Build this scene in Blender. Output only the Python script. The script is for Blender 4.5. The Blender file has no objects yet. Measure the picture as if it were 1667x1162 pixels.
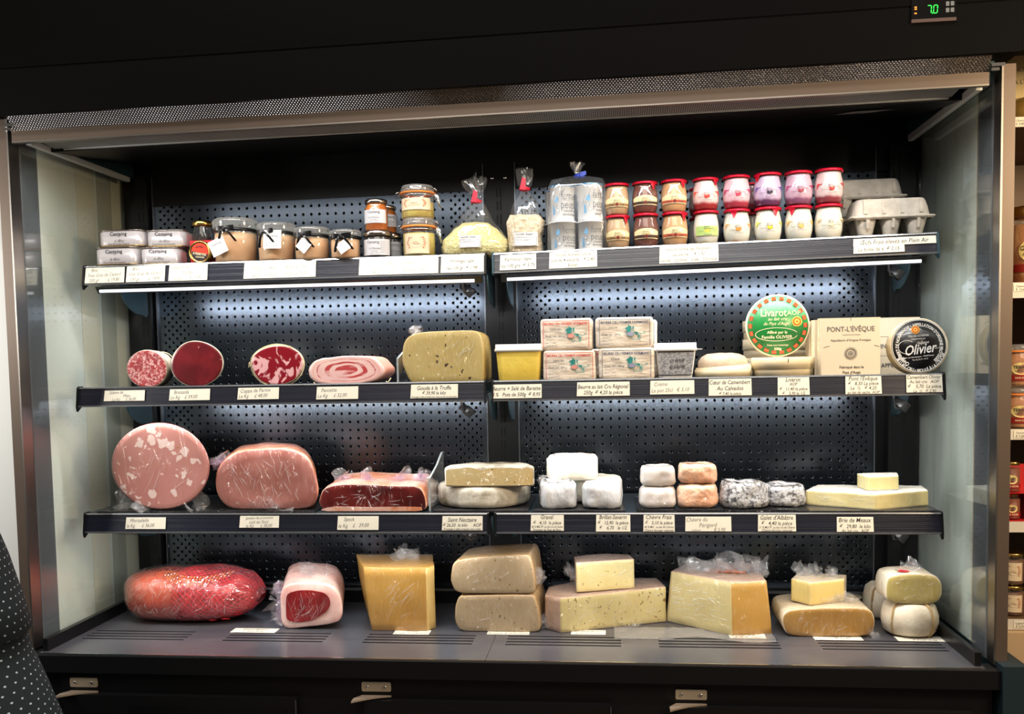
import bpy, math, random
from mathutils import Vector, Matrix, noise
random.seed(7)
D = bpy.data; SC = bpy.context.scene; COL = SC.collection
sin, cos, pi = math.sin, math.cos, math.pi
# ------------------------------------------------------------------ camera, world, lamps
F, CXP, CYP = 1502.67, 833.5, 687.44
CAM = Vector((.2639, -1.974, 0.0))
def _R():
    rx, ry, rz = -.0620, .0185, .10874
    return Matrix.Rotation(rz, 3, 'Z') @ Matrix.Rotation(rx, 3, 'X') @ Matrix.Rotation(ry, 3, 'Y')
RM = _R()
cd = D.cameras.new('camera'); cam = D.objects.new('camera', cd); COL.objects.link(cam)
m3 = Matrix((RM.col[0], RM.col[2], -RM.col[1])).transposed()
cam.matrix_world = Matrix.Translation(CAM) @ m3.to_4x4()
cd.sensor_width = 36; cd.lens = F / 1667 * 36; cd.shift_y = (CYP - 581) / 1667; cd.clip_start = .05
SC.camera = cam
SC.view_settings.view_transform = 'Standard'; SC.view_settings.look = 'None'
SC.view_settings.gamma = 1; SC.view_settings.use_curve_mapping = False
SC.view_settings.exposure = 0.0
w = D.worlds.new('world'); SC.world = w; w.use_nodes = True
w.node_tree.nodes['Background'].inputs[0].default_value = (1.0, .86, .72, 1)
w.node_tree.nodes['Background'].inputs[1].default_value = .08
def area(name, loc, direction, sx, sy, power, color=(1, 1, 1), spread=180):
    l = D.lights.new(name, 'AREA'); l.shape = 'RECTANGLE'; l.size = sx; l.size_y = sy
    l.energy = power; l.color = color; l.spread = math.radians(spread)
    o = D.objects.new(name, l); COL.objects.link(o); o.location = loc
    o.rotation_euler = Vector(direction).to_track_quat('-Z', 'Y').to_euler()
    return o
area('canopy_lamp', (0.0, -.114, .484), (0, .30, -.95), 1.84, .022, 5.2, (1.0, .985, .96), 140)
for k, xx in enumerate((-.47, .49)):
    o = area('shelf_lamp', (xx, .064, .1785 + .0078 * k), (0, .55, -.83), .86, .010, 1.9, (.93, .95, 1.0))
    if k: o.rotation_euler = (Matrix.Rotation(-.0155, 3, 'Y') @ o.rotation_euler.to_matrix()).to_euler()
    for zz, pw_ in ((-.092, 2.2), (-.380, 1.55)): area('shelf_lamp', (xx, .016, zz), (0, .50, -.86), .86, .010, pw_, (1.0, .985, .96))
area('shop_front_fill', (.1, -2.6, 1.7), (0, 1, -.75), 2.4, .8, 22, (1.0, .90, .78))  # warm fill added for the case fronts, standing in for unseen shop lights
area('overhead_fill', (.0, -1.0, 1.75), (0, .42, -1), 2.6, .12, 34, (1.0, .975, .94))  # added overhead fill, evens out the shelf fronts and deck tops
area('left_wall_fill', (-1.9, -.8, .3), (.5, .8, -.3), .4, .4, 7.0, (1.0, .97, .92), 110)  # unseen fill added to brighten the left wall
area('right_shelf_fill', (1.75, -.95, .52), (-.5, .9, -.25), .5, .3, 24.0, (1.0, .76, .48))  # warm fill added out in front to brighten the neighbouring jars

# ------------------------------------------------------------------ image <-> world helpers (camera solved from the case)
RT = RM.transposed()
def ray(px, py): return RM @ Vector(((px - CXP) / F, 1, (CYP - py) / F))
def proj(p):
    q = RT @ (Vector(p) - CAM); return CXP + F * q[0] / q[1], CYP - F * q[2] / q[1]
def wx(px, y, z):
    a = proj((0, y, z))[0]; b = proj((.01, y, z))[0]; x = (px - a) / (b - a) * .01
    for _ in range(3):
        a = proj((x, y, z))[0]; b = proj((x + .001, y, z))[0]; x += (px - a) / (b - a) * .001
    return x
def wz(py, x, y):
    z = 0
    for _ in range(4):
        a = proj((x, y, z))[1]; b = proj((x, y, z + .001))[1]; z += (py - a) / (b - a) * .001
    return z
def span(xl, xr, y, z):
    a, b = wx(xl, y, z), wx(xr, y, z); return (a + b) / 2, b - a
LIPY = {1: .047, 2: 0.0, 3: .004}
def SZ(level, x):                     # height of a shelf's surface
    if level == 1: return .2437 + (.0155 * x if x > 0 else 0)
    if level == 2: return -.0363
    if level == 3: return -.3208
    return -.60
DB = .335                             # back panel
# ------------------------------------------------------------------ materials
MC = {}
def nd(nt, t, **k):
    n = nt.nodes.new(t)
    for a, b in k.items(): setattr(n, a, b)
    return n
def rgba(c): return (c[0], c[1], c[2], 1)
def S(r, g, b):                       # sRGB 0-255 -> linear
    return tuple(((v / 255 + .055) / 1.055) ** 2.4 if v > 10 else v / 255 / 12.92 for v in (r, g, b))
def mat(name, color, rough=.5, metal=0, c2=None, nscale=30, nlo=.4, nhi=.6, ndist=0, stretch=(1, 1, 1), spots=None,
        bump=None, wrap=0, wscale=22, coat=0, crough=.1, sss=0, emit=0, spec=.5, ior=1.5, ramp_z=None, trans=0, seams=None):
    if name in MC: return MC[name]
    m = D.materials.new(name); m.use_nodes = True; nt = m.node_tree; L = nt.links
    b = nt.nodes['Principled BSDF']
    b.inputs['Base Color'].default_value = rgba(color); b.inputs['Roughness'].default_value = rough
    b.inputs['Metallic'].default_value = metal; b.inputs['Specular IOR Level'].default_value = spec; b.inputs['IOR'].default_value = ior
    tc = nd(nt, 'ShaderNodeTexCoord')
    mp = nd(nt, 'ShaderNodeMapping'); mp.inputs['Scale'].default_value = stretch; L.new(tc.outputs['Object'], mp.inputs[0])
    cur = None
    def ramp(fac, lo, hi, a, c):
        r = nd(nt, 'ShaderNodeMapRange'); r.inputs[1].default_value = lo; r.inputs[2].default_value = hi; L.new(fac, r.inputs[0])
        x = nd(nt, 'ShaderNodeMix', data_type='RGBA'); L.new(r.outputs[0], x.inputs[0])
        if isinstance(a, tuple): x.inputs[6].default_value = rgba(a)
        else: L.new(a, x.inputs[6])
        if isinstance(c, tuple): x.inputs[7].default_value = rgba(c)
        else: L.new(c, x.inputs[7])
        return x.outputs[2]
    if c2 is not None:
        n = nd(nt, 'ShaderNodeTexNoise'); n.inputs['Scale'].default_value = nscale; n.inputs['Detail'].default_value = 5
        n.inputs['Distortion'].default_value = ndist; L.new(mp.outputs[0], n.inputs['Vector'])
        cur = ramp(n.outputs['Fac'], nlo, nhi, color, c2)
    if ramp_z:                        # (z0, z1, colour above, noise amount)
        sp = nd(nt, 'ShaderNodeSeparateXYZ'); L.new(tc.outputs['Object'], sp.inputs[0])
        n = nd(nt, 'ShaderNodeTexNoise'); n.inputs['Scale'].default_value = 45; L.new(tc.outputs['Object'], n.inputs['Vector'])
        a = nd(nt, 'ShaderNodeMath', operation='MULTIPLY_ADD'); L.new(n.outputs['Fac'], a.inputs[0]); a.inputs[1].default_value = ramp_z[3]
        L.new(sp.outputs[2], a.inputs[2])
        cur = ramp(a.outputs[0], ramp_z[0], ramp_z[1], cur or color, ramp_z[2])
    for s in (spots or []):           # (scale, threshold, colour, softness)
        v = nd(nt, 'ShaderNodeTexVoronoi'); v.inputs['Scale'].default_value = s[0]
        n = nd(nt, 'ShaderNodeTexNoise'); n.inputs['Scale'].default_value = s[0] * 1.3; L.new(mp.outputs[0], n.inputs['Vector'])
        mx = nd(nt, 'ShaderNodeMix', data_type='VECTOR'); mx.inputs[0].default_value = s[4] if len(s) > 4 else .02
        L.new(mp.outputs[0], mx.inputs[4]); L.new(n.outputs['Color'], mx.inputs[5]); L.new(mx.outputs[1], v.inputs['Vector'])
        sz = nd(nt, 'ShaderNodeSeparateColor'); L.new(v.outputs['Color'], sz.inputs[0])
        mu = nd(nt, 'ShaderNodeMath', operation='MULTIPLY'); L.new(sz.outputs[0], mu.inputs[0]); mu.inputs[1].default_value = s[1]
        sb = nd(nt, 'ShaderNodeMath', operation='SUBTRACT'); L.new(v.outputs['Distance'], sb.inputs[0]); L.new(mu.outputs[0], sb.inputs[1])
        cur = ramp(sb.outputs[0], -s[3], s[3], s[2], cur or color)
    if seams:
        pass
    if cur is not None: L.new(cur, b.inputs['Base Color'])
    if bump:                          # (scale, distance[, stretch])
        n = nd(nt, 'ShaderNodeTexNoise'); n.inputs['Scale'].default_value = bump[0]; n.inputs['Detail'].default_value = 4
        mp2 = nd(nt, 'ShaderNodeMapping'); mp2.inputs['Scale'].default_value = bump[2] if len(bump) > 2 else (1, 1, 1)
        L.new(tc.outputs['Object'], mp2.inputs[0]); L.new(mp2.outputs[0], n.inputs['Vector'])
        bm = nd(nt, 'ShaderNodeBump'); bm.inputs['Strength'].default_value = 1; bm.inputs['Distance'].default_value = bump[1]
        L.new(n.outputs['Fac'], bm.inputs['Height']); L.new(bm.outputs[0], b.inputs['Normal'])
    if wrap or coat:
        b.inputs['Coat Weight'].default_value = wrap or coat; b.inputs['Coat Roughness'].default_value = crough; b.inputs['Coat IOR'].default_value = 1.6
    if wrap:
        mp3 = nd(nt, 'ShaderNodeMapping'); mp3.inputs['Rotation'].default_value = (.2, .55, .1); mp3.inputs['Scale'].default_value = (1, 1, .22)
        L.new(tc.outputs['Object'], mp3.inputs[0])
        n = nd(nt, 'ShaderNodeTexNoise'); n.inputs['Scale'].default_value = wscale * 2.2; n.inputs['Detail'].default_value = 3; n.inputs['Distortion'].default_value = 1.6
        L.new(mp3.outputs[0], n.inputs['Vector'])
        sb = nd(nt, 'ShaderNodeMath', operation='SUBTRACT'); sb.inputs[1].default_value = .5; L.new(n.outputs['Fac'], sb.inputs[0])
        ab = nd(nt, 'ShaderNodeMath', operation='ABSOLUTE'); L.new(sb.outputs[0], ab.inputs[0])
        pw = nd(nt, 'ShaderNodeMath', operation='POWER'); pw.inputs[1].default_value = .6; L.new(ab.outputs[0], pw.inputs[0])
        bm = nd(nt, 'ShaderNodeBump'); bm.inputs['Strength'].default_value = 1; bm.inputs['Distance'].default_value = .016; bm.invert = True
        L.new(pw.outputs[0], bm.inputs['Height']); L.new(bm.outputs[0], b.inputs['Coat Normal'])
    if sss:
        b.inputs['Subsurface Weight'].default_value = sss; b.inputs['Subsurface Radius'].default_value = (.008, .005, .003); b.inputs['Subsurface Scale'].default_value = 1
    if emit: b.inputs['Emission Color'].default_value = rgba(color); b.inputs['Emission Strength'].default_value = emit
    MC[name] = m; return m
def film(name, tint=(1, 1, 1), rough=.08, bump=.004, bscale=30, milk=.06, stretch=(1, 1, 1), gl=(1, 1, 1)):
    if name in MC: return MC[name]
    m = D.materials.new(name); m.use_nodes = True; nt = m.node_tree; L = nt.links; nt.nodes.clear()
    o = nd(nt, 'ShaderNodeOutputMaterial'); t = nd(nt, 'ShaderNodeBsdfTransparent'); t.inputs[0].default_value = rgba(tint)
    g = nd(nt, 'ShaderNodeBsdfGlossy'); g.inputs['Roughness'].default_value = rough; g.inputs[0].default_value = rgba(gl)
    d = nd(nt, 'ShaderNodeBsdfDiffuse'); d.inputs[0].default_value = (.9, .9, .9, 1)
    f0 = nd(nt, 'ShaderNodeLayerWeight'); f0.inputs['Blend'].default_value = .5
    pw = nd(nt, 'ShaderNodeMath', operation='POWER'); pw.inputs[1].default_value = 4.2; L.new(f0.outputs['Facing'], pw.inputs[0])
    f = nd(nt, 'ShaderNodeMath', operation='MULTIPLY_ADD'); f.inputs[1].default_value = .85; f.inputs[2].default_value = .06; L.new(pw.outputs[0], f.inputs[0])
    a = nd(nt, 'ShaderNodeMixShader'); c = nd(nt, 'ShaderNodeMixShader'); c.inputs[0].default_value = milk
    L.new(f.outputs[0], a.inputs[0]); L.new(t.outputs[0], a.inputs[1]); L.new(g.outputs[0], a.inputs[2])
    L.new(a.outputs[0], c.inputs[1]); L.new(d.outputs[0], c.inputs[2]); L.new(c.outputs[0], o.inputs[0])
    if bump:
        tc = nd(nt, 'ShaderNodeTexCoord'); mp = nd(nt, 'ShaderNodeMapping'); mp.inputs['Scale'].default_value = stretch
        n = nd(nt, 'ShaderNodeTexNoise'); n.inputs['Scale'].default_value = bscale; n.inputs['Detail'].default_value = 3; n.inputs['Distortion'].default_value = 1
        bm = nd(nt, 'ShaderNodeBump'); bm.inputs['Distance'].default_value = bump; bm.inputs['Strength'].default_value = 1
        L.new(tc.outputs['Object'], mp.inputs[0]); L.new(mp.outputs[0], n.inputs['Vector']); L.new(n.outputs['Fac'], bm.inputs['Height'])
        L.new(bm.outputs[0], g.inputs['Normal']); L.new(bm.outputs[0], f0.inputs['Normal'])
    MC[name] = m; return m
# expression helper for the perforated sheet and similar
class X:
    nt = None
    def __init__(s, o): s.o = o
    @staticmethod
    def op(op, *a):
        n = X.nt.nodes.new('ShaderNodeMath'); n.operation = op
        for i, v in enumerate(a):
            if isinstance(v, X): X.nt.links.new(v.o, n.inputs[i])
            else: n.inputs[i].default_value = v
        return X(n.outputs[0])
    def __add__(s, b): return X.op('ADD', s, b)
    def __sub__(s, b): return X.op('SUBTRACT', s, b)
    def __mul__(s, b): return X.op('MULTIPLY', s, b)
    def __truediv__(s, b): return X.op('DIVIDE', s, b)
def perforated():
    m = D.materials.new('perforated_metal'); m.use_nodes = True; nt = m.node_tree; L = nt.links; X.nt = nt
    b = nt.nodes['Principled BSDF']; tc = nd(nt, 'ShaderNodeTexCoord'); sp = nd(nt, 'ShaderNodeSeparateXYZ'); L.new(tc.outputs['Object'], sp.inputs[0])
    x, z = X(sp.outputs[0]), X(sp.outputs[2]); s = .0212; r = .0027
    def dist(ox, oz):
        u = X.op('FRACT', (x / s) + ox) - .5; v = X.op('FRACT', (z / s) + oz) - .5
        return X.op('SQRT', (u * u) + (v * v)) * s
    d1 = dist(10.0, 40.0); d2 = dist(10.5, 40.5)
    edge = X.op('GREATER_THAN', X.op('ABSOLUTE', x), .431 - .088)       # staggered holes near both edges of a panel
    d2 = d2 + (X.op('SUBTRACT', 1.0, edge) * 1.0)
    d = X.op('MINIMUM', d1, d2)
    inside = X.op('LESS_THAN', X.op('ABSOLUTE', x), .431 - .012)
    d = d + (X.op('SUBTRACT', 1.0, inside) * 1.0)
    hole = X.op('LESS_THAN', d, r)
    mx = nd(nt, 'ShaderNodeMix', data_type='RGBA'); L.new(hole.o, mx.inputs[0])
    n = nd(nt, 'ShaderNodeTexNoise'); n.inputs['Scale'].default_value = 3; L.new(tc.outputs['Object'], n.inputs['Vector'])
    mc = nd(nt, 'ShaderNodeMix', data_type='RGBA'); L.new(n.outputs['Fac'], mc.inputs[0])
    mc.inputs[6].default_value = (.078, .094, .115, 1); mc.inputs[7].default_value = (.088, .104, .126, 1)
    L.new(mc.outputs[2], mx.inputs[6]); mx.inputs[7].default_value = (.0008, .0008, .0008, 1); L.new(mx.outputs[2], b.inputs['Base Color'])
    b.inputs['Metallic'].default_value = 1
    ro = (hole * .6) + .23; L.new(ro.o, b.inputs['Roughness'])
    rim = nd(nt, 'ShaderNodeMapRange'); rim.interpolation_type = 'SMOOTHSTEP'; rim.inputs[1].default_value = r * .9; rim.inputs[2].default_value = r * 1.45; L.new(d.o, rim.inputs[0])
    wv = nd(nt, 'ShaderNodeTexNoise'); wv.inputs['Scale'].default_value = 9; L.new(tc.outputs['Object'], wv.inputs['Vector'])
    h = X(rim.outputs[0]) * 1.0 + X(wv.outputs['Fac']) * .05
    bm = nd(nt, 'ShaderNodeBump'); bm.inputs['Distance'].default_value = .0008; bm.inputs['Strength'].default_value = .8
    L.new(h.o, bm.inputs['Height']); L.new(bm.outputs[0], b.inputs['Normal'])
    return m
def gridmat(name, kind):
    m = D.materials.new(name); m.use_nodes = True; nt = m.node_tree; L = nt.links; X.nt = nt
    b = nt.nodes['Principled BSDF']; tc = nd(nt, 'ShaderNodeTexCoord'); sp = nd(nt, 'ShaderNodeSeparateXYZ'); L.new(tc.outputs['Object'], sp.inputs[0])
    x, y, z = X(sp.outputs[0]), X(sp.outputs[1]), X(sp.outputs[2])
    if kind == 'prism':
        s = .0062
        u = X.op('PINGPONG', x + z, s / 2) ; v = X.op('PINGPONG', x - z, s / 2)
        h = X.op('MINIMUM', u, v)
        bm = nd(nt, 'ShaderNodeBump'); bm.inputs['Distance'].default_value = 1.4; bm.inputs['Strength'].default_value = 1
        L.new(h.o, bm.inputs['Height']); L.new(bm.outputs[0], b.inputs['Normal'])
        b.inputs['Base Color'].default_value = (.55, .5, .46, 1); b.inputs['Metallic'].default_value = .9; b.inputs['Roughness'].default_value = .18
        dot = X.op('GREATER_THAN', h, s * .36)
        nz = nd(nt, 'ShaderNodeTexNoise'); nz.inputs['Scale'].default_value = 2.5; L.new(tc.outputs['Object'], nz.inputs['Vector'])
        lit = dot * X.op('MAXIMUM', (X(nz.outputs['Fac']) - .3) * 6.0, 0.0)
        b.inputs['Emission Color'].default_value = (.93, .9, 1, 1); L.new(lit.o, b.inputs['Emission Strength'])
    else:
        s = .0045
        u = X.op('FRACT', (x / s) + 500.0) ; v = X.op('FRACT', (y / s) + 500.0)
        hole = X.op('MULTIPLY', X.op('GREATER_THAN', u, .38), X.op('GREATER_THAN', v, .2))
        mx = nd(nt, 'ShaderNodeMix', data_type='RGBA'); L.new(hole.o, mx.inputs[0]); mx.inputs[6].default_value = (.28, .28, .28, 1); mx.inputs[7].default_value = (.006, .006, .006, 1)
        L.new(mx.outputs[2], b.inputs['Base Color']); b.inputs['Roughness'].default_value = .45
    MC[name] = m; return m
PERF = perforated(); PRISM = gridmat('prismatic_diffuser', 'prism'); GRILLE = gridmat('honeycomb_grille', 'grille')
black = mat('black_paint', S(15, 16, 18), .35, c2=S(12, 13, 15), nscale=4, spec=.35)
blackg = mat('black_glass', S(12, 11, 11), .6, spec=.03)
fascia = mat('dark_fascia', S(16, 16, 18), .4, spec=.35)
teal = mat('dark_teal_paint', S(48, 74, 82), .38, metal=.3)
rail = mat('navy_ticket_rail', S(14, 18, 34), .32, coat=.5, crough=.22, bump=(60, .0006, (.02, 1, 9)))
clearb = mat('clear_rail_edge', S(150, 152, 155), .25, metal=.8)
alu = mat('brushed_aluminium', S(170, 163, 156), .32, metal=1, bump=(200, .0002, (.02, 1, 1)))
alud = mat('satin_bronze_aluminium', S(104, 90, 79), .42, metal=.45)
chrome = mat('bright_metal', (.75, .75, .75), .16, metal=1)
deckm = mat('dark_steel_deck', S(112, 112, 118), .3, metal=.6, c2=S(98, 98, 106), nscale=6, bump=(5, .0015))
slate = mat('slate', S(28, 29, 32), .4, c2=S(48, 48, 52), nscale=40, bump=(60, .002), coat=.3)
whiteb = mat('white_board', S(226, 229, 222), .5, c2=S(216, 220, 212), nscale=5, nlo=.3, nhi=.7)
beigeb = mat('beige_board', S(220, 216, 198), .5); oliveb = mat('pale_olive_board', S(180, 182, 170), .5)
tan = mat('tan_edge', S(190, 165, 138), .5)
greyband = mat('grey_printed_band', S(98, 101, 106), .25)
paper = mat('card_paper', S(232, 226, 208), .5, coat=.15)
ink = mat('black_ink', S(30, 28, 30), .6); inkg = mat('grey_ink', S(90, 88, 90), .6); inkblue = mat('blue_ink', S(48, 58, 110), .6)
white = mat('white_card', S(235, 235, 235), .4); whitep = mat('white_paint', S(225, 225, 222), .35)
GL = film('clear_glass', (.97, .985, .975), .02, 0, milk=.0)
JG = film('jar_glass', (.96, .97, .96), .04, .0012, 25, milk=.02)
ACR = film('acrylic', (.93, .95, .95), .03, 0, milk=.04)
FILM = film('cling_film', (.985, .985, .99), .1, .012, 55, milk=.06)
BAG = film('bag_film', (.985, .985, .985), .07, .006, 28, milk=.03, stretch=(1, 1, .35))
FILMP = film('violet_cling_film', (.93, .86, .95), .1, .012, 50, milk=.08)
CREASE = film('film_fold', (1, 1, 1), .22, 0, milk=.28)
# ------------------------------------------------------------------ mesh builder
def smooth_poly(pts, n=48, it=2, rc=.006):
    p = [Vector(q) for q in pts]
    for k_ in range(it):
        q = []
        for i in range(len(p)):
            a, b = p[i], p[(i + 1) % len(p)]; f = .25 if k_ else min(.3, rc / max((b - a).length, 1e-6))
            q += [a.lerp(b, f), a.lerp(b, 1 - f)]
        p = q
    ls = [(p[(i + 1) % len(p)] - p[i]).length for i in range(len(p))]; T = sum(ls); out = []; i = 0; acc = 0
    for k in range(n):
        t = T * k / n
        while acc + ls[i] < t and i < len(p) - 1: acc += ls[i]; i += 1
        out.append(p[i].lerp(p[(i + 1) % len(p)], (t - acc) / max(ls[i], 1e-9)))
    return [(v.x, v.y) for v in out]
def rrect(w, h, r, seg=5):
    o = []
    for cx, cy, a0 in ((w / 2 - r, h / 2 - r, 0), (-w / 2 + r, h / 2 - r, 90), (-w / 2 + r, -h / 2 + r, 180), (w / 2 - r, -h / 2 + r, 270)):
        for k in range(seg + 1):
            a = math.radians(a0 + 90 * k / seg); o.append((cx + r * cos(a), cy + r * sin(a)))
    return o
def ell(a, b=None, n=40): b = b or a; return [(a * cos(2 * pi * k / n), b * sin(2 * pi * k / n)) for k in range(n)]
class MB:
    def __init__(s): s.v = []; s.f = []; s.m = []; s.s = []; s.mats = []
    def mi(s, m):
        if m not in s.mats: s.mats.append(m)
        return s.mats.index(m)
    def add(s, vs, fs, m, smooth=True):
        o = len(s.v); s.v += [tuple(v) for v in vs]; i = s.mi(m)
        for f in fs: s.f.append(tuple(o + k for k in f)); s.m.append(i); s.s.append(smooth)
        return s
    def box(s, x0, x1, y0, y1, z0, z1, m):
        vs = [(x, y, z) for z in (z0, z1) for y in (y0, y1) for x in (x0, x1)]
        return s.add(vs, [(0, 2, 3, 1), (4, 5, 7, 6), (0, 1, 5, 4), (2, 6, 7, 3), (0, 4, 6, 2), (1, 3, 7, 5)], m, False)
    def rbox(s, cx, cy, z0, w, d, h, r, m, axis='z'):
        """rounded box standing at z0"""
        e = min(r, h * .45)
        prof = [(0, 0), (-e, 0), (-e * .3, e * .3), (0, e), (0, h - e), (-e * .3, h - e * .3), (-e, h), (None, h)]
        return s.sweepabs(rrect(w, d, r), prof, m, (cx, cy, z0))
    def sweepabs(s, out, prof, m, loc=(0, 0, 0)):
        rm = sum(math.hypot(*p) for p in out) / len(out)
        pr = []
        for k, (e, t) in enumerate(prof):
            if e is None or k == 0: pr.append((0, t))
            else: pr.append((1 + e / rm, t))
        return s.sweep(out, pr, m, 'z', loc)
    def sweep(s, out, prof, m, axis='z', loc=(0, 0, 0), mats=None, fn=None, shift=(0, 0)):
        """outline swept through rings (scale, t); mats[i] = material of band i; fn(v)->v displaces"""
        if axis == 'y': prof = prof
        n = len(out); vs = []; rings = []; X0, Y0, Z0 = loc
        for (sc, t) in prof:
            if sc == 0:
                pts = [(shift[0], shift[1])]
            else: pts = [(x * sc + shift[0] * (1 - sc), y * sc + shift[1] * (1 - sc)) for x, y in out]
            rings.append((len(vs), len(pts)))
            for a, b in pts:
                p = Vector((a, b, t)) if axis == 'z' else (Vector((a, t, b)) if axis == 'y' else Vector((t, a, b)))
                if fn: p = fn(p)
                vs.append((p[0] + X0, p[1] + Y0, p[2] + Z0))
        groups = {}
        flip = axis == 'y'
        for i in range(len(prof) - 1):
            (a, na), (b, nb) = rings[i], rings[i + 1]; fs = []
            for k in range(n):
                k2 = (k + 1) % n
                if na == 1 and nb == 1: continue
                if na == 1: f = (a, b + k2, b + k)
                elif nb == 1: f = (a + k, a + k2, b)
                else: f = (a + k, a + k2, b + k2, b + k)
                fs.append(f[::-1] if flip else f)
            groups.setdefault(id(mats[i]) if mats else 0, [mats[i] if mats else m, []])[1].extend(fs)
        o = len(s.v); s.v += vs
        for mm, fs in groups.values():
            i = s.mi(mm)
            for f in fs: s.f.append(tuple(o + k for k in f)); s.m.append(i); s.s.append(True)
        return s
    def lathe(s, prof, m, loc=(0, 0, 0), n=36, mats=None, axis='z', fn=None):
        return s.sweep([(cos(2 * pi * k / n), sin(2 * pi * k / n)) for k in range(n)], prof, m, axis, loc, mats, fn)
    def tube(s, pts, r, m, n=6, closed=False):
        P = [Vector(p) for p in pts]; vs = []; N = len(P)
        for i, p in enumerate(P):
            a = P[(i - 1) % N] if (closed or i) else p; b = P[(i + 1) % N] if (closed or i < N - 1) else p
            d = (b - a).normalized(); u = d.cross(Vector((0, 0, 1)))
            if u.length < .1: u = d.cross(Vector((1, 0, 0)))
            u.normalize(); v = d.cross(u)
            for k in range(n): vs.append(p + (u * cos(2 * pi * k / n) + v * sin(2 * pi * k / n)) * r)
        fs = [(i * n + k, ((i + 1) % N) * n + k, ((i + 1) % N) * n + (k + 1) % n, i * n + (k + 1) % n) for i in range(N if closed else N - 1) for k in range(n)]
        if not closed: fs += [tuple(range(n)), tuple((N - 1) * n + k for k in reversed(range(n)))]
        return s.add(vs, fs, m)
    def exx(s, poly, x0, x1, m, smooth=False):       # polygon in (y,z) extruded along x
        n = len(poly); vs = [(x0, y, z) for y, z in poly] + [(x1, y, z) for y, z in poly]
        return s.add(vs, [(k, (k + 1) % n, n + (k + 1) % n, n + k) for k in range(n)] + [tuple(reversed(range(n))), tuple(n + k for k in range(n))], m, smooth)
    def exy(s, poly, y0, y1, m, smooth=False):       # polygon in (x,z) extruded along y
        n = len(poly); vs = [(x, y0, z) for x, z in poly] + [(x, y1, z) for x, z in poly]
        return s.add(vs, [(k, (k + 1) % n, n + (k + 1) % n, n + k) for k in range(n)] + [tuple(range(n)), tuple(n + k for k in reversed(range(n)))], m, smooth)
    def exz(s, poly, z0, z1, m, smooth=False):
        n = len(poly); vs = [(x, y, z0) for x, y in poly] + [(x, y, z1) for x, y in poly]
        return s.add(vs, [(k, (k + 1) % n, n + (k + 1) % n, n + k) for k in range(n)] + [tuple(reversed(range(n))), tuple(n + k for k in range(n))], m, smooth)
    def flat(s, poly, mp, m):                        # flat printed shape through a mapping
        return s.add([mp(a, b) for a, b in poly], [tuple(range(len(poly)))], m, False)
    def noise(s, amp, sc, seed=0, keep=None):
        for i, v in enumerate(s.v):
            V = Vector(v); d = noise.noise_vector(V * sc + Vector((seed, seed * 1.7, 3))) * amp
            if keep: d *= keep(V)
            s.v[i] = tuple(V + d)
        return s
    def warp(s, fn):
        s.v = [tuple(fn(Vector(v))) for v in s.v]; return s
    def obj(s, name, parent=None, loc=(0, 0, 0), rot=(0, 0, 0), label=None):
        me = D.meshes.new(name); me.from_pydata(s.v, [], s.f)
        for m in s.mats: me.materials.append(m)
        me.polygons.foreach_set('material_index', s.m); me.polygons.foreach_set('use_smooth', s.s); me.update()
        o = D.objects.new(name, me); COL.objects.link(o); o.location = loc; o.rotation_euler = rot
        if parent: o.parent = parent
        if label: o['label'] = label
        return o
def tag(o, label, cat, group=None):
    o['label'] = label; o['category'] = cat
    if group: o['group'] = group
    return o
def thing(name, label, cat, loc=(0, 0, 0), rz=0, group=None):
    o = D.objects.new(name, None); COL.objects.link(o); o.location = loc; o.rotation_euler = (0, 0, rz); o.empty_display_size = .02
    return tag(o, label, cat, group)
def struct(o): o['kind'] = 'structure'; return o
TC = {}
def text_geo(t, shear, off):
    k = (t, shear, off)
    if k in TC: return TC[k]
    c = D.curves.new('t', 'FONT'); c.body = t; c.size = 1; c.shear = shear; c.offset = off; c.resolution_u = 2; c.fill_mode = 'FRONT'
    o = D.objects.new('t', c); me = o.to_mesh()
    vs = [(v.co.x, v.co.y) for v in me.vertices]; fs = [tuple(p.vertices) for p in me.polygons]
    o.to_mesh_clear(); D.objects.remove(o); D.curves.remove(c)
    TC[k] = (vs, fs); return TC[k]
def text(mb, t, size, mp, m, align='C', shear=0, off=0, sx=1, fit=None):
    vs, fs = text_geo(t, shear, off)
    if not vs: return
    x0 = min(v[0] for v in vs); x1 = max(v[0] for v in vs); ww = (x1 - x0) * size * sx
    k = sx * (fit / ww if fit and ww > fit else 1)
    a = {'C': (x0 + x1) / 2, 'L': x0, 'R': x1}[align]
    mb.add([mp((v[0] - a) * size * k, (v[1] - .35) * size) for v in vs], fs, m, False)
def plane(o, ex=(1, 0, 0), ez=(0, 0, 1)):
    O, A, B = Vector(o), Vector(ex), Vector(ez)
    return lambda u, v: O + A * u + B * v
def at(mp, u0, v0, ang=0):
    c, s_ = cos(ang), sin(ang)
    return lambda u, v: mp(u0 + u * c - v * s_, v0 + u * s_ + v * c)
def arc(mp, cx, cy, R, a0, inward=False):           # text around a circle; a0 = angle of its middle
    if inward: return lambda u, v: mp(cx + (R - v) * cos(a0 + u / R), cy + (R - v) * sin(a0 + u / R))
    return lambda u, v: mp(cx + (R + v) * cos(a0 - u / R), cy + (R + v) * sin(a0 - u / R))
def cyl(R, zc, off=0, a0=-pi / 2, rf=None):         # map onto an upright round wall facing the front
    def f(u, v):
        r = (rf(zc + v) if rf else R) + off; a = a0 + u / R
        return Vector((r * cos(a), r * sin(a), zc + v))
    return f
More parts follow.
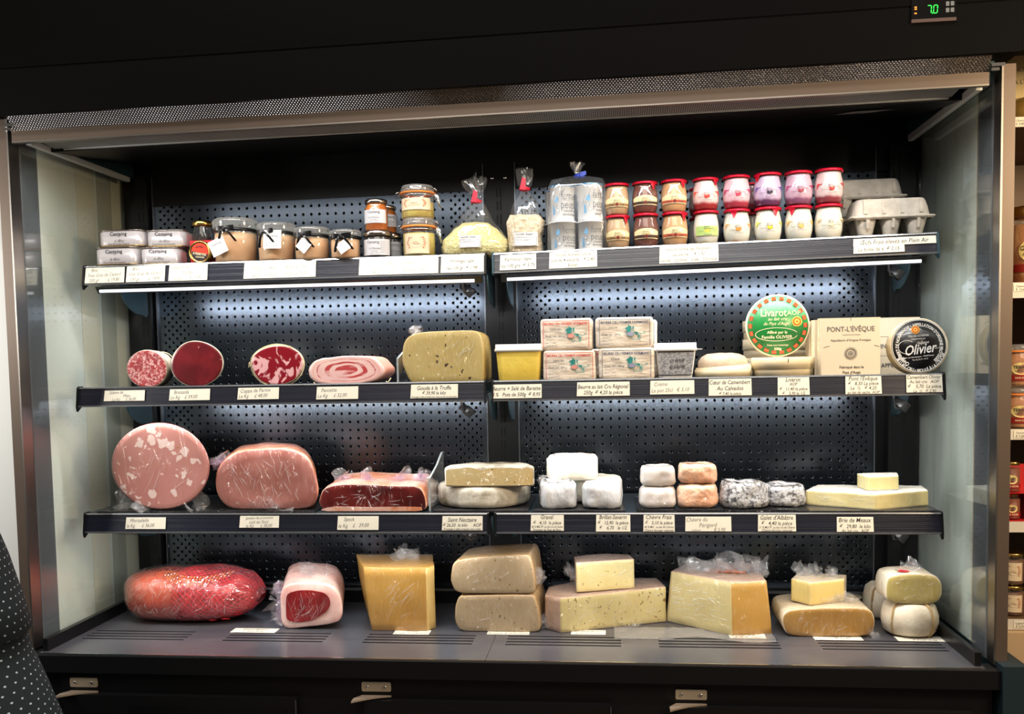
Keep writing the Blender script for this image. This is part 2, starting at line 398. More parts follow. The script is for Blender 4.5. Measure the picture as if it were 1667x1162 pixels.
def patch(mb, mp, w, h, m, nu=14, nv=4, cut=None):
    vs = [mp(-w / 2 + w * i / nu, -h / 2 + h * j / nv) for j in range(nv + 1) for i in range(nu + 1)]
    mb.add(vs, [(j * (nu + 1) + i, j * (nu + 1) + i + 1, (j + 1) * (nu + 1) + i + 1, (j + 1) * (nu + 1) + i) for j in range(nv) for i in range(nu)], m, True)
def tuft(size, seed, m=None, n=14, tall=1.0, gather=0):
    """crumpled film standing up from its base"""
    mb = MB(); rnd = random.Random(seed)
    for k in range(5):
        a0 = rnd.uniform(0, pi); L = size[0] * rnd.uniform(.5, 1)
        vs = []; N = 9
        for j in range(N):
            t = j / (N - 1)
            for i in range(N):
                u = (i / (N - 1) - .5) * L * (gather + (1 - gather) * t if gather else 1)
                p = Vector((u * cos(a0), u * sin(a0) * size[1] / size[0], t * size[2] * rnd.uniform(.8, 1.05)))
                p += noise.noise_vector(p * (2.2 / size[0]) + Vector((seed, k, 0))) * size[0] * .35 * (.3 + t)
                vs.append(p)
        mb.add(vs, [(j * N + i, j * N + i + 1, (j + 1) * N + i + 1, (j + 1) * N + i) for j in range(N - 1) for i in range(N - 1)], m or FILM, True)
    return mb
def creases(t, o, ex, ez, w_, h, n, ang=1.0, seed=1, spread=.35, L=.05, wd=.00045, m=None, bend=0):
    """raised folds of cling film on a face whose corner is o, along ex and ez"""
    rnd = random.Random(seed); b = MB(); O, A, B = Vector(o), Vector(ex).normalized(), Vector(ez).normalized(); nn = A.cross(B).normalized()
    if nn.y > 0: nn = -nn
    for k in range(int(n * 1.3)):
        u, v = rnd.uniform(.04, .96) * w_, rnd.uniform(.06, .94) * h; a = ang + rnd.gauss(0, spread * .6); l = L * rnd.uniform(.3, 1); wk = wd * rnd.uniform(.5, 1.5); N = 6; c = rnd.uniform(-.4, .4) + bend; vs = []
        for i in range(N + 1):
            q = i / N; aa = a + c * q; u += cos(aa) * l / N; v += sin(aa) * l / N
            if not (.001 < u < w_ - .001 and .001 < v < h - .001): vs = []; break
            p = O + A * u + B * v + nn * .0006; s_ = sin(pi * (q * .9 + .05)) * wk; d = (A * -sin(aa) + B * cos(aa)) * (1 if cos(aa) > 0 else -1)
            vs += [p + d * s_ + nn * 0, p + nn * (s_ * 1.2), p - d * s_]
        if vs: b.add(vs, [(3 * i + j, 3 * i + 3 + j, 3 * i + 4 + j, 3 * i + 1 + j) for i in range(N) for j in (0, 1)], m or CREASE)
    return b.obj('film_fold', t)
def slabprof(out, t0, t1, e, rings=4, back=True):
    rm = sum(math.hypot(*p) for p in out) / len(out); q = e / rm
    pr = [(0, t0)] + [((1 - q) * k / rings, t0) for k in range(1, rings + 1)]
    pr += [(1 - q * .3, t0 + e * .3), (1, t0 + e)]
    for k in range(1, 5): pr.append((1, t0 + e + (t1 - t0 - 2 * e) * k / 5))
    pr += [(1, t1 - e), (1 - q * .3, t1 - e * .3)] + [((1 - q) * k / rings, t1) for k in range(rings, 0, -1)] + [(0, t1)]
    return pr, rings + 0
# ================================================================== THE SETTING
mb = MB(); mb.box(-3, 3, -3.5, 1.2, -1.27, -1.25, mat('floor_tiles', S(120, 105, 92), .4, c2=S(100, 88, 78), nscale=3)); struct(mb.obj('floor'))
mb = MB(); mb.box(-2.2, -1.065, .02, 1.2, -1.25, 1.4, mat('wall_paint', S(214, 214, 210), .6)); struct(mb.obj('wall_left'))
mb = MB(); mb.box(-1.14, 2.6, .62, .66, -1.25, 1.4, mat('dark_wall', S(60, 50, 42), .6)); struct(mb.obj('wall_back'))

# ================================================================== THE REFRIGERATED CASE
case = thing('refrigerated_display_case', 'tall open black refrigerated display case with three shelves of cheese and meat and glass sides', 'display case', (0, .1, -1.25))
def part(mb, name, parent=None, label=None):
    o = mb.obj(name, parent or case, label=label)
    if (parent or case) is case: o.location = -case.location
    return o
def dr(v): return Vector((v[0], v[1], v[2] + .0105 * v[0]))        # the canopy hangs a touch out of level
# back panels
for (a, b) in ((-.912, -.05), (.030, .892)):
    mb = MB(); c = (a + b) / 2; h = (b - a) / 2
    mb.box(-h, h, 0, .003, -.56, .50, PERF)
    for s_ in (-1, 1): mb.box(s_ * h - .0015, s_ * h + .0015, -.006, .003, -.56, .50, mat('folded_edge', S(120, 124, 130), .25, metal=.8))
    o = part(mb, 'perforated_panel'); o.location = Vector((c, DB, 0)) - case.location
mb = MB(); mb.box(-1.0, 1.0, DB + .012, DB + .03, -.62, .56, black); part(mb, 'back_wall')
mb = MB(); mb.box(-.956, .956, DB - .03, DB + .003, -.600, -.555, black); mb.box(-.956, .956, DB - .034, DB - .03, -.568, -.562, clearb); part(mb, 'rear_ledge')
mb = MB(); mb.box(-.956, .956, DB - .003, DB + .012, .435, .56, black).warp(dr); part(mb, 'upper_back_plate')
# uprights
def upright(x, slots=True, wd=.03):
    mb = MB(); mb.box(x - wd / 2, x + wd / 2, DB - .024, DB + .01, -.6, .5, black)
    z = -.54
    while z < .47:
        for s_ in (-.0062, .0062): mb.box(x + s_ - .0018, x + s_ + .0018, DB - .0246, DB - .0238, z, z + .024, mat('slot_black', (.001, .001, .001), .9))
        z += .033
    for zz in (.28, -.46): mb.add([(x + .009 * cos(2 * pi * k / 12) * 1.0 + (.0225 if x < 0 else -.0225) * 0, DB - .025, zz + .009 * sin(2 * pi * k / 12)) for k in range(12)], [tuple(range(12))], mat('slot_black', (.001, .001, .001), .9), False)
    return part(mb, 'slotted_upright')
upright(-.934); upright(.934)
mb = MB(); mb.box(-.050, .030, DB - .004, DB + .008, -.6, .5, black)
z = -.54
while z < .44:
    for s_ in (-.0042, .0042): mb.box(-.010 + s_ - .0014, -.010 + s_ + .0014, DB - .0046, DB - .0038, z, z + .022, mat('slot_black', (.001, .001, .001), .9))
    z += .033
part(mb, 'slotted_upright')
for x in (.006, -.006 - .02):
    mb = MB(); mb.lathe([(0, 0), (.005, 0), (.004, -.003), (0, -.004)], chrome, (x, DB - .004, .463), 10, axis='y'); part(mb, 'screw')
# deck
slots = [(-.942, -.690), (-.62, -.34 + .03), (-.287, -.044), (.028, .30), (.386, .604), (.688, .939)]
slots = [(wx(a, -.0, -.6), wx(b, -.0, -.6)) for a, b in ((146, 310), (372, 533), (596, 772), (825, 1011), (1072, 1268), (1333, 1536))]
mb = MB()
ys = [-.142, -.037, -.029, -.017, -.009, .003, .011, .023, .031, DB - .03]
for a, b in ((-.972, -.0005), (.0005, .972)):
    ss = [q for q in slots if (q[0] + q[1]) / 2 > a and (q[0] + q[1]) / 2 < b]
    for j in range(9):
        y0, y1 = ys[j], ys[j + 1]
        if j in (1, 3, 5, 7):
            xs = [a] + [v for q in ss for v in q] + [b]
            for k in range(0, len(xs), 2): mb.box(xs[k], xs[k + 1], y0, y1, -.604, -.600, deckm)
        else: mb.box(a, b, y0, y1, -.604, -.600, deckm)
part(mb, 'deck_plate')
mb = MB(); mb.box(-.972, .972, -.14, DB, -.64, -.612, mat('slot_black', (.001, .001, .001), .9)); part(mb, 'deck_pan')
mb = MB(); mb.box(-.972, -.0008, -.1445, -.1415, -.603, -.5990, chrome); mb.box(.0008, .972, -.1445, -.1415, -.603, -.5990, chrome); part(mb, 'deck_edge_strip')
for s_ in (-1, 1):
    mb = MB(); mb.box(min(s_ * .957, s_ * .969), max(s_ * .957, s_ * .969), -.13, DB, -.600, -.573, black)
    part(mb, 'side_kick_strip')
# base
mb = MB(); mb.box(-1.0, 1.0, -.148, -.10, -.640, -.6035, fascia); mb.box(-.985, .985, -.120, .3, -1.25, -.640, fascia); mb.box(-.93, .99, -.130, -.12, -1.18, -.645, fascia); part(mb, 'base')
for a, b in ((-.93, -.40), (-.255, .255), (.385, .95)):
    mb = MB(); mb.box(a, b, -.146, -.130, -1.12, -.688, fascia); mb.box(a + .16, b - .02, -.1475, -.146, -1.08, -.708, black)
    mb.box(b - .0022, b, -.1475, -.146, -1.12, -.690, mat('edge_grey', S(70, 70, 72), .3)); part(mb, 'grille_door')
for px, py in ((137, 1110), (613, 1117), (1125, 1130)):
    y0 = -.132; x = wx(px, y0, -.66); z = wz(py, x, y0)
    mb = MB(); mb.exy([(x + u, z + v) for u, v in rrect(.062, .020, .003, 3)], y0 - .003, y0, mat('handle_plate', S(186, 172, 152), .35, metal=.2))
    pl = [(x - .030, y0), (x + .031, y0)] + [(x + .031 - .075 * t, y0 - .038 * t ** 1.6 - .001) for t in [k / 8 for k in range(1, 9)]] + [(x - .044, y0 - .02)]
    mb.exz(pl, z - .0225, z - .0185, mat('handle_lip', S(176, 158, 140), .35, metal=.3))
    o = part(mb, 'door_handle')
    for s_ in (-.019, .019):
        q = MB(); q.lathe([(0, 0), (.0036, 0), (.003, -.002), (.0015, -.002), (0, -.001)], chrome, (x + s_, y0 - .003, z), 10, axis='y'); q.obj('screw', o)
# corner posts, glass sides
for s_ in (-1, 1):
    mb = MB(); mb.box(min(s_ * .999, s_ * 1.021), max(s_ * .999, s_ * 1.021), -.12, -.085, -.600, .545, alud); mb.box(min(s_ * .9955, s_ * .999), max(s_ * .9955, s_ * .999), -.121, -.085, -.600, .545, alu)
    part(mb, 'corner_post')
    mb = MB(); xo = s_ * .992
    mb.box(min(xo, xo + s_ * .002), max(xo, xo + s_ * .002), -.085, DB, -.598, .53, GL)
    g = part(mb, 'glass_side')
    mb = MB(); mb.box(min(xo + s_ * .003, xo + s_ * .005), max(xo + s_ * .003, xo + s_ * .005), -.086, -.025 if s_ < 0 else -.012, -.598, .53, greyband); part(mb, 'printed_glass_band')
    mb = MB()
    if s_ < 0:
        for y0, y1, mm in ((-.02, .135, whiteb), (.1365, .212, beigeb), (.2135, .224, whiteb), (.2255, .29, oliveb), (.2915, .36, beigeb)):
            mb.box(-1.03, -1.003, y0, y1, -.6, .53, mm)
    else:
        mb.box(1.003, 1.022, -.008, .014, -.6, .53, tan); mb.box(1.003, 1.022, .015, .36, -.6, .53, mat('streaked_white_board', S(226, 232, 226), .45, c2=S(198, 205, 198), nscale=8, nlo=.4, nhi=.75, stretch=(1, 3, .35)))
    part(mb, 'side_panel')
    mb = MB(); mb.box(min(s_ * .957, s_ * .969), max(s_ * .957, s_ * .969), -.10, DB - .03, .496 if s_ < 0 else .494, .507 if s_ < 0 else .508, mat('pale_metal_trim', S(200, 204, 204), .35, metal=.2)).warp(dr); part(mb, 'side_trim_strip')
    mb = MB(); mb.box(min(s_ * .962, s_ * .99), max(s_ * .962, s_ * .99), -.10, DB, .507, .56, teal).warp(dr); part(mb, 'upper_side_plate')
mb = MB(); mb.box(1.000, 1.046, -.155, .3, -1.25, -.592, mat('base_cap_paint', S(30, 46, 52), .4)); part(mb, 'base_end_cap')
mb = MB(); mb.box(-1.046, -1.000, -.12, .3, -1.25, -.598, fascia); part(mb, 'base_end_cap')
# canopy
mb = MB(); mb.box(-.985, .972, -.1235, -.1195, .4985, .5205, alud); mb.box(-.985, .972, -.124, -.112, .4955, .4985, alu); mb.warp(dr); part(mb, 'canopy_trim')
mb = MB(); mb.exx([(-.1215, .5205), (-.1195, .5205), (-.134, .547), (-.137, .547)], -.985, .972, PRISM); mb.warp(dr); part(mb, 'prismatic_light_cover', label='sparkling prismatic light cover')
mb = MB(); mb.exx([(-.108, .507), (-.107, .510), (-.036, .5045), (-.036, .501)], -.945, .935, GRILLE); mb.warp(dr); part(mb, 'air_grille')
mb = MB(); mb.box(-.925, .93, -.036, -.028, .4985, .5025, mat('pale_metal_trim', S(200, 204, 204), .35, metal=.2)); mb.warp(dr); part(mb, 'grille_edge_strip')
mb = MB(); mb.exx([(-.03, .496), (-.03, .52), (DB, .55), (DB, .545), (.1, .512)], -.96, .96, black); mb.warp(dr); part(mb, 'canopy_ceiling')
mb = MB(); xl = wx(1345, .1, .505)
mb.add([(.735, .085, .5200), (.80, .085, .5205), (.845, .03, .5120), (.765, .03, .5112)], [(0, 1, 2, 3)], mat('grey_sticker', S(120, 122, 124), .5), False); mb.warp(lambda v: Vector((v.x, v.y, v.z - .003))); part(mb, 'grey_sticker')
mb = MB(); mb.box(-1.0, 1.018, -.150, .36, .547, .640, blackg); mb.box(-1.0, 1.018, -.152, .36, .6402, 1.05, mat('upper_header', S(9, 8, 8), .6, spec=.03))
mb.warp(dr); part(mb, 'header')
mb = MB(); mb.box(1.0195, 2.5, -.147, -.115, .560, 1.05, blackg); struct(mb.obj('trim_1'))
mb = MB(); mb.box(-1.35, -1.002, -.147, .36, .536, 1.05, blackg); struct(mb.obj('trim_2'))
for s_ in (-1, 1):
    mb = MB(); x = s_ * .985
    mb.box(x - .012, x + .012, -.132, -.118, .528, .534, chrome); mb.box(x - .012, x + .002, -.132, -.118, .520, .5255, chrome); mb.warp(dr); part(mb, 'hinge_clip')
# temperature display
yD = -.1535; xa, xb = wx(1484, yD, .65), wx(1557, yD, .65); zb_ = wz(30, (xa + xb) / 2, yD)
mb = MB(); mb.box(xa, xb, yD, -.150, zb_, zb_ + .050, mat('display_window', (.004, .004, .004), .15)); mb.box(xa, xb, yD - .001, -.15, zb_ - .006, zb_, mat('display_sill', S(72, 52, 46), .5))
disp = part(mb, 'temperature_display', label='small black display showing 7.0 in green')
q = MB(); grn = mat('green_led', (.02, 1, .08), emit=1.0); org = mat('orange_led', (1, .22, .03), emit=1.8)
pl = plane(((xa + xb) / 2 - .006, yD - .0008, zb_ + .0165))
def seg7(q, x, chs):
    segs = {'a': [(-1, 2), (1, 2)], 'b': [(1, 2), (.9, 0)], 'c': [(.9, 0), (.75, -2)], 'd': [(-1.2, -2), (.75, -2)], 'e': [(-1, 0), (-1.2, -2)], 'f': [(-1, 2), (-1, 0)], 'g': [(-1, 0), (1, 0)]}
    for c in chs:
        (a, b), (c2, d2) = segs[c]; k = .0035; dx, dy = c2 - a, d2 - b; L = math.hypot(dx, dy); nx, ny = -dy / L * .22, dx / L * .22
        a += dx / L * .2; b += dy / L * .2; c2 -= dx / L * .2; d2 -= dy / L * .2
        q.flat([((a + nx) * k + x, (b + ny) * k), ((c2 + nx) * k + x, (d2 + ny) * k), ((c2 - nx) * k + x, (d2 - ny) * k), ((a - nx) * k + x, (b - ny) * k)], pl, grn)
seg7(q, -.002, 'abc'); seg7(q, .009, 'abcdef'); q.flat([(.0025, -.008), (.0042, -.008), (.0042, -.006), (.0025, -.006)], pl, grn)
q.obj('green_digits', disp)
for v in (.005, .0015, -.006):
    q = MB(); q.flat([(-.0265 + a, v + b) for a, b in ((-.002, -.0008), (.002, -.0008), (.002, .0012), (-.002, .0012))], pl, org); q.obj('orange_light', disp)
for i in range(4):
    q = MB(); u, v = .030 + .0085 * (i % 2), -.003 + .0115 * (i // 2)
    q.flat([(u + a, v + b) for a, b in rrect(.0062, .008, .001, 2)], pl, mat('grey_button', S(105, 108, 110), .4)); q.obj('button', disp)

# ================================================================== SHELVES
names_ = {1: 'top', 2: 'middle', 3: 'bottom'}
RAILP = {}
for lv in (1, 2, 3):
    y0 = LIPY[lv]; zt = {1: .2472, 2: -.0335, 3: -.3215}[lv]
    for side in (0, 1):
        a, b = ((-.94, -.006), (.006, .94))[side]
        zz = zt - .0035 if (lv == 1) else zt
        sh = thing('shelf', f"{('left', 'right')[side]} {names_[lv]} shelf of the cold case, dark ticket rail along its front", 'shelf', ((a + b) / 2, y0, zz), 0, 'shelves of the cold case')
        if lv == 1 and side == 1: sh.rotation_euler = (0, -.0155, 0); sh.location.z = zz + .0155 * (a + b) / 2
        h = (b - a) / 2
        mb = MB(); mb.box(-h, h, .0145, DB - y0 - .03, -.016, -.003 if lv < 3 else .0004, mat('shelf_paint', S(40, 50, 56), .28)); mb.obj('shelf_plate', sh)
        mb = MB(); mb.exx([(.002, 0), (.014, 0), (.014, -.040), (-.0045, -.0435), (-.0055, -.040)], -h + .004, h - .004, rail)
        mb.obj('ticket_rail', sh)
        mb = MB(); mb.exx([(.001, .0008), (.004, .0008), (.003, -.0022), (-.0004, -.0022)], -h + .004, h - .004, clearb); mb.exx([(-.0075, -.0405), (-.004, -.0398), (-.0035, -.0435), (-.0078, -.0435)], -h + .004, h - .004, clearb)
        mb.obj('rail_edge', sh)
        for s_ in (-1, 1):
            e = s_ * h; inner = (side == 0 and s_ == 1) or (side == 1 and s_ == -1)
            mb = MB(); pp = [(.016, .003), (.0, .003), (-.004, 0), (-.011, -.044), (-.008, -.054) if not inner else (-.008, -.048), (.004, -.046), (.016, -.040)]
            mb.exx(pp, e - (.004 if s_ > 0 else 0), e + (0 if s_ > 0 else .004), black if lv > 1 or side == 0 else teal); mb.obj('end_cap', sh)
            bl = DB - y0 - .012; bm_ = MB()
            poly = [(.03, -.016), (bl - .02, -.016), (bl - .02, -.095), (bl - .028, -.104), (bl - .05, -.098)] + [(bl - .05 - .10 * sin(t), -.10 + .07 * (1 - cos(t))) for t in [k * pi / 16 for k in range(1, 9)]] + [(.045, -.024)]
            xx = e - s_ * .016
            bm_.exx(poly, xx - .0015, xx + .0015, teal); bm_.exx([(.03, -.0165), (bl - .02, -.0165), (bl - .02, -.030), (.03, -.030)], xx - s_ * .008 - .006, xx - s_ * .008 + .006, black)
            bm_.obj('bracket', sh)
            if s_ > 0 and lv < 4:
                q = MB(); px_ = xx - .034
                q.sweep(rrect(.022, .016, .003, 2), [(0, 0), (1, 0), (1, .02), (.8, .022), (.8, .034), (0, .034)], mat('plug_plastic', S(26, 26, 28), .35), 'z')
                o = q.obj('lamp_plug', sh, (px_ + (.012 if side else .0), .12, -.078), (0, -.9, .2))
                q = MB(); q.tube([(px_ - .02, .10, -.02), (px_ - .022, .10, -.05), (px_ - .016, .105, -.074), (px_, .115, -.078), (px_ + .008, .12, -.07)], .0028, mat('plug_plastic', S(26, 26, 28), .35)); q.obj('power_cable', sh)
        if lv == 1:
            tu = MB(); tu.tube([(-h + .03, .012, -.056), (h - .03, .012, -.056)], .0036, mat('lit_tube', (.9, .92, 1), .3, emit=1.1), 10); tu.obj('light_tube', sh, label='glowing white light tube')
            tu = MB(); tu.exx([(.018, -.045), (.036, -.045), (.036, -.058), (.030, -.060), (.022, -.050)], -h + .015, h - .015, black); tu.obj('lamp_housing', sh)

# ------------------------------------------------------------------ price cards
def railmap(lv, x, u0=0):
    y0 = LIPY[lv]; zt = {1: .2437, 2: -.0335, 3: -.3215}[lv]
    tilt = .0155 if (lv == 1 and x > 0) else 0
    t = Vector((1, 0, tilt)); dn = Vector((0, -.0075, -.0400)).normalized()
    o = Vector((x, y0 + .0012, zt - .0022 + tilt * x)) + Vector((0, -.0012, .0002))
    return o, t, -dn
def card(lv, pl, pr, t0, t1, lines, what, style='script', slope=0):
    """lines: (text, v from the top 0..1, size, align, u)"""
    y0 = LIPY[lv]; xm = wx((pl + pr) / 2, y0, SZ(lv, 0)); x0, x1 = wx(pl, y0, SZ(lv, xm) - .02), wx(pr, y0, SZ(lv, xm) - .02)
    xm = (x0 + x1) / 2; o, ex, ez = railmap(lv, xm); H = .0385; h = H * (t1 - t0); wd = x1 - x0
    mp = plane(o - ez * (H * (t0 + t1) / 2), ex, ez); base = mp(0, 0)
    mb = MB(); l = plane((0, 0, 0), ex, ez); n = Vector((0, -1, 0)) * .0007
    sk = .0012
    c = [l(-wd / 2 - sk * 0, -h / 2), l(wd / 2, -h / 2), l(wd / 2, h / 2), l(-wd / 2 + sk, h / 2)]
    mb.add([v for v in c] + [v + n for v in c], [(0, 1, 2, 3), (4, 5, 6, 7), (0, 1, 5, 4), (1, 2, 6, 5), (2, 3, 7, 6), (3, 0, 4, 7)], paper, False)
    l2 = lambda u, v: l(u, v) + n * 1.35
    for t, v, sz, al, u in lines:
        hand = style == 'hand'
        m_ = inkg if hand else ink
        text(mb, t, sz, at(l2, {'L': -wd / 2 + .003, 'C': 0, 'R': wd / 2 - .003}[al] + u, h / 2 - h * v, .03 if hand else 0), m_, al, shear=.28 if hand else .22, off=-.006 if hand else .004, sx=.85, fit=wd - .005)
    ob = mb.obj('price_card', None, base)
    ob.location = base + n * .3
    tag(ob, what, 'price card', 'price cards on the shelf rails')
HAND = 'handwritten card on the %s rail '
c_ = card
c_(1, 140, 204, .04, .98, [('Bloc', .17, .011, 'L', .012), ('Foie Gras de Canard', .47, .011, 'C', 0), ('200 gr        £ 19,80', .8, .011, 'C', 0)], 'handwritten foie gras price card, leftmost on the top shelf', 'hand')
c_(1, 207, 270, .02, .98, [('Bloc', .17, .011, 'L', .012), ('Foie Gras de Canard', .47, .011, 'C', 0), ('130 gr        £ 14,80', .8, .011, 'C', 0)], 'handwritten foie gras 130 gr card, second from left on the top shelf', 'hand')
c_(1, 276, 339, .02, .98, [('Gésiers de', .17, .011, 'L', .006), ('Truffes', .5, .011, 'C', 0), ('le pot      £ 15,90', .82, .011, 'C', 0)], 'handwritten card under the truffle jar on the top shelf', 'hand')
c_(1, 398, 515, .02, .98, [('350 gr   £ 24,90        180 gr  £ 17,60', .35, .010, 'C', 0), ('450 gr   £ 39,00        250 gr  £ 27,20', .78, .010, 'C', 0)], 'wide pale card under the ribboned foie gras jars', 'hand')
c_(1, 585, 714, .02, .98, [('Confits        Cuisses', .3, .010, 'C', 0), ('340 gr  £ 12,50       350 gr  £ 15,60', .78, .010, 'C', 0)], 'wide pale card under the stacked clip-top jars', 'hand')
c_(1, 718, 788, .02, .98, [('Fromage rapé', .3, .011, 'C', 0), ('les 100 gr  € 1,98', .72, .011, 'C', 0)], 'printed card under the bag of grated cheese')
c_(1, 814, 873, .06, .95, [('Parmesan râpé', .3, .0115, 'C', 0), ('les 100 grs  € 3,75', .72, .0115, 'C', 0)], 'printed card reading Parmesan at the left end of the right rail')
c_(1, 894, 972, .04, .98, [('Yaourts de brebis nature', .18, .009, 'C', 0), ('Lot de 4 yaourts    € 2,80', .5, .0105, 'C', 0), ('Entier', .83, .0105, 'C', 0)], 'printed card under the white pots wrapped in a bag')
c_(1, 1073, 1169, .02, .98, [('Yaourt Ferme des Peupliers', .18, .010, 'C', 0), ('cas pêche     € 0,92', .5, .010, 'C', 0), ('Vanille - Caramel - Café - Chocolat', .83, .010, 'C', 0)], 'printed card under the glass pots with red lids')
c_(1, 1388, 1523, .10, .52, [('Œufs Frais élevés en Plein Air', .5, .0135, 'C', 0)], 'upper strip of the egg price card below the egg cartons')
c_(1, 1388, 1471, .50, .92, [('La boîte de 6  € 2,15', .5, .0115, 'C', 0)], 'lower strip of the egg price card reading La boîte de 6')
c_(2, 171, 237, .14, .76, [('Salame de', .2, .0095, 'L', .01), ('Milan', .5, .0095, 'C', .006), ('Le Kg      £ 36,00', .83, .0095, 'C', 0)], 'handwritten card under the salami', 'hand')
c_(2, 277, 343, .12, .78, [('Bresaola', .27, .012, 'L', .008), ('Le Kg    £ 59,00', .73, .0115, 'L', 0)], 'handwritten card reading Bresaola', 'hand')
c_(2, 388, 455, .10, .78, [('Coppa de Parme', .27, .012, 'L', .004), ('Le Kg     £ 48,00', .73, .0115, 'L', 0)], 'handwritten card reading Coppa de Parme', 'hand')
c_(2, 516, 584, .12, .84, [('Pancetta', .27, .012, 'L', .008), ('Le Kg     £ 32,00', .73, .0115, 'L', 0)], 'handwritten card reading Pancetta', 'hand')
c_(2, 669, 746, .08, .86, [('Gouda à la Truffe', .25, .0125, 'C', 0), ('€ 39,90 le kilo', .62, .0105, 'C', 0), ('Fromage à pâte pressée non cuite au lait cru de vache', .9, .0055, 'C', 0)], 'printed card under the truffle gouda')
c_(2, 800, 882, .16, .94, [('Beurre + Salé de Baratte', .28, .0125, 'C', 0), ('3 %   Pots de 500g  € 8,95', .72, .0115, 'C', 0)], 'printed card under the yellow butter tub')
c_(2, 939, 1025, .10, .88, [('Beurre au lait Cru Régional', .32, .0125, 'C', 0), ('250g  € 4,20 la pièce', .74, .0115, 'C', 0)], 'printed card under the wrapped butter blocks')
c_(2, 1058, 1130, .08, .84, [('Crème', .27, .012, 'L', .006), ('Le pot 25cl   € 3,10', .73, .0115, 'L', 0)], 'handwritten card reading Crème', 'hand')
c_(2, 1153, 1223, .04, .96, [('Cœur de Camembert', .2, .0125, 'C', 0), ('Au Calvados', .56, .0125, 'C', 0), ('€ 7,45 la pièce', .88, .009, 'C', 0)], 'printed card reading Coeur de Camembert Au Calvados')
c_(2, 1265, 1317, .02, .98, [('Livarot', .12, .0125, 'C', 0), ('AOP', .38, .009, 'C', 0), ('€   11,40 la pièce', .65, .0095, 'C', 0), ('€    5,90 le 1/2', .9, .009, 'C', 0)], 'printed card reading Livarot')
c_(2, 1375, 1434, .02, .98, [("Pont l'Évêque", .12, .0125, 'C', 0), ('€   8,30 La pièce', .4, .0105, 'C', 0), ('Le  ½   € 4,20', .66, .0105, 'C', 0), ('au lait de vache  AOP', .9, .0085, 'C', 0)], "printed card reading Pont l'Évêque")
c_(2, 1474, 1533, .0, .94, [('Camembert Olivier', .12, .0105, 'C', 0), ('Au lait cru   AOP', .38, .0095, 'C', 0), ('€    5,70  La pièce', .65, .0105, 'C', 0), ('Le  ½   € 2,90', .92, .009, 'C', 0)], 'printed card under the black camembert disc')
c_(3, 206, 271, .16, .84, [('Mortadelle', .27, .012, 'L', .008), ('le Kg      £ 36,00', .73, .0115, 'L', 0)], 'handwritten card under the mortadella', 'hand')
c_(3, 391, 455, .08, .76, [('Jambon de prosciutto', .15, .0085, 'C', 0), ('cuit au four', .48, .0115, 'C', 0), ('le Kg      £ 38,00', .82, .0105, 'C', 0)], 'handwritten card under the cooked ham', 'hand')
c_(3, 550, 617, .10, .88, [('Speck', .22, .012, 'L', .012), ('le Kg    £   39,00', .7, .012, 'L', 0)], 'handwritten card reading Speck', 'hand')
c_(3, 720, 786, .10, .90, [('Saint Nectaire', .25, .013, 'C', 0), ('€ 26,50  le kilo     AOP', .62, .0105, 'C', 0), ('Fromage à pâte pressée non cuite', .9, .007, 'C', 0)], 'printed card reading Saint Nectaire')
c_(3, 864, 918, .04, .92, [('Graval', .12, .0125, 'C', 0), ('€   4,10  la pièce', .48, .0105, 'C', 0), ('45 % MG PF  au lait cru de Vache', .74, .0065, 'C', 0), ('Fromage du Pays de Bray', .93, .007, 'C', 0)], 'printed card reading Graval')
c_(3, 970, 1026, .04, .96, [('Brillat-Savarin', .12, .0125, 'C', 0), ('€   12,90  la pièce', .46, .0105, 'C', 0), ('€    6,70   le 1/2', .76, .0105, 'C', 0)], 'printed card reading Brillat-Savarin')
c_(3, 1047, 1098, .04, .96, [('Chèvre Frais', .12, .0125, 'C', 0), ('€   3,10 la pièce', .46, .0105, 'C', 0), ('45 % MG   au lait de Chèvre', .72, .0065, 'C', 0), ('Chèvre fermier régional', .92, .0075, 'C', 0)], 'printed card reading Chèvre Frais')
c_(3, 1115, 1190, .14, .94, [('Chèvre du', .2, .0125, 'L', .0), ('Périgord', .56, .0125, 'C', 0), ('pièce           € 5,90', .9, .0105, 'C', 0)], 'handwritten card reading Chèvre du Périgord', 'hand')
c_(3, 1233, 1295, .04, .94, [("Galet d'Albâtre", .16, .013, 'C', 0), ('€   4,40 la pièce', .5, .0115, 'C', 0), ('21 % MG PF  au lait cru de Chèvre', .75, .007, 'C', 0), ('Chèvre fermier régional', .93, .0075, 'C', 0)], "printed card reading Galet d'Albâtre")
c_(3, 1361, 1421, .16, .96, [('Brie de Meaux', .2, .013, 'C', 0), ('€   29,80  le kilo', .62, .011, 'C', 0), ('Au lait cru   AOP', .92, .009, 'C', 0)], 'printed card reading Brie de Meaux')
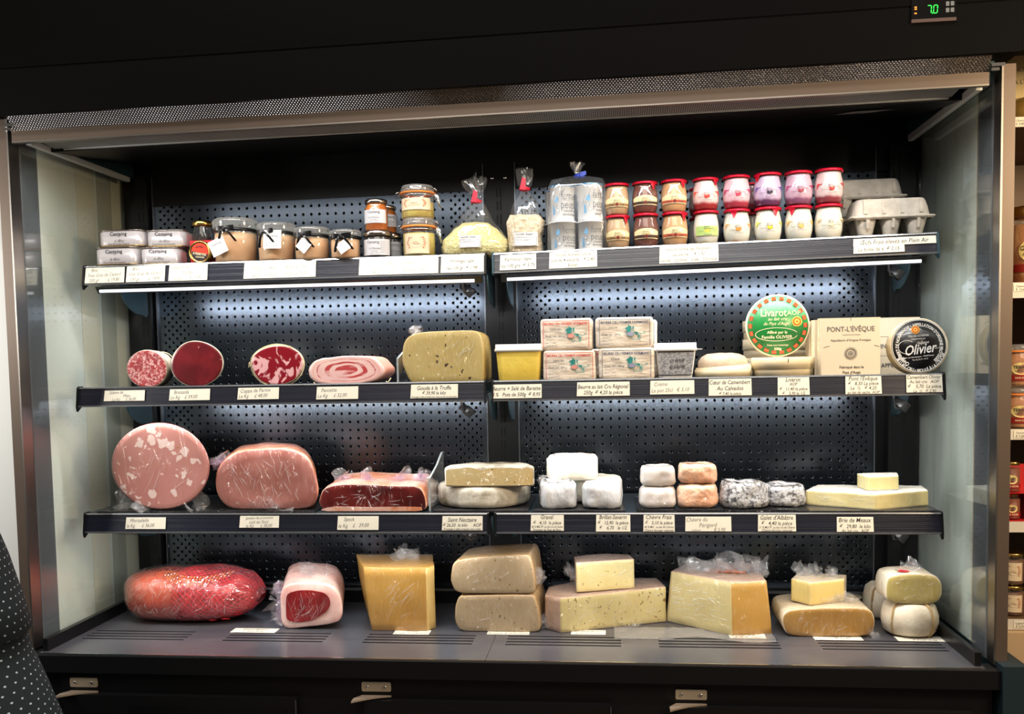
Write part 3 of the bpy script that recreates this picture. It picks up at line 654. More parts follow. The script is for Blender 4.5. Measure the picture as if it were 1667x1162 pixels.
for (a, b, yy, lines, what) in ((379, 451, 1025, ['Jambon Bayonne', '£ 34,00 le kg'], 'card lying on the deck between the netted ham and the cut ham'),
        (642, 700, 1028, ['Comté', '16 mois  € 29,80 le kilo'], 'card lying in front of the tall orange-yellow cheese block'),
        (794, 862, 1028, ['Tomme de Savoie', 'Fermière  € 26,50 le kilo'], 'card lying in front of the two stacked brown cheese pieces'),
        (930, 986, 1028, ['Abondance de Savoie', '€ 27,90 le kilo'], 'card lying in front of the long holed cheese wedge'),
        (1187, 1246, 1034, ['Comté 10 mois', '€ 22,90 le kilo'], 'card lying in front of the big pale cheese block'),
        (1324, 1403, 1037, ['Fromage au lait', 'cru  € 24,90'], 'card lying in front of the low amber cheese'),
        (1459, 1548, 1039, ['Tommette de Savoie', '€ 21,60 le kg'], 'card lying in front of the white tied tommette')):
    r1 = ray((a + b) / 2, yy); t = (-.598) / r1[2]; yc = CAM[1] + t * r1[1]
    x0, x1 = wx(a, yc, -.6), wx(b, yc, -.6); mb = MB(); wd = x1 - x0
    mb.rbox(0, 0, 0, wd, .034, .0007, .001, paper)
    for k, s_ in enumerate(lines): text(mb, s_, .011, plane((0, .006 - .014 * k, .0009), (1, 0, 0), (0, 1, 0)), ink, 'C', shear=.22, sx=.85, fit=wd - .004)
    o = mb.obj('price_card', None, ((x0 + x1) / 2, yc, -.5998)); tag(o, what, 'price card', 'price cards on the deck')
# ================================================================== TOP SHELF
def place(o, x, y, z, rz=0): o.location = (x, y, z); o.rotation_euler = (0, 0, rz); return o
tinm = mat('tin_label', S(206, 200, 202), .28, metal=.25); tinr = mat('tin_rim', S(190, 180, 170), .2, metal=1); gold = mat('gold_metal', S(200, 165, 95), .25, metal=1)
pinkm = mat('pink_tin_side', S(196, 120, 120), .35)
def tin(lab, pl, pr, pt, pb, yf, rz=0, dep=.07, side=False):
    z0 = wz(pb, wx((pl + pr) / 2, yf, .25), yf); z0 = max(z0, SZ(1, -.5)) if pb > 425 else z0
    x, w_ = span(pl, pr, yf, .27); h = wz(pt, x, yf) - z0
    t = thing('foie_gras_tin', lab, 'tin', (x, yf + dep / 2, z0), rz, 'foie gras tins')
    b = MB(); b.sweepabs(rrect(w_, dep, .018, 6), [(0, .0005), (-.002, .0005), (-.001, .002), (-.001, h - .003), (None, h - .003)], tinm)
    n = lambda u, v: Vector((u, -dep / 2 - .0006, v))
    text(b, 'Castaing', .0115, at(n, -.002, h * .76), ink, off=.01, sx=1.05); text(b, 'PARIS', .003, at(n, 0, h * .60), ink)
    text(b, 'le Bloc', .009, at(n, .0, h * .33), ink, shear=.5, off=-.01); text(b, 'Foie Gras de Canard', .0062, at(n, -.002, h * .14), ink)
    if side:
        for k in range(5): b.box(w_ / 2 - .0016, w_ / 2 - .0004, -.014 + k * .007, -.010 + k * .007, .006, h - .008, pinkm)
    b.obj('tin_body', t)
    r = MB()
    for zz in (.0008, h - .0012): r.tube([(a, c, zz) for a, c in rrect(w_ + .001, dep + .001, .0185, 6)], .0013, tinr if zz > .01 else gold, 5, True)
    r.obj('rim', t); return t
tin('silvery foie gras tin, lower left of the stack at the shelf end', 152, 222, 402, 431, .062, 0)
tin('silvery foie gras tin, lower right of the stack, red print on its end', 225, 287, 402, 430, .062, .10, .07, True)
tin('silvery foie gras tin, upper left of the stack at the shelf end', 159, 232, 374, 400.5, .078, 0)
tin('silvery foie gras tin, upper right of the stack, set further back', 236, 298, 374, 401, .085, .08, .07, True)
t_ = tin('foie gras tin with pink side partly hidden behind the lower right tin', 262, 306, 403, 427, .135, .05, .06, True)
def lidmetal(b, r, z, h, m, n=36): b.lathe([(0, z + h), (r * .8, z + h), (r * .84, z + h - .0012), (r * .93, z + h - .0012), (r, z + h - .003), (r, z + .001), (r * .97, z), (r * .9, z)], m, n=n)
# truffle jar, tall jar, red box
t = thing('tall_glass_jar', 'tall glass jar with gold lid behind the round truffle jar', 'jar', (wx(331, .14, .27), .14, SZ(1, -.7)))
h = wz(358, -.6, .14) - SZ(1, -.7)
b = MB(); b.lathe([(0, 0), (.020, 0), (.022, .003), (.022, h - .03), (.018, h - .016), (.018, h - .010)], JG, n=28); b.obj('glass', t)
b = MB(); b.lathe([(0, .002), (.0205, .002), (.0205, h - .038), (0, h - .038)], mat('brown_truffles', S(62, 42, 34), .4, c2=S(28, 20, 18), nscale=90, bump=(70, .004)), n=24); b.obj('truffles', t)
b = MB(); lidmetal(b, .0225, h - .012, .012, gold); b.obj('lid', t)
x0, w_ = span(307, 357, .088, .27); zt_ = wz(390, x0, .088)
b = MB(); b.box(-w_ / 2, w_ / 2, 0, .03, 0, zt_ - SZ(1, x0), mat('red_card', S(205, 30, 42), .45)); o = b.obj('red_box', None, (x0, .098, SZ(1, x0))); tag(o, 'small bright red card box behind the round truffle jar', 'box')
xc = wx(325.5, .06, .26); R = .0262
t = thing('truffle_jar', 'small truffle jar lying on its side, gold rimmed red lid facing out', 'jar', (xc, .060, SZ(1, xc)))
b = MB(); b.lathe([(0, .032), (R * .86, .032), (R * .93, .028), (R * .93, .008)], JG, (0, 0, R), 28, axis='y'); b.lathe([(0, .03), (R * .85, .03), (R * .85, .006), (0, .006)], MC['brown_truffles'], (0, 0, R), 24, axis='y'); b.obj('jar_body', t)
b = MB(); b.lathe([(0, .0), (R * .82, .0), (R * .86, -.0015), (R * .96, -.001), (R, .002), (R, .010), (R * .94, .012)], gold, (0, 0, R), 36, axis='y')
P_ = plane((0, -.0006, R)); redm = mat('label_red', S(226, 62, 40), .4)
b.flat(ell(.0205, n=32), P_, redm); P2 = plane((0, -.0010, R))
b.flat([(-.0195, .003), (.019, -.006), (.0155, -.0135), (.006, -.0197), (-.006, -.0197), (-.0145, -.014), (-.0195, -.006)], P2, ink)
P3 = plane((0, -.0014, R)); cream = mat('cream_print', S(238, 220, 180), .5)
text(b, 'TRUFFES', .0052, arc(P3, 0, 0, .0125, pi / 2), ink, off=.02); text(b, 'P.PEBEYRE', .0072, at(P3, 0, -.0045, -.15), cream, off=.02, fit=.031); text(b, 'CAHORS', .0052, at(P3, .0005, -.0115, -.12), cream, off=.02)
b.obj('lid', t)
# ribboned foie gras jars
foie = mat('foie_gras', S(226, 186, 146), .45, c2=S(214, 166, 124), nscale=25, sss=.2, ramp_z=(.075, .09, S(214, 196, 130), .02))
rib = mat('black_ribbon', S(16, 16, 18), .3); tagm = mat('tag_paper', S(236, 236, 238), .5)
def fjar(lab, pl, pr, pt, yc, tw, tz, tu, rot, bowu):
    x, w_ = span(pl, pr, yc, .27); z0 = SZ(1, x); h = wz(pt, x, yc) - z0; r = w_ / 2
    t = thing('ribboned_foie_gras_jar', lab, 'jar', (x, yc, z0), 0, 'ribboned foie gras jars')
    b = MB(); b.lathe([(0, 0), (r * .86, 0), (r * .93, .004), (r * .95, h * .55), (r * .90, h * .74), (r * .92, h * .78)], JG, n=40); b.obj('glass', t)
    b = MB(); b.lathe([(0, .002), (r * .84, .002), (r * .90, .006), (r * .92, h * .5), (r * .89, h * .66), (0, h * .67)], foie, n=36); b.obj('foie_gras', t)
    b = MB(); b.lathe([(r * .92, h * .76), (r * .98, h * .78), (r, h * .82), (r * .98, h * .86), (r * 1.0, h * .89), (r * .99, h * .94), (r * .90, h * .985), (r * .6, h), (0, h * .99)], film('thick_glass_lid', (.9, .92, .88), .05, .0015, 14, milk=.12), n=40); b.obj('glass_lid', t)
    b = MB(); zc = h * .72
    b.lathe([(r * .93, zc - .0035), (r * .955, zc - .0035), (r * .955, zc + .0035), (r * .93, zc + .0035)], rib, n=40)
    C = cyl(r * .97, zc, 0)
    for sx_ in (-1, 1):
        vs = []; fs = []
        for k in range(9):
            a = k / 8 * pi; u = bowu + sx_ * (.004 + .020 * sin(a * .5) * (1 if k < 8 else 1)); 
            u = bowu + sx_ * .024 * sin(a); v = .006 * (1 - cos(a)) * .5 * (1 if sx_ > 0 else .7) - .003 + .004 * sin(a)
            p = C(u, v); p = p + Vector((0, -.006 * sin(a), 0))
            vs += [p + Vector((0, 0, -.0035)), p + Vector((0, -.001, .0035))]
        b.add(vs, [(2 * k, 2 * k + 2, 2 * k + 3, 2 * k + 1) for k in range(8)], rib)
        vs = []
        for k in range(8):
            q = k / 7; p = C(bowu + sx_ * (.003 + (.024 if sx_ > 0 else .012) * q), -.028 * q ** 1.3 * (1 if sx_ > 0 else 1.2)); p = p + Vector((0, -.004 - .003 * sin(q * pi), 0))
            vs += [p - Vector((.003, 0, 0)), p + Vector((.003, 0, 0))]
        b.add(vs, [(2 * k, 2 * k + 1, 2 * k + 3, 2 * k + 2) for k in range(7)], rib)
    b.lathe([(0, .004), (.0045, .002), (.0045, -.002), (0, -.004)], rib, tuple(C(bowu, 0) + Vector((0, -.004, 0))), 10)
    b.obj('ribbon', t)
    b = MB(); y_ = -r * .97 - .006; q = plane((0, 0, 0))
    g = at(lambda u, v: Vector((u, y_ + .002 * v / tw, v)), tu, tz, rot)
    b.add([g(-tw / 2, -tw / 2), g(tw / 2, -tw / 2), g(tw / 2, tw / 2), g(-tw / 2, tw / 2)] + [g(-tw / 2, -tw / 2) + Vector((.001, .002, .001)), g(tw / 2, -tw / 2) + Vector((.001, .002, .001)), g(tw / 2, tw / 2) + Vector((.001, .002, .001)), g(-tw / 2, tw / 2) + Vector((.001, .002, .001))], [(0, 1, 2, 3), (4, 5, 6, 7), (0, 1, 5, 4), (1, 2, 6, 5), (2, 3, 7, 6)], tagm, False)
    g2 = lambda u, v: g(u, v) - Vector((0, .0006, 0))
    text(b, 'Castaing', tw * .2, at(g2, 0, tw * .22), inkg); text(b, 'le Foie Gras', tw * .13, at(g2, 0, -tw * .18), inkg, shear=.3); text(b, 'de Canard Entier', tw * .10, at(g2, 0, -tw * .33), inkg)
    b.obj('paper_tag', t); return t
fjar('largest ribboned foie gras jar, white tag hanging askew at its left', 350, 420, 357, .095, .036, .034, -.021, .42, -.006)
fjar('ribboned foie gras jar with a large upright square tag', 421, 481, 364, .085, .040, .046, .006, -.03, -.014)
fjar('ribboned foie gras jar with its tag tilted on one corner, third of four', 480, 537, 371, .078, .026, .030, -.006, -.72, -.010)
fjar('smallest ribboned foie gras jar, just left of the orange jars', 538, 588, 375, .072, .024, .024, .004, .6, .0)
# small castaing jars
amber = mat('amber_preserve', S(206, 118, 22), .25, c2=S(178, 88, 12), nscale=12, sss=.3); darkp = mat('dark_preserve', S(40, 26, 22), .3)
greyl = mat('grey_label', S(205, 203, 206), .45)
def sjar(lab, pl, pr, pt, pb, yc, content, lidm, la0, dark=False, lw=1.0):
    x, w_ = span(pl, pr, yc, .27); z0 = wz(pb, x, yc) if pb else SZ(1, x); h = wz(pt, x, yc) - z0; r = w_ / 2
    t = thing('preserve_jar', lab, 'jar', (x, yc, z0), 0, 'small preserve jars')
    pf = [(0, .001), (r * .88, .001), (r * .97, .004), (r * .97, h * .70), (r * .84, h * .79), (r * .84, h * .84)] if not dark else [(0, .001), (r * .85, .001), (r * .9, .003), (r * .9, h * .68), (r * .86, h * .74), (r * .86, h * .78)]
    b = MB(); b.lathe([(a + .0006 if a else 0, z) for a, z in pf], JG, n=32); b.obj('glass', t)
    b = MB(); b.lathe([(max(a - .0012, 0), z + .001) for a, z in pf] + [(0, pf[-1][1])], content, n=28); b.obj('preserve', t)
    b = MB(); lidmetal(b, r * (.95 if not dark else 1.0), h * (.86 if not dark else .80), h * (.14 if not dark else .2), lidm); b.obj('lid', t)
    b = MB(); rr = r * (.97 if not dark else .9) + .0012; hl = h * (.42 if not dark else .58); zc = h * (.44 if not dark else .38)
    C = cyl(rr, zc, 0, -pi / 2 + la0); patch(b, C, min(w_ * 1.15 * lw, rr * 3), hl, greyl, 16, 2); C2 = cyl(rr + .0006, zc, 0, -pi / 2 + la0)
    text(b, 'Castaing', .0085, at(C2, -.004 if dark else 0, hl * .32), ink); text(b, 'le Chutney', .006, at(C2, 0, -hl * .08), inkg, shear=.4); text(b, 'de mangue', .0038, at(C2, 0, -hl * .25), inkg); text(b, 'au poivre de Sichuan', .003, at(C2, 0, -hl * .38), inkg)
    if dark:
        for k in range(6): text(b, 'ingrédients', .0028, at(C2, .019, hl * (.34 - .13 * k)), inkg)
    b.obj('paper_label', t); return t
sjar('small dark jar with grey label under the front amber jar', 592, 639, 377, None, .076, darkp, tinr, 0, True)
sjar('small amber preserve jar on top, the front one of two', 595.5, 633, 325.5, 377.2, .076, amber, tinr, 0)
sjar('small dark jar standing behind the front dark jar', 622, 655, 381, None, .125, darkp, tinr, .5, True)
sjar('small amber preserve jar peeping out behind the front amber jar', 613, 647, 335.5, 381.5, .125, amber, tinr, .5)
# clip-top jars
orng = mat('orange_rubber', S(238, 140, 62), .4); rill = mat('yellow_rillettes', S(196, 176, 92), .45, c2=S(178, 152, 70), nscale=30)
ornl = mat('ornate_label', S(222, 202, 170), .5); orne = mat('ornate_print', S(192, 128, 92), .5); wire = mat('steel_wire', (.7, .7, .7), .18, metal=1)
lidg = film('pale_glass_lid', (.93, .94, .92), .04, .001, 14, milk=.15)
def ornate(b, C, w_, h, full=False):
    patch(b, C, w_, h, ornl, 14, 2); f = lambda u, v: C(u, v) + (C(u, v) - C(0, 0)).normalized() * 0
    d = lambda u, v: C(u, v) + Vector((0, -.0006, 0))
    for s_ in (-1, 1): 
        b.flat([(s_ * (w_ * .46) + a, c) for a, c in ((-.0003, -h * .45), (.0003, -h * .45), (.0003, h * .45), (-.0003, h * .45))], d, orne)
        b.flat([(a * w_ * .46, s_ * h * .43 + c) for a, c in ((-1, -.0002), (1, -.0002), (1, .0003), (-1, .0003))], d, orne)
        for k in range(7):
            a = k * .42 + .3; u, v = s_ * w_ * (.34 - .05 * abs(k - 3) * .5), h * (.30 - .085 * k) ; q = .0018 + .0006 * (k % 3)
            b.flat([(u + q * 1.3 * cos(j) , v + q * sin(j + k)) for j in (0, 1.2, 2.1, 3.3, 4.4, 5.3)], d, orne)
        b.flat([(s_ * w_ * .20 + .0045 * cos(j), h * .28 + .002 * sin(j * 1.5 + .3)) for j in (0, .8, 1.9, 2.9, 3.7, 5.2)], d, orne)
    d2 = lambda u, v: C(u, v) + Vector((0, -.0010, 0))
    b.flat([(w_ * .2 * cos(2 * pi * k / 16), h * .13 * sin(2 * pi * k / 16) - h * .04) for k in range(16)], d2, ornl)
    text(b, 'Rillettes', .0042, at(d2, 0, -h * .03), mat('ornate_ink', S(140, 90, 60), .5), fit=w_ * .32)
def cjar(lab, pl, pr, pt, pb, yc, big):
    x, w_ = span(pl, pr, yc, .27); z0 = wz(pb, x, yc) if pb else SZ(1, x); h = wz(pt, x, yc) - z0; r = w_ / 2
    t = thing('clip_top_jar', lab, 'jar', (x, yc, z0), 0, 'clip-top jars with orange seals')
    b = MB(); b.lathe([(0, .0), (r * .84, .0), (r * .93, .004), (r * .93, h * .62), (r * .90, h * .67), (r * .96, h * .70), (r * .97, h * .74)], JG, n=40); b.obj('glass', t)
    b = MB(); b.lathe([(0, .003), (r * .83, .003), (r * .90, .006), (r * .90, h * (.6 if big else .5)), (0, h * (.6 if big else .5))], rill, n=36); b.obj('rillettes', t)
    b = MB(); b.lathe([(r * .8, h * .745), (r * .99, h * .745), (r * 1.02, h * .765), (r * .99, h * .79), (r * .8, h * .79)], orng, n=40); b.obj('rubber_seal', t, label='orange rubber seal')
    b = MB(); b.lathe([(r * .8, h * .80), (r * .94, h * .80), (r * .95, h * .84), (r * .90, h * .89), (r * .92, h * .93), (r * .86, h * .985), (r * .5, h), (0, h)], lidg, n=40); b.obj('glass_lid', t)
    b = MB(); b.tube([(r * .95 * cos(a), r * .95 * sin(a), h * .69) for a in [2 * pi * k / 28 for k in range(28)]], .0012, wire, 5, True)
    b.tube([(r * .93 * cos(a), r * .93 * sin(a), h * .87) for a in [2 * pi * k / 28 for k in range(28)]], .0012, wire, 5, True)
    b.tube([(-r * .95, -.006, h * .69), (-r * 1.22, -.008, h * .66), (-r * 1.18, -.008, h * .80), (-r * .98, -.006, h * .84)], .0012, wire, 5)
    b.tube([(-r * .96, .004, h * .69), (-r * 1.16, .004, h * .69), (-r * 1.12, .004, h * .78), (-r * .98, .004, h * .80)], .001, wire, 5)
    for dy in (-.009, .006): b.tube([(r * .94, dy, h * .87), (r * 1.06, dy, h * .90), (r * 1.10, dy, h * .84), (r * 1.04, dy, h * .66), (r * 1.0, dy, h * .60), (r * 1.05, dy, h * .56), (r * 1.12, dy, h * .64), (r * 1.20, dy, h * .72), (r * 1.20, dy, h * .52), (r * 1.30, dy, h * .34)], .0013, wire, 5)
    b.obj('wire_clip', t)
    b = MB(); zc = h * (.42 if not big else .32); hl = h * (.34 if not big else .50); C = cyl(r * .935 + .0006, zc); ornate(b, C, w_ * (.98 if not big else .78), hl); b.obj('paper_label', t); return t
cjar('clip-top jar with orange seal, lower of the two stacked, square label', 655, 711, 356, None, .082, True)
cjar('clip-top jar with orange seal, upper of the two stacked, wide label', 653.5, 710, 303, 359, .082, False)
# bags
grated = mat('grated_cheese', S(222, 214, 160), .6, c2=S(200, 190, 120), nscale=130, nlo=.35, nhi=.65, bump=(160, .006), sss=.2)
parm = mat('parmesan_shavings', S(222, 208, 182), .65, c2=S(200, 180, 150), nscale=120, bump=(150, .006))
def bag(lab, x0, x1, ztop, zfill, y, d, m, tie, tiez, tiex, labelbox, lines, neck, top, full=.5, tie_m=None, second=False):
    x = (x0 + x1) / 2; w_ = x1 - x0; z0 = SZ(1, x); H = ztop - z0
    t = thing('cheese_bag', lab, 'bag of cheese', (x, y, z0), 0)
    out = rrect(w_, d, d * .42, 6); fh = zfill - z0
    b = MB(); b.sweep(out, [(0, .001), (.9, .001), (.97, .006), (.985, .02), (.95, fh * .45), (full + .16, fh * .8), (full - .1, fh * .97), (0, fh)] , m, 'z')
    b.noise(.0055, 60, 3).noise(.002, 160, 8); b.obj('grated_cheese', t)
    b = MB(); nz = tiez - z0; pr = [(0, 0), (.95, 0), (1.01, .006), (1.02, .02)]
    for k in range(1, 11):
        q = k / 10; pr.append((1.0 + (neck - 1.0) * (q ** (1.25 if full < .6 else 2.2)), .02 + (nz - .02) * q))
    pr += [(neck * 1.0, nz + .004), (neck * 1.6, nz + .012), (top, H * .93), (top * 1.12, H)]
    b.sweep(out, pr, BAG, 'z', shift=(tiex, 0)); b.noise(.006, 34, 5, lambda v: min(1, v.z / (H * .4))).noise(.003, 90, 2)
    b.obj('plastic_bag', t)
    f = tuft((w_ * .30, .03, H - nz), 11, BAG, tall=1, gather=.15); f.obj('gathered_top', t, (tiex, 0, nz))
    b = MB(); b.tube([(tiex + .009 * cos(a), .009 * sin(a), nz + .001 * sin(3 * a)) for a in [2 * pi * k / 12 for k in range(12)]], .0042, tie, 6, True)
    b.exy([(tiex - .010, nz - .002), (tiex - .004, nz + .024), (tiex + .004, nz + .020), (tiex + .003, nz - .004)], -.012, -.010, tie); b.obj('tie', t, label='red tie')
    b = MB(); lx0, lx1, lz0, lz1 = labelbox; g = lambda u, v: Vector((u, -d * .5 - .003 + .08 * 0, v)); b.exy([(lx0 - x, lz0 - z0), (lx1 - x, lz0 - z0), (lx1 - x, lz1 - z0), (lx0 - x, lz1 - z0)], -d * .5 - .0035, -d * .5 - .0028, white)
    lw = lx1 - lx0; lh = lz1 - lz0; g = at(plane((0, -d * .5 - .0045, 0)), (lx0 + lx1) / 2 - x, (lz0 + lz1) / 2 - z0)
    text(b, lines[0], lh * .2, at(g, -lw * .45, lh * .38), ink, 'L', off=.01, fit=lw * .9); text(b, lines[1], lh * .11, at(g, -lw * .45, lh * .22), inkg, 'L', fit=lw * .9)
    text(b, lines[2], lh * .14, at(g, -lw * .42, -.02 * lh), ink, 'L', fit=lw * .8); text(b, lines[3], lh * .11, at(g, -lw * .42, -.2 * lh), ink, 'L', fit=lw * .8); text(b, lines[4], lh * .09, at(g, -lw * .42, -.36 * lh), inkg, 'L', fit=lw * .8)
    for a, c, e, f2 in ((-.47, -.46, .47, -.44), (-.47, .12, .47, .14), (-.47, -.46, -.455, .14), (.455, -.46, .47, .14)): b.flat([(a * lw, c * lh), (e * lw, c * lh), (e * lw, f2 * lh), (a * lw, f2 * lh)], g, inkg)
    b.obj('paper_label', t); return t
tred = mat('red_tie', S(214, 28, 62), .4)
yb = .095
def W(px, y=yb): return wx(px, y, .28)
bag('large clear bag of grated cheese gathered with a red tie, left of the gap', W(720), W(828), wz(291, .0, yb), wz(362, 0, yb), yb, .085, grated, tred, wz(327, 0, yb), .004, (W(753), W(787), wz(402, 0, yb - .04), wz(382.5, 0, yb - .04)), ['OLIVIER  Rouen', 'Fromager du Terroir', 'Emmental Grand Cru', 'râpé', 'A conserver au frais'], .10, .34)
bag('tall narrow bag of pale grated parmesan with a red tie', W(827), W(884), wz(275, .1, yb), wz(349, .1, yb), yb, .055, parm, tred, wz(307, .1, yb), .0, (W(839), W(877), wz(400, .1, yb - .028), wz(378, .1, yb - .028)), ['OLIVIER  Rouen', 'Fromager du Terroir', 'Parmesan Reggiano', 'râpé', 'A conserver au frais'], .24, .42, full=.95)
# white pots in a bag
potm = mat('white_pot', S(228, 230, 232), .35); foilb = mat('blue_foil', S(70, 150, 205), .25, metal=.5, c2=S(180, 215, 235), nscale=60, bump=(60, .003)); blu = mat('pale_blue_print', S(110, 165, 205), .4); greyt = mat('grey_print', S(96, 98, 104), .5)
def pot(lab, pl, pr, pt, pb, yc, a0, foil):
    x, w_ = span(pl, pr, yc, .28); z0 = wz(pb, x, yc) if pb else SZ(1, x); h = wz(pt, x, yc) - z0; r = w_ / 2
    t = thing('yogurt_pot', lab, 'yogurt pot', (x, yc, z0), 0, 'white yogurt pots in the bag')
    b = MB(); rf = lambda z: r * (.90 + .07 * z / h)
    b.lathe([(0, 0), (r * .88, 0), (r * .90, .002), (r * .97, h - .004), (r, h - .004), (r, h - .0015), (0, h - .0015)], potm, n=36)
    C = cyl(r, h * .5, .0006, -pi / 2 + a0, rf)
    text(b, 'ferme des', h * .34, at(C, -.002, h * .20), greyt, 'L', off=-.01, fit=r * 2.2); text(b, 'peupliers', h * .34, at(C, -.002, -h * .05), greyt, 'L', off=-.01, fit=r * 2.2)
    text(b, 'YAOURT NATURE', h * .075, at(C, .004, -h * .24), greyt, 'L', off=.01); text(b, 'DE NOS BREBIS', h * .075, at(C, .002, -h * .34), greyt, 'L', off=.01)
    b.flat([(-.020, .004), (-.011, .000), (-.0085, .009), (-.013, .016)], C, blu); b.flat([(-.024, -.004), (-.019, -.010), (-.017, -.024), (-.024, -.026)], C, blu)
    b.flat([(-.019, -.005), (-.010, -.004), (-.013, -.010)], C, greyt); b.flat([(-.0178, -.0056), (-.0115, -.0048), (-.0135, -.0088)], cyl(r, h * .5, .0010, -pi / 2 + a0, rf), potm)
    q = [(-.010 + .004 * cos(k), -.017 + .0035 * sin(k)) for k in [2 * pi * j / 12 for j in range(12)]]; q2 = [(-.010 + .0034 * cos(k), -.017 + .0029 * sin(k)) for k in [2 * pi * j / 12 for j in range(12)]]
    b.flat(q, C, greyt); b.flat(q2, cyl(r, h * .5, .0010, -pi / 2 + a0, rf), potm)
    b.obj('pot_body', t)
    b = MB(); b.lathe([(r * .99, h - .004), (r * 1.02, h - .004), (r * 1.02, h - .0005), (r * .9, h + .0004), (0, h + .0004)], foilb if foil else potm, n=30); b.noise(.0006, 200); b.obj('foil_lid', t)
yp = .08
pot('white yogurt pot, lower left in the bagged block of four', 895, 939, 362, None, yp, .1, False)
pot('white yogurt pot, lower right in the bagged block of four', 939.5, 983, 361, None, yp, .15, False)
pot('white yogurt pot with blue lid, upper left in the bagged block', 895, 938, 304, 361.5, yp, .02, True)
pot('white yogurt pot with blue lid, upper right in the bagged block', 939, 983, 301, 360.5, yp, .35, True)
pot('yogurt pot behind the bagged block, showing at its left, lower', 888, 925, 365, None, yp + .071, .6, False)
pot('yogurt pot behind the bagged block, showing at its left, upper', 888, 925, 312, 365, yp + .071, .6, True)
x0, x1 = wx(893, yp - .03, .28), wx(985, yp - .03, .28); xm = (x0 + x1) / 2; z0 = SZ(1, xm); H = wz(299, xm, yp) - z0
t = thing('plastic_pack_bag', 'clear plastic bag around the white pots, closed with a blue tie', 'bag', (xm, yp + .0, z0))
b = MB(); b.sweep(rrect(x1 - x0 + .006, .073, .02, 6), [(.98, 0), (1, .006), (1, H * .5), (.99, H - .01), (.9, H + .004), (.5, H + .012), (.1, H + .017)], BAG, 'z', shift=(.006, 0)); b.noise(.003, 30, 9, lambda v: .6 if v.z > .01 else 0).noise(.0012, 90, 2); b.obj('plastic_film', t)
f = tuft((.034, .02, .030), 21, BAG, gather=.2); f.obj('gathered_top', t, (.002, 0, H + .016))
b = MB(); b.tube([(.006 + .008 * cos(a), .008 * sin(a), H + .016) for a in [2 * pi * k / 12 for k in range(12)]], .0045, mat('blue_tie', S(35, 60, 170), .4), 6, True); b.exy([(.010, H + .012), (.022, H + .016), (.021, H + .024), (.008, H + .022)], -.014, -.011, MC['blue_tie']); b.obj('tie', t, label='blue tie')
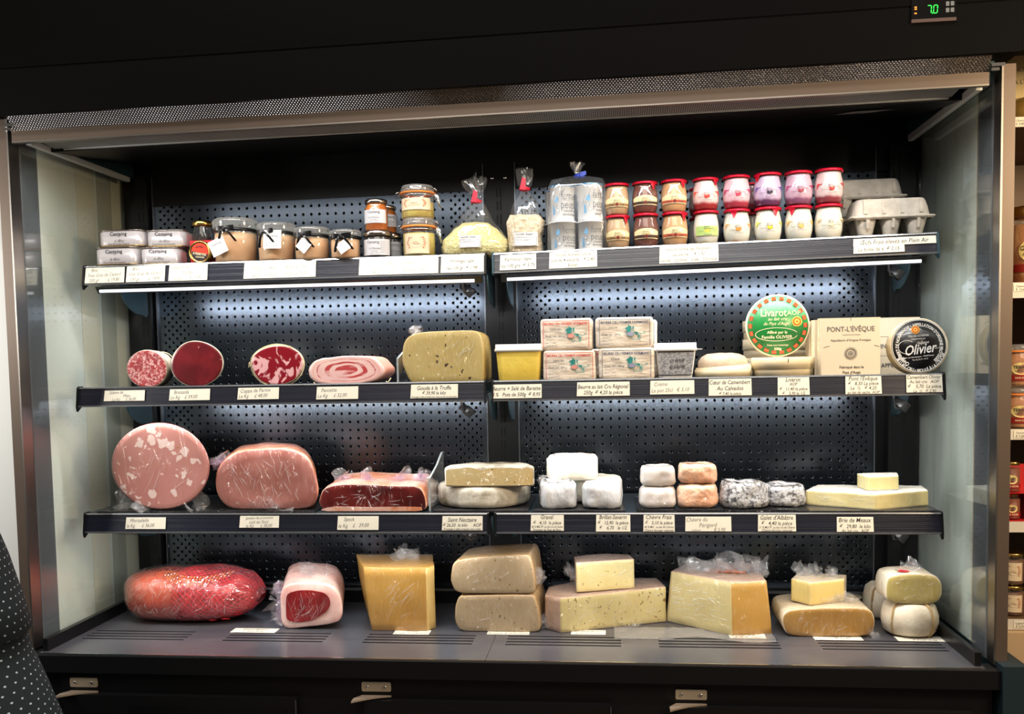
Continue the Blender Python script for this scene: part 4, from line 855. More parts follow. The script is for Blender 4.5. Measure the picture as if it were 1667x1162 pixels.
# glass yogurt pots with red foil lids
redf = mat('red_foil', S(205, 16, 48), .28, metal=.35, bump=(90, .0025))
YP = [(0, 0), (.022, 0), (.026, .003), (.0300, .018), (.0305, .030), (.0290, .044), (.0262, .054), (.0258, .058), (.0272, .060), (.0272, .062)]
def ypf(z):
    for (a, p), (b_, q) in zip(YP[1:], YP[2:]):
        if p <= z <= q: return a + (b_ - a) * (z - p) / max(q - p, 1e-6)
    return .027
YC = []
def yjar(lab, pl, pr, pt, pb, yc, cols, kind, flap=None, a0=0, grp='glass yogurt pots'):
    x, w_ = span(pl, pr, yc, .28); z0 = wz(pb, x, yc) if pb else SZ(1, x); h = wz(pt, x, yc) - z0; kx, kz = w_ / 2 / .0305, h / .0665
    t = thing('glass_yogurt_pot', lab, 'yogurt pot', (x, yc, z0), 0, grp); sc = lambda v: Vector((v.x * kx, v.y * kx, v.z * kz))
    b = MB(); b.lathe(YP, JG, n=36); b.warp(sc); b.obj('glass', t)
    b = MB(); b.lathe([(max(a - .0013, 0), z + .001) for a, z in YP[:8]] + [(0, .053)], cols, n=32); b.warp(sc); b.obj('yogurt', t)
    b = MB(); b.lathe([(.0262, .0605), (.0290, .0600), (.0296, .0625), (.0285, .0655), (.026, .0660), (.0255, .0648), (0, .0648)], redf, n=40); b.noise(.0004, 150)
    if flap is not None:
        n_ = 7; vs = []
        for j in range(5):
            for i in range(n_):
                u = (i / (n_ - 1) - .5) * (.018 * (1 - j / 4.6)); a = -pi / 2 + flap + u / .03; z = .061 - .0026 * j * (1.3 - abs(u) * 40); r_ = max(ypf(z), .0262) + .0024 + .0006 * sin(i * 2.4 + j)
                vs.append(Vector((r_ * cos(a), r_ * sin(a), z)))
        b.add(vs, [(j * n_ + i, j * n_ + i + 1, (j + 1) * n_ + i + 1, (j + 1) * n_ + i) for j in range(4) for i in range(n_ - 1)], redf)
    b.warp(sc); b.obj('foil_lid', t)
    b = MB(); C0 = lambda o: (lambda u, v: (lambda r_, a: sc(Vector((r_ * cos(a), r_ * sin(a), .026 + v))))(ypf(.026 + v) + o, -pi / 2 + a0 + u / .03))
    C, C1, C2 = C0(.0006), C0(.0010), C0(.0014)
    def arch(m, Cm, w0, lo, hi, bow):
        N = 14; vs = []
        for i in range(N + 1):
            u = (i / N - .5) * w0; k = 1 - (2 * i / N - 1) ** 2; vs += [Cm(u, lo + bow * k * .2), Cm(u, hi + bow * k)]
        b.add(vs, [(2 * i, 2 * i + 2, 2 * i + 3, 2 * i + 1) for i in range(N)], m)
    if kind[0] == 'cream':
        arch(mat('cream_label', S(232, 216, 168), .45), C, .064, -.011, .004, .006); arch(kind[1], C1, .062, -.0085, -.0035, .0005)
        b.flat([(.0035 * cos(k) + .000, -.0055 + .0035 * sin(k)) for k in [2 * pi * j / 10 for j in range(10)]], C2, mat('dark_red_print', S(110, 30, 20), .5))
        for s_ in (-1, 1): text(b, 'Crème' if s_ < 0 else kind[2], .0048, at(C2, s_ * .0125, -.006), ink, off=.01, fit=.013)
        text(b, 'ferme', .0050, at(C2, -.001, .0035), ink, shear=.1); text(b, 'des peupliers', .0045, at(C2, .003, -.0005), ink, shear=.1); cx_ = -.010
    else:
        if kind[1]:
            for s_ in (-1, 1):
                b.add([C(s_ * .032, .004), C(s_ * .028, .0085), C(s_ * .018, .0098), C(s_ * .032, .0118)][::s_], [(0, 1, 2, 3)], kind[1], False); b.add([C(s_ * .034, -.001), C(s_ * .031, .004), C(s_ * .027, .0085), C(s_ * .034, .0100)][::s_], [(0, 1, 2, 3)], kind[1], False)
        if kind[3]: arch(kind[3], C, .058, -.009, .009, .0)
        for s_ in (-.0035, .0, .0035): b.flat([(s_ + .0026 * cos(k), -.001 + abs(s_) * .4 + .0028 * sin(k)) for k in [2 * pi * j / 8 for j in range(8)]], C1, kind[2])
        text(b, 'ferme', .0050, at(C2, -.001, .0075), ink, shear=.1); text(b, 'des peupliers', .0045, at(C2, .004, .0042), ink, shear=.1); text(b, 'au lait entier', .0034, at(C2, .0125, .0), inkg); text(b, 'Normandie', .0042, at(C2, .001, -.0068), inkg, shear=.3); text(b, 'la ferme', .0034, at(C2, -.0145, -.001), inkg, shear=.3); cx_ = -.0105
    for k in range(6):
        a = k * pi / 3; b.flat([(cx_ + .0008 * cos(a) + .0018 * cos(a + d), .004 + .0008 * sin(a) + .0018 * sin(a + d)) for d in (-.25, .25, .5)], C2, ink)
    b.obj('label', t); return t
cof = mat('coffee_cream', S(196, 160, 122), .4, sss=.2); cho = mat('chocolate_cream', S(112, 58, 44), .4); car = mat('caramel_cream', S(208, 160, 112), .4, sss=.2)
brn = mat('brown_band', S(150, 112, 70), .5); dbr = mat('dark_brown_band', S(70, 40, 30), .5); rbr = mat('brick_band', S(186, 78, 52), .5)
for i, (pl, pr, tt, mm, bt, fl) in enumerate(((984, 1025.5, 300, 352, (brn, 'Café'), .75), (1029, 1072, 297, 349, (dbr, 'Chocolat'), .7), (1075.5, 1119.5, 294, 347, (rbr, 'Caramel'), .75))):
    cc = (cof, cho, car)[i]; nm = ('coffee cream', 'chocolate cream', 'caramel cream')[i]
    yjar(f'lower glass pot of {nm} with red lid', pl + 1, pr + 1, mm - .5, None, .081, cc, ('cream',) + bt, fl if i != 1 else None)
    yjar(f'upper glass pot of {nm} with red lid', pl, pr, tt, mm, .081, cc, ('cream',) + bt, fl if i != 0 else None)
def fruit(nm, base, low, z=.022): return mat('yogurt_' + nm, base, .4, ramp_z=(z + .012, z + .006, low, .012), sss=.15)
wy = S(232, 228, 218)
TOP = (('strawberry', S(236, 205, 205), S(170, 30, 36), S(226, 70, 50), S(226, 50, 30), (1127, 1171, 291, 343.5), .8), ('raspberry', S(234, 190, 202), S(180, 40, 70), S(200, 60, 120), S(220, 50, 80), (1176, 1222, 287, 341), None), ('blackberry', S(205, 180, 210), S(100, 40, 92), S(90, 70, 160), S(34, 30, 52), (1226, 1273, 283, 338), -1.0), ('fig', S(208, 170, 192), S(140, 80, 120), S(190, 60, 120), S(150, 50, 70), (1276, 1323, 280, 335.5), None), ('cherry', S(226, 200, 202), S(150, 50, 66), S(206, 60, 60), S(180, 50, 40), (1325, 1373, 276, 333), None))
for nm, c1, c2, cc, fc, (pl, pr, tt, mm), fl in TOP:
    yjar(f'upper glass pot of {nm} yogurt with red lid', pl, pr, tt, mm, .085, fruit(nm, c1, c2, .012), ('f', mat('corner_' + nm, cc, .45), mat('fruit_' + nm, fc, .45), None), fl)
BOT = (('pear', wy, S(206, 182, 40), None, S(240, 200, 80), (1128, 1171, 344, 396), None, mat('green_label', S(176, 204, 120), .45)), ('apricot', wy, S(214, 150, 60), S(238, 160, 90), S(240, 140, 50), (1177, 1222, 341.5, 393), -.35, None), ('lemon', wy, S(214, 200, 110), S(214, 214, 80), S(230, 205, 40), (1227, 1273, 338.5, 391), .45, None), ('vanilla', wy, S(222, 214, 186), S(232, 180, 90), S(236, 180, 90), (1277, 1323, 336, 388.5), -.7, None), ('plain', wy, S(222, 216, 196), S(222, 190, 140), S(236, 214, 180), (1325.5, 1372, 333.5, 386), None, None))
for nm, c1, c2, cc, fc, (pl, pr, tt, mm), fl, lb in BOT:
    yjar(f'lower glass pot of {nm} yogurt, pale, with red lid', pl, pr, tt, None, .085, fruit(nm, c1, c2, .002), ('f', mat('corner_' + nm, cc, .45) if cc else None, mat('fruit_' + nm, fc, .45), lb), fl)
yjar('glass pot with red lid half hidden behind the upper strawberry pot', 1121, 1160, 307, 352, .152, fruit('strawberry', *TOP[0][1:3]), ('f', None, MC['fruit_strawberry'], None))
yjar('glass pot with red lid half hidden behind the lower pear pot', 1121, 1160, 354, None, .152, fruit('plain', wy, wy), ('f', None, MC['fruit_plain'], None))
yjar('glass pot with red lid glimpsed between the raspberry and blackberry pots', 1206, 1246, 299, 345, .158, fruit('raspberry', *TOP[1][1:3]), ('f', None, MC['fruit_raspberry'], None))
yjar('pale glass pot glimpsed below between the apricot and lemon pots', 1206, 1246, 347, None, .158, fruit('plain', wy, wy), ('f', None, MC['fruit_plain'], None))
# egg cartons
pulp = mat('grey_pulp', S(206, 198, 186), .85, c2=S(192, 184, 172), nscale=60, bump=(220, .0012))
def carton(lab, pl, pr, pt, pb, yf, dep=.105):
    x, w_ = span(pl, pr, yf, .28); z0 = wz(pb, x, yf) if pb else SZ(1, x); h = wz(pt, x, yf) - z0
    t = thing('egg_carton', lab, 'egg carton', (x, yf + dep / 2, z0), 0, 'grey egg cartons')
    b = MB(); zc = h * .50
    for i in range(3):
        for j in range(2):
            c = (-w_ * .30 + i * w_ * .30, (-.25 + .5 * j) * dep, 0)
            b.sweep(rrect(.042, .040, .016, 4), [(0, 0), (.50, 0), (.60, .002), (.72, h * .12), (.93, h * .36), (1.08, zc)], pulp, 'z', c)
            b.exx([(c[1] - .026, zc - .004), (c[1] - .0215, zc * .45), (c[1] - .019, zc * .45), (c[1] - .018, zc - .004)], c[0] - .003, c[0] + .003, pulp)
    b.noise(.0012, 60); b.obj('egg_cups', t)
    b = MB(); b.sweep(rrect(w_, dep, .010, 4), [(.94, zc - .004), (1.0, zc - .001), (1.02, zc + .001), (1.0, zc + .0025), (.94, zc + .003)], pulp); b.noise(.0012, 40, 4); b.obj('rim', t)
    b = MB(); o_ = rrect(w_ * .95, dep * .93, .020, 5)
    def fn(p):
        k = (p.z - zc) / (h - zc); return Vector((p.x, p.y, p.z))
    b.sweep(o_, [(1.0, zc + .002), (.97, zc + .008), (.93, zc + (h - zc) * .55), (.88, h - .006), (.84, h - .001), (.6, h), (.3, h), (0, h)], pulp)
    for i in range(4):
        u = -w_ * .33 + i * w_ * .22
        b.exx([(-dep * .455, zc + .006), (-dep * .475, zc + .008), (-dep * .425, h - .004), (-dep * .40, h - .005)], u - .0035, u + .0035, pulp)
    b.noise(.0018, 30, 7); b.obj('lid', t); return t
carton('grey egg carton standing alone at the front right of the top shelf', 1386, 1524, 320, None, .075)
carton('grey egg carton at the back, lower of two stacked beside the yogurt pots', 1352, 1478, 351, None, .185)
carton('grey egg carton at the back, upper of two stacked', 1350, 1478, 289, 350, .185)
# ================================================================== MIDDLE SHELF
rind = mat('chalky_rind', S(206, 196, 178), .7, c2=S(160, 148, 130), nscale=40, bump=(60, .003))
salm = mat('salami_meat', S(150, 44, 50), .4, c2=S(176, 58, 62), nscale=60, spots=[(230, .75, S(226, 176, 172), .08, .012)], coat=.3)
bres = mat('bresaola_meat', S(122, 24, 32), .32, c2=S(92, 16, 24), nscale=18, spots=[(60, .10, S(206, 130, 120), .02)], coat=.4)
def log(name, lab, cat, pl, pr, pt, pb, yf, L, meat, side, lv, out=None, dx=.0, rz=0, seed=1, amp=.0015, netm=None, grp=None, ds=1.0):
    x, w_ = span(pl, pr, yf, SZ(lv, 0) + .05); z0 = SZ(lv, x); h = wz(pt, x, yf) - wz(pb, x, yf)
    t = thing(name, lab, cat, (x, yf, z0 + h / 2), rz, grp)
    o_ = [(a * w_ / 2, b_ * h / 2) for a, b_ in out] if out else ell(w_ / 2, h / 2, 48)
    pr_ = [(0, 0)] + [(k / 8, 0) for k in range(1, 8)] + [(.965, 0), (.99, .0015), (1, .004)] + [(1 + (ds - 1) * k / 8, .004 + (L - .01) * k / 8) for k in range(1, 9)] + [(.9 * ds, L), (0, L)]
    mats = [meat] * 8 + [side] * (len(pr_) - 9)
    b = MB(); b.sweep(o_, pr_, meat, 'y', mats=mats, fn=lambda p: Vector((p[0] + dx * p[1], p[1], p[2])))
    b.noise(amp, 30, seed, lambda v: min(1, .15 + v.y * 60)); b.obj('meat', t); return t, x, w_, h, z0
t, *_ = log('salami', 'small round salami with speckled red and white cut face', 'salami', 205.5, 272, 568, 630, .012, .08, salm, rind, 2, dx=-.26)
b = MB(); b.tube([(.0335 * cos(a) + .012, .05, .0415 * sin(a) * .93) for a in [2 * pi * k / 30 for k in range(30)]], .0009, mat('string', S(216, 200, 160), .8), 5, True); b.obj('string', t)
log('bresaola', 'large dark red bresaola with pale rind beside the salami', 'bresaola', 278, 363, 554, 629.5, .010, .10, bres, rind, 2, dx=-.40, out=[(cos(a) * (1 + .03 * sin(2 * a + .6)), sin(a) * (1 + .02 * cos(3 * a))) for a in [2 * pi * k / 48 for k in range(48)]], ds=.97)
cops = mat('coppa_meat', S(138, 18, 34), .3, c2=S(232, 176, 178), nscale=26, nlo=.53, nhi=.57, ndist=1.6, coat=.4)
pal = mat('pale_netted_rind', S(214, 200, 178), .7, c2=S(150, 110, 90), nscale=70, nlo=.5, nhi=.7, bump=(50, .003))
t, x, w_, h, z0 = log('coppa', 'netted coppa with marbled red and pink cut face', 'coppa', 409, 494, 560, 627, .012, .13, cops, pal, 2, out=[(cos(a) * (1 + .04 * sin(3 * a)), sin(a) * (1 + .05 * sin(2 * a + 1))) for a in [2 * pi * k / 48 for k in range(48)]], dx=-.36, amp=.003)
b = MB(); 
for q in (.004, .03, .06): b.tube([((w_ / 2 + .001) * cos(a) * 1.02 - .36 * q, q + .003 * sin(4 * a), (h / 2 + .001) * sin(a) * 1.0) for a in [2 * pi * k / 36 for k in range(36)]], .0009, MC['string'], 4, True)
rr_ = random.Random(3)
for k in range(12):
    a = 2 * pi * k / 12; b.tube([((w_ / 2 + .0015) * cos(a), .003, (h / 2 + .0015) * sin(a)), ((w_ / 2 + .0015) * cos(a + .25) - .018, .05, (h / 2 + .001) * sin(a + .25))], .0008, MC['string'], 4)
b.tube([(-w_ / 2, .004, .005), (-w_ / 2 - .007, .0, -.004), (-w_ / 2 - .004, 0, .008)], .0008, MC['string'], 4)
b.warp(lambda v: Vector((v.x, v.y, max(v.z, -h / 2 + .001)))); b.obj('netting', t)
pf = mat('pancetta_fat', S(240, 204, 196), .35, c2=S(232, 186, 182), nscale=20, coat=.4); pr2 = mat('pancetta_lean', S(188, 70, 72), .35, c2=S(236, 190, 186), nscale=30, nlo=.5, nhi=.62, stretch=(.5, 1, 3), coat=.4); po = mat('pancetta_outer', S(230, 160, 140), .45)
o_ = smooth_poly([(-1, -.15), (-.93, .42), (-.72, .80), (-.35, .86), (.0, .98), (.35, .92), (.70, .88), (.86, .45), (1, -.1), (.88, -.55), (.55, -.92), (0, -1), (-.62, -.98), (-.9, -.68)], 56, 1, 1)
x, w_ = span(500, 628, .012, 0); z0 = SZ(2, x); h = wz(576, x, .012) - wz(624, x, .012)
t = thing('pancetta', 'flat folded pancetta with pink, white and red layers', 'pancetta', (x, .012, z0 + h / 2))
o2 = [(a * w_ / 2, c * h / 2) for a, c in o_]
prf = [(0, 0), (.12, 0), (.30, 0), (.44, 0), (.56, 0), (.66, 0), (.745, 0), (.775, 0), (.86, 0), (.88, 0), (.97, 0), (1, .004)] + [(1, .004 + .014 * k) for k in range(1, 8)] + [(.9, .11), (0, .11)]
mm = [pr2, pr2, pf, pr2, pf, pf, pr2, pf, po, pf, pf] + [po] * 9
b = MB(); b.sweep(o2, prf, pf, 'y', mats=mm, fn=lambda p: Vector((p[0], p[1], p[2] + .0012 * sin(p[0] * 90 + p[2] * 120) * (1 - min(1, (p[0] / w_ * 2) ** 2 + (p[2] / h * 2) ** 2))))); b.noise(.0015, 40, 2, lambda v: min(1, .3 + v.y * 50)); b.obj('meat', t)
b = MB()
for sx_ in (-.42, .5): b.tube([(w_ * sx_, .0, -h / 2 + .006), (w_ * sx_ + .004, -.003, -h / 2 + .002), (w_ * sx_ + .012, -.004, -h / 2 + .0012 + (.012 if sx_ > 0 else .0))], .0013, MC['string'], 5)
b.obj('string_ends', t)
def acrylic(lab, pl, pr, pt, lv, y0, y1, slope=.02, foot=True):
    x0 = wx(pl, y0, SZ(lv, 0)); z0 = SZ(lv, x0) + .0005; h = wz(pt, x0, y1) - z0
    b = MB(); b.exx([(y0, z0), (y1, z0), (y1, z0 + h), (y1 - slope * .8, z0 + h), (y1 - .08, z0 + h * .80), (y0, z0 + h * .62)], x0 - .002, x0 + .002, ACR)
    b.exx([(y0 - .0006, z0), (y0 + .001, z0), (y0 + .001, z0 + h * .62), (y0 - .0006, z0 + h * .62)], x0 - .002, x0 + .002, mat('acrylic_edge', S(170, 178, 180), .2))
    pts = [(y0, z0 + h * .62), (y1 - .08, z0 + h * .80), (y1 - slope * .8, z0 + h), (y1, z0 + h)]
    for a, c in zip(pts, pts[1:]): b.exx([a, c, (c[0], c[1] + .0014), (a[0], a[1] + .0014)], x0 - .002, x0 + .002, MC['acrylic_edge'])
    if foot: b.exx([(y0, z0), (y1, z0), (y1, z0 + .002), (y0, z0 + .002)], x0 - .02, x0 + .002, ACR)
    return tag(b.obj('acrylic_divider'), lab, 'divider')
acrylic('clear acrylic divider beside the truffle gouda', 648, 0, 562, 2, .03, .17)
acrylic('clear acrylic divider between the speck and the half cheese wheel', 700, 0, 736, 3, .03, .20, foot=False)
def cheese(nm, c1, c2, wrap=.8, holes=None, ns=9, rough=.42, sss=.12, **k):
    return mat(nm, c1, rough, c2=c2, nscale=ns, nlo=.35, nhi=.7, wrap=wrap, spots=holes, sss=sss, **k)
gou = cheese('truffle_gouda', S(184, 164, 106), S(172, 150, 90), .8, [(58, .24, S(70, 56, 34), .02)])
rindy = cheese('yellow_rind', S(200, 168, 90), S(180, 146, 70), .9)
def slab(name, lab, cat, outpx, yf, dep, face, side, lv, zb=None, e=.003, wrapm=None, rz=0, dx=0, dz=0, grp=None, amp=.0012, seed=1, rc=.012):
    """outpx: outline of the front in photo pixels, standing on its shelf; gets a real depth"""
    xs = [p[0] for p in outpx]; ys = [p[1] for p in outpx]; xm = (min(xs) + max(xs)) / 2; zr = SZ(lv, 0) if zb is None else zb
    xw = wx(xm, yf, zr + .03); z0 = SZ(lv, xw) if zb is None else zb
    kx = (wx(xm + 10, yf, zr) - wx(xm - 10, yf, zr)) / 20; bot = max(ys)
    roll = .020
    P_ = [((a - xm) * kx, (bot - c) * kx) for a, c in outpx]; H = (bot - min(ys)) * kx
    cz = H / 2; P_ = [(a, c - cz) for a, c in P_]
    o_ = smooth_poly(P_, 88, 2, rc)
    pr_, n = slabprof(o_, 0, dep, e)
    k = 4; mats = [face] * (k + 1) + [side] * (len(pr_) - k - 2)
    t = thing(name, lab, cat, (xw, yf, z0), rz, grp); b = MB()
    b.sweep(o_, pr_, face, 'y', mats=mats, fn=lambda p: Vector((p[0] + dx * p[1], p[1], p[2] + cz + dz * p[1])))
    b.noise(amp, 22, seed, lambda v: .3 if v.y < .002 else 1).warp(lambda v: Vector((v.x, v.y, max(v.z, .0002)))); b.obj('cheese', t)
    return t, xw, z0, kx, H
t, x, z0, kx, H = slab('gouda_wedge', 'wrapped truffle gouda wedge with black specks and rounded left rind', 'cheese', [(668, 621.5), (655, 590), (655, 572), (660, 552), (672, 542), (700, 538.5), (772, 537.5), (784, 545), (788, 572), (787, 619), (784, 621.5), (720, 621.5)], .015, .13, gou, rindy, 2, e=.003, rc=.006)
f = tuft((.028, .02, .026), 4, FILM); f.obj('plastic_wrap', t, (-.056, .02, H - .012), (0, -.5, 0))
f = tuft((.03, .02, .012), 5, FILM); f.obj('plastic_wrap', t, (.06, .01, .001), (0, 1.2, 0))
# tubs
buty = mat('butter_yellow', S(236, 210, 96), .4, c2=S(228, 196, 80), nscale=14, coat=.6, sss=.2, bump=(18, .003)); plid = mat('clear_plastic_lid', S(214, 214, 208), .25, coat=.3)
def tub(lab, name, pl, pr, pt, bl, br, pb_lid, yf, dep, body, rimm, rest=None):
    x, w_ = span(pl, pr, yf, 0); z0 = SZ(2, x); h = wz(pt, x, yf) - z0; hl = wz(pb_lid, x, yf) - z0; xb, wb = span(bl, br, yf, 0)
    t = thing(name, lab, 'tub', (x, yf + dep / 2, z0)); k = wb / w_
    b = MB(); o_ = rrect(w_, dep, .014, 5); b.sweep(o_, [(0, 0), (k * .97, 0), (k * .99, .002), ((k + .93) / 2, hl * .5), (.93, hl)], body); b.obj('tub_body', t)
    b = MB(); b.sweep(o_, [(.92, hl - .002), (1.0, hl - .001), (1.0, hl + .004), (.97, hl + .005), (.96, h), (.90, h), (.89, h - .002), (0, h - .002)], rimm); b.obj('lid', t); return t, x, z0, w_, h, hl, k
t, x, z0, w_, h, hl, k = tub('clear tub of bright yellow butter with a pale lid', 'butter_tub', 804, 884, 560, 812, 880, 571, .015, .075, buty, plid)
b = MB(); b.add([Vector((-.017, -.0375 * k - .0012, .013)), Vector((-.008, -.0375 * k - .0016, .022)), Vector((.006, -.0375 * k - .002, .026)), Vector((-.002, -.0375 * k - .0012, .018))], [(0, 1, 2, 3)], mat('butter_shadow_gap', S(196, 160, 60), .5)); 
gcr = mat('grey_speckled_label', S(128, 128, 132), .5, c2=S(170, 170, 172), nscale=220, nlo=.45, nhi=.55)
t, x, z0, w_, h, hl, k = tub('tub of crème fraîche with a grey speckled label and white lid', 'cream_tub', 1065, 1136, 558, 1072, 1127, 570, .018, .07, white, white)
b = MB(); 
def gf(u, v): q = v / hl; return Vector((u, -.035 * (k + (.93 - k) * q) - .0010, v))
ww = w_ * .46; b.add([gf(-ww * k, .008), gf(ww * k, .008), gf(ww * .93, hl - .002), gf(-ww * .93, hl - .002)], [(0, 1, 2, 3)], gcr, False)
g2 = lambda u, v: gf(u, v) - Vector((0, .0006, 0))
for a, c in ((.008, .0095), (hl - .004, hl - .002)): b.flat([(-ww * .9, a), (ww * .9, a), (ww * .9, c), (-ww * .9, c)], g2, ink)
text(b, 'crème', .012, at(g2, .003, hl * .66, .05), ink, shear=.4); text(b, 'fraîche', .012, at(g2, .003, hl * .44, .05), ink, shear=.4); text(b, 'CRU 25 cl', .004, at(g2, .004, hl * .26), inkg)
b.obj('label', t)
b = MB(); b.box(w_ / 2 - .002, w_ / 2 + .010, -.03, -.012, hl + .001, hl + .0025, white); b.obj('lid_tab', t)
# butter packs
wax = mat('butter_paper', S(228, 216, 200), .4, c2=S(220, 204, 184), nscale=18, bump=(26, .006, (.6, 1, 1.6)), coat=.25, crough=.25)
tealp = mat('teal_print', S(50, 140, 135), .5); redp = mat('red_print', S(200, 60, 50), .5); navp = mat('navy_print', S(60, 66, 96), .5); blkp = mat('dark_print', S(50, 55, 60), .5); salmon = mat('salmon_print', S(226, 150, 136), .5); lilac = mat('lilac_print', S(150, 150, 172), .5); wpr = mat('pale_print', S(226, 226, 216), .5)
def stroke(b, pts, w_, mp, m):
    for (a, c), (d, e) in zip(pts, pts[1:]):
        L = math.hypot(d - a, e - c) or 1e-6; nx, ny = -(e - c) / L * w_, (d - a) / L * w_; ux, uy = (d - a) / L * w_ * .5, (e - c) / L * w_ * .5
        b.flat([(a + nx - ux, c + ny - uy), (a - nx - ux, c - ny - uy), (d - nx + ux, e - ny + uy), (d + nx + ux, e + ny + uy)], mp, m)
def cow(b, g, u, v, s, muz):
    m = at(lambda a, c: g(a * s, c * s), u / s, v / s); m1 = lambda a, c: m(a, c) - Vector((0, .0004, 0)); m2 = lambda a, c: m(a, c) - Vector((0, .0008, 0))
    el = lambda cx, cy, a, c, r=0: [(cx + a * cos(k) * cos(r) - c * sin(k) * sin(r), cy + a * cos(k) * sin(r) + c * sin(k) * cos(r)) for k in [2 * pi * j / 14 for j in range(14)]]
    b.flat(el(-.42, .30, .22, .34, -.35), m, tealp); b.flat(el(-.62, .42, .20, .09, .5), m1, tealp); b.flat(el(-.02, .44, .07, .16, -.3), m1, tealp); b.flat(el(-.42, .62, .06, .14, .5), m1, tealp)
    stroke(b, [(-.35, .55), (-.05, .5), (.02, .2), (.08, -.1)], .022, m1, tealp)
    b.flat(el(-.30, -.16, .36, .24), m1, tealp); b.flat(el(-.30, -.15, .325, .205), m2, muz)
    b.flat(el(.30, -.08, .20, .10, -.5), m, tealp); b.flat(el(.52, -.36, .07, .16, .2), m, tealp)
    stroke(b, [(.1, .05), (.42, -.02), (.62, -.1), (.66, -.5), (.6, -.72), (.45, -.60), (.3, -.72), (.1, -.6), (-.05, -.74), (-.16, -.6), (-.2, -.38)], .022, m1, tealp)
    stroke(b, [(.6, -.08), (.8, -.16), (.98, -.08)], .022, m1, tealp); stroke(b, el(1.06, .0, .10, .07) + el(1.06, .0, .10, .07)[:1], .02, m1, tealp)
def butter(lab, pl, pr, pt, pb, yf, kind, seed, rz=0):
    x, w_ = span(pl, pr, yf, 0); z0 = wz(pb, x, yf) if pb else SZ(2, x); h = wz(pt, x, yf) - z0; dp = .055
    t = thing('butter_block', lab, 'butter', (x, yf + dp / 2, z0), rz, 'wrapped butter blocks')
    b = MB(); b.rbox(0, 0, 0, w_, dp, h, .007, wax)
    o_ = rrect(w_, h, .007, 4); b = MB(); pr_, _n = slabprof(o_, -dp / 2, dp / 2, .005, 8)
    b.sweep(o_, pr_, wax, 'y', (0, 0, h / 2)); b.noise(.0022, 38, seed).noise(.0008, 130, seed).warp(lambda v: Vector((v.x, v.y, min(max(v.z, 0), h)))); b.obj('wrapped_block', t)
    b = MB(); zc = h / 2; nz = lambda u, v: noise.noise(Vector((u * 38 + seed, 5, v * 38))) * .001
    g = lambda u, v: Vector((u, -dp / 2 - .0022 + .0006 * sin(u * 170 + v * 90 + seed), zc + v)); g1 = lambda u, v: g(u, v) - Vector((0, .0005, 0))
    c1, mz = ((redp, salmon), (navp, lilac))[kind]; W2 = w_ * .44; H2 = h * .42
    for a, c, d, e in ((-W2, H2, W2, H2), (W2, H2, W2, -H2), (-W2, H2, -W2, -H2)): stroke(b, [(a + (d - a) * k / 6, c + (e - c) * k / 6) for k in range(7)], .0005, g, c1)
    text(b, 'BEURRE CRU FERMIER NORMAND', h * .115, at(g1, 0, H2 - h * .09), c1, off=.02, fit=W2 * 1.9)
    text(b, 'DEMI SEL' if kind == 0 else 'DOUX', h * .09, at(g1, -W2 * .45, H2 - h * .26), blkp, off=.0)
    text(b, 'Poids net : 250 g', h * .09, at(g1, -W2 * .9, -h * .06), blkp, 'L', off=.01, fit=W2 * .9)
    for q, s_ in enumerate(('Fabriqué au', 'lait cru entier', 'conserver à 6°')): text(b, s_, h * .06, at(g1, -W2 * .88, -h * (.17 + .09 * q)), blkp, 'L')
    text(b, 'LAIT CRU  RÉGION NORMANDIE', h * .05, at(g1, W2 * .45, -H2 + h * .02), blkp, fit=W2 * .9)
    cow(b, g1, W2 * .35, h * .0, h * .34, mz); b.obj('printed_wrapper', t)
butter('red-printed butter block, lower one beside the yellow tub', 884, 970, 570, None, .018, 0, 1)
butter('navy-printed butter block, lower one beside the cream tub', 975, 1065, 566, None, .018, 1, 2)
butter('red-printed butter block, the upper left one', 881, 965, 518, 570, .020, 0, 3, -.03)
butter('navy-printed butter block, the upper right one', 970, 1063, 516, 566, .020, 1, 4, .04)
butter('butter block standing behind the lower red-printed block', 900, 985, 568, None, .095, 0, 5)
butter('butter block standing behind the lower navy-printed block', 990, 1078, 565, None, .095, 1, 6)
butter('butter block behind the upper navy-printed block', 985, 1070, 521, 565, .095, 1, 7)
# wooden boxes
wood = mat('pale_poplar', S(226, 210, 176), .6, c2=S(212, 194, 158), nscale=16, stretch=(1, 1, 6)); wood2 = mat('poplar_disc', S(230, 216, 186), .6, c2=S(220, 204, 172), nscale=10, stretch=(6, 1, 1))
def wbox(name, lab, x, y, z, r, h, n_staple=1, cat='cheese box', grp=None, closed=True):
    t = thing(name, lab, cat, (x, y, z), 0, grp)
    b = MB(); b.lathe([(0, 0), (r * .97, 0), (r * .97, h * .75), (r * .93, h * .75)], wood, n=44); b.obj('box_base', t)
    if closed: b = MB(); b.lathe([(r * .975, h * .42), (r, h * .42), (r, h), (r * .97, h + .0004), (0, h)], wood, n=44); b.box(-.0006, .0006, -r - .0009, -r, h * .75, h * .95, ink); b.obj('box_lid', t)
    return t
yc = .085; x, w_ = span(1222, 1322, yc, 0); r = w_ / 2
lz = wz(577, x, yc - r) + .0363
wbox('round_wooden_box', 'round wooden cheese box lying flat under the green disc', x, yc - .015, SZ(2, x), r, .042)
yc2 = .235; x2, w2 = span(1198, 1322, yc2, 0); rr = w2 / 2; hh = (wz(519, x2, yc2 - rr) - SZ(2, x2)) / 3
for k, nm in enumerate(('bottom', 'middle', 'top')): wbox('round_wooden_box', f'round wooden cheese box, {nm} of the three stacked behind the green disc', x2, .225, SZ(2, x2) + hh * k, .072, hh - .0008)
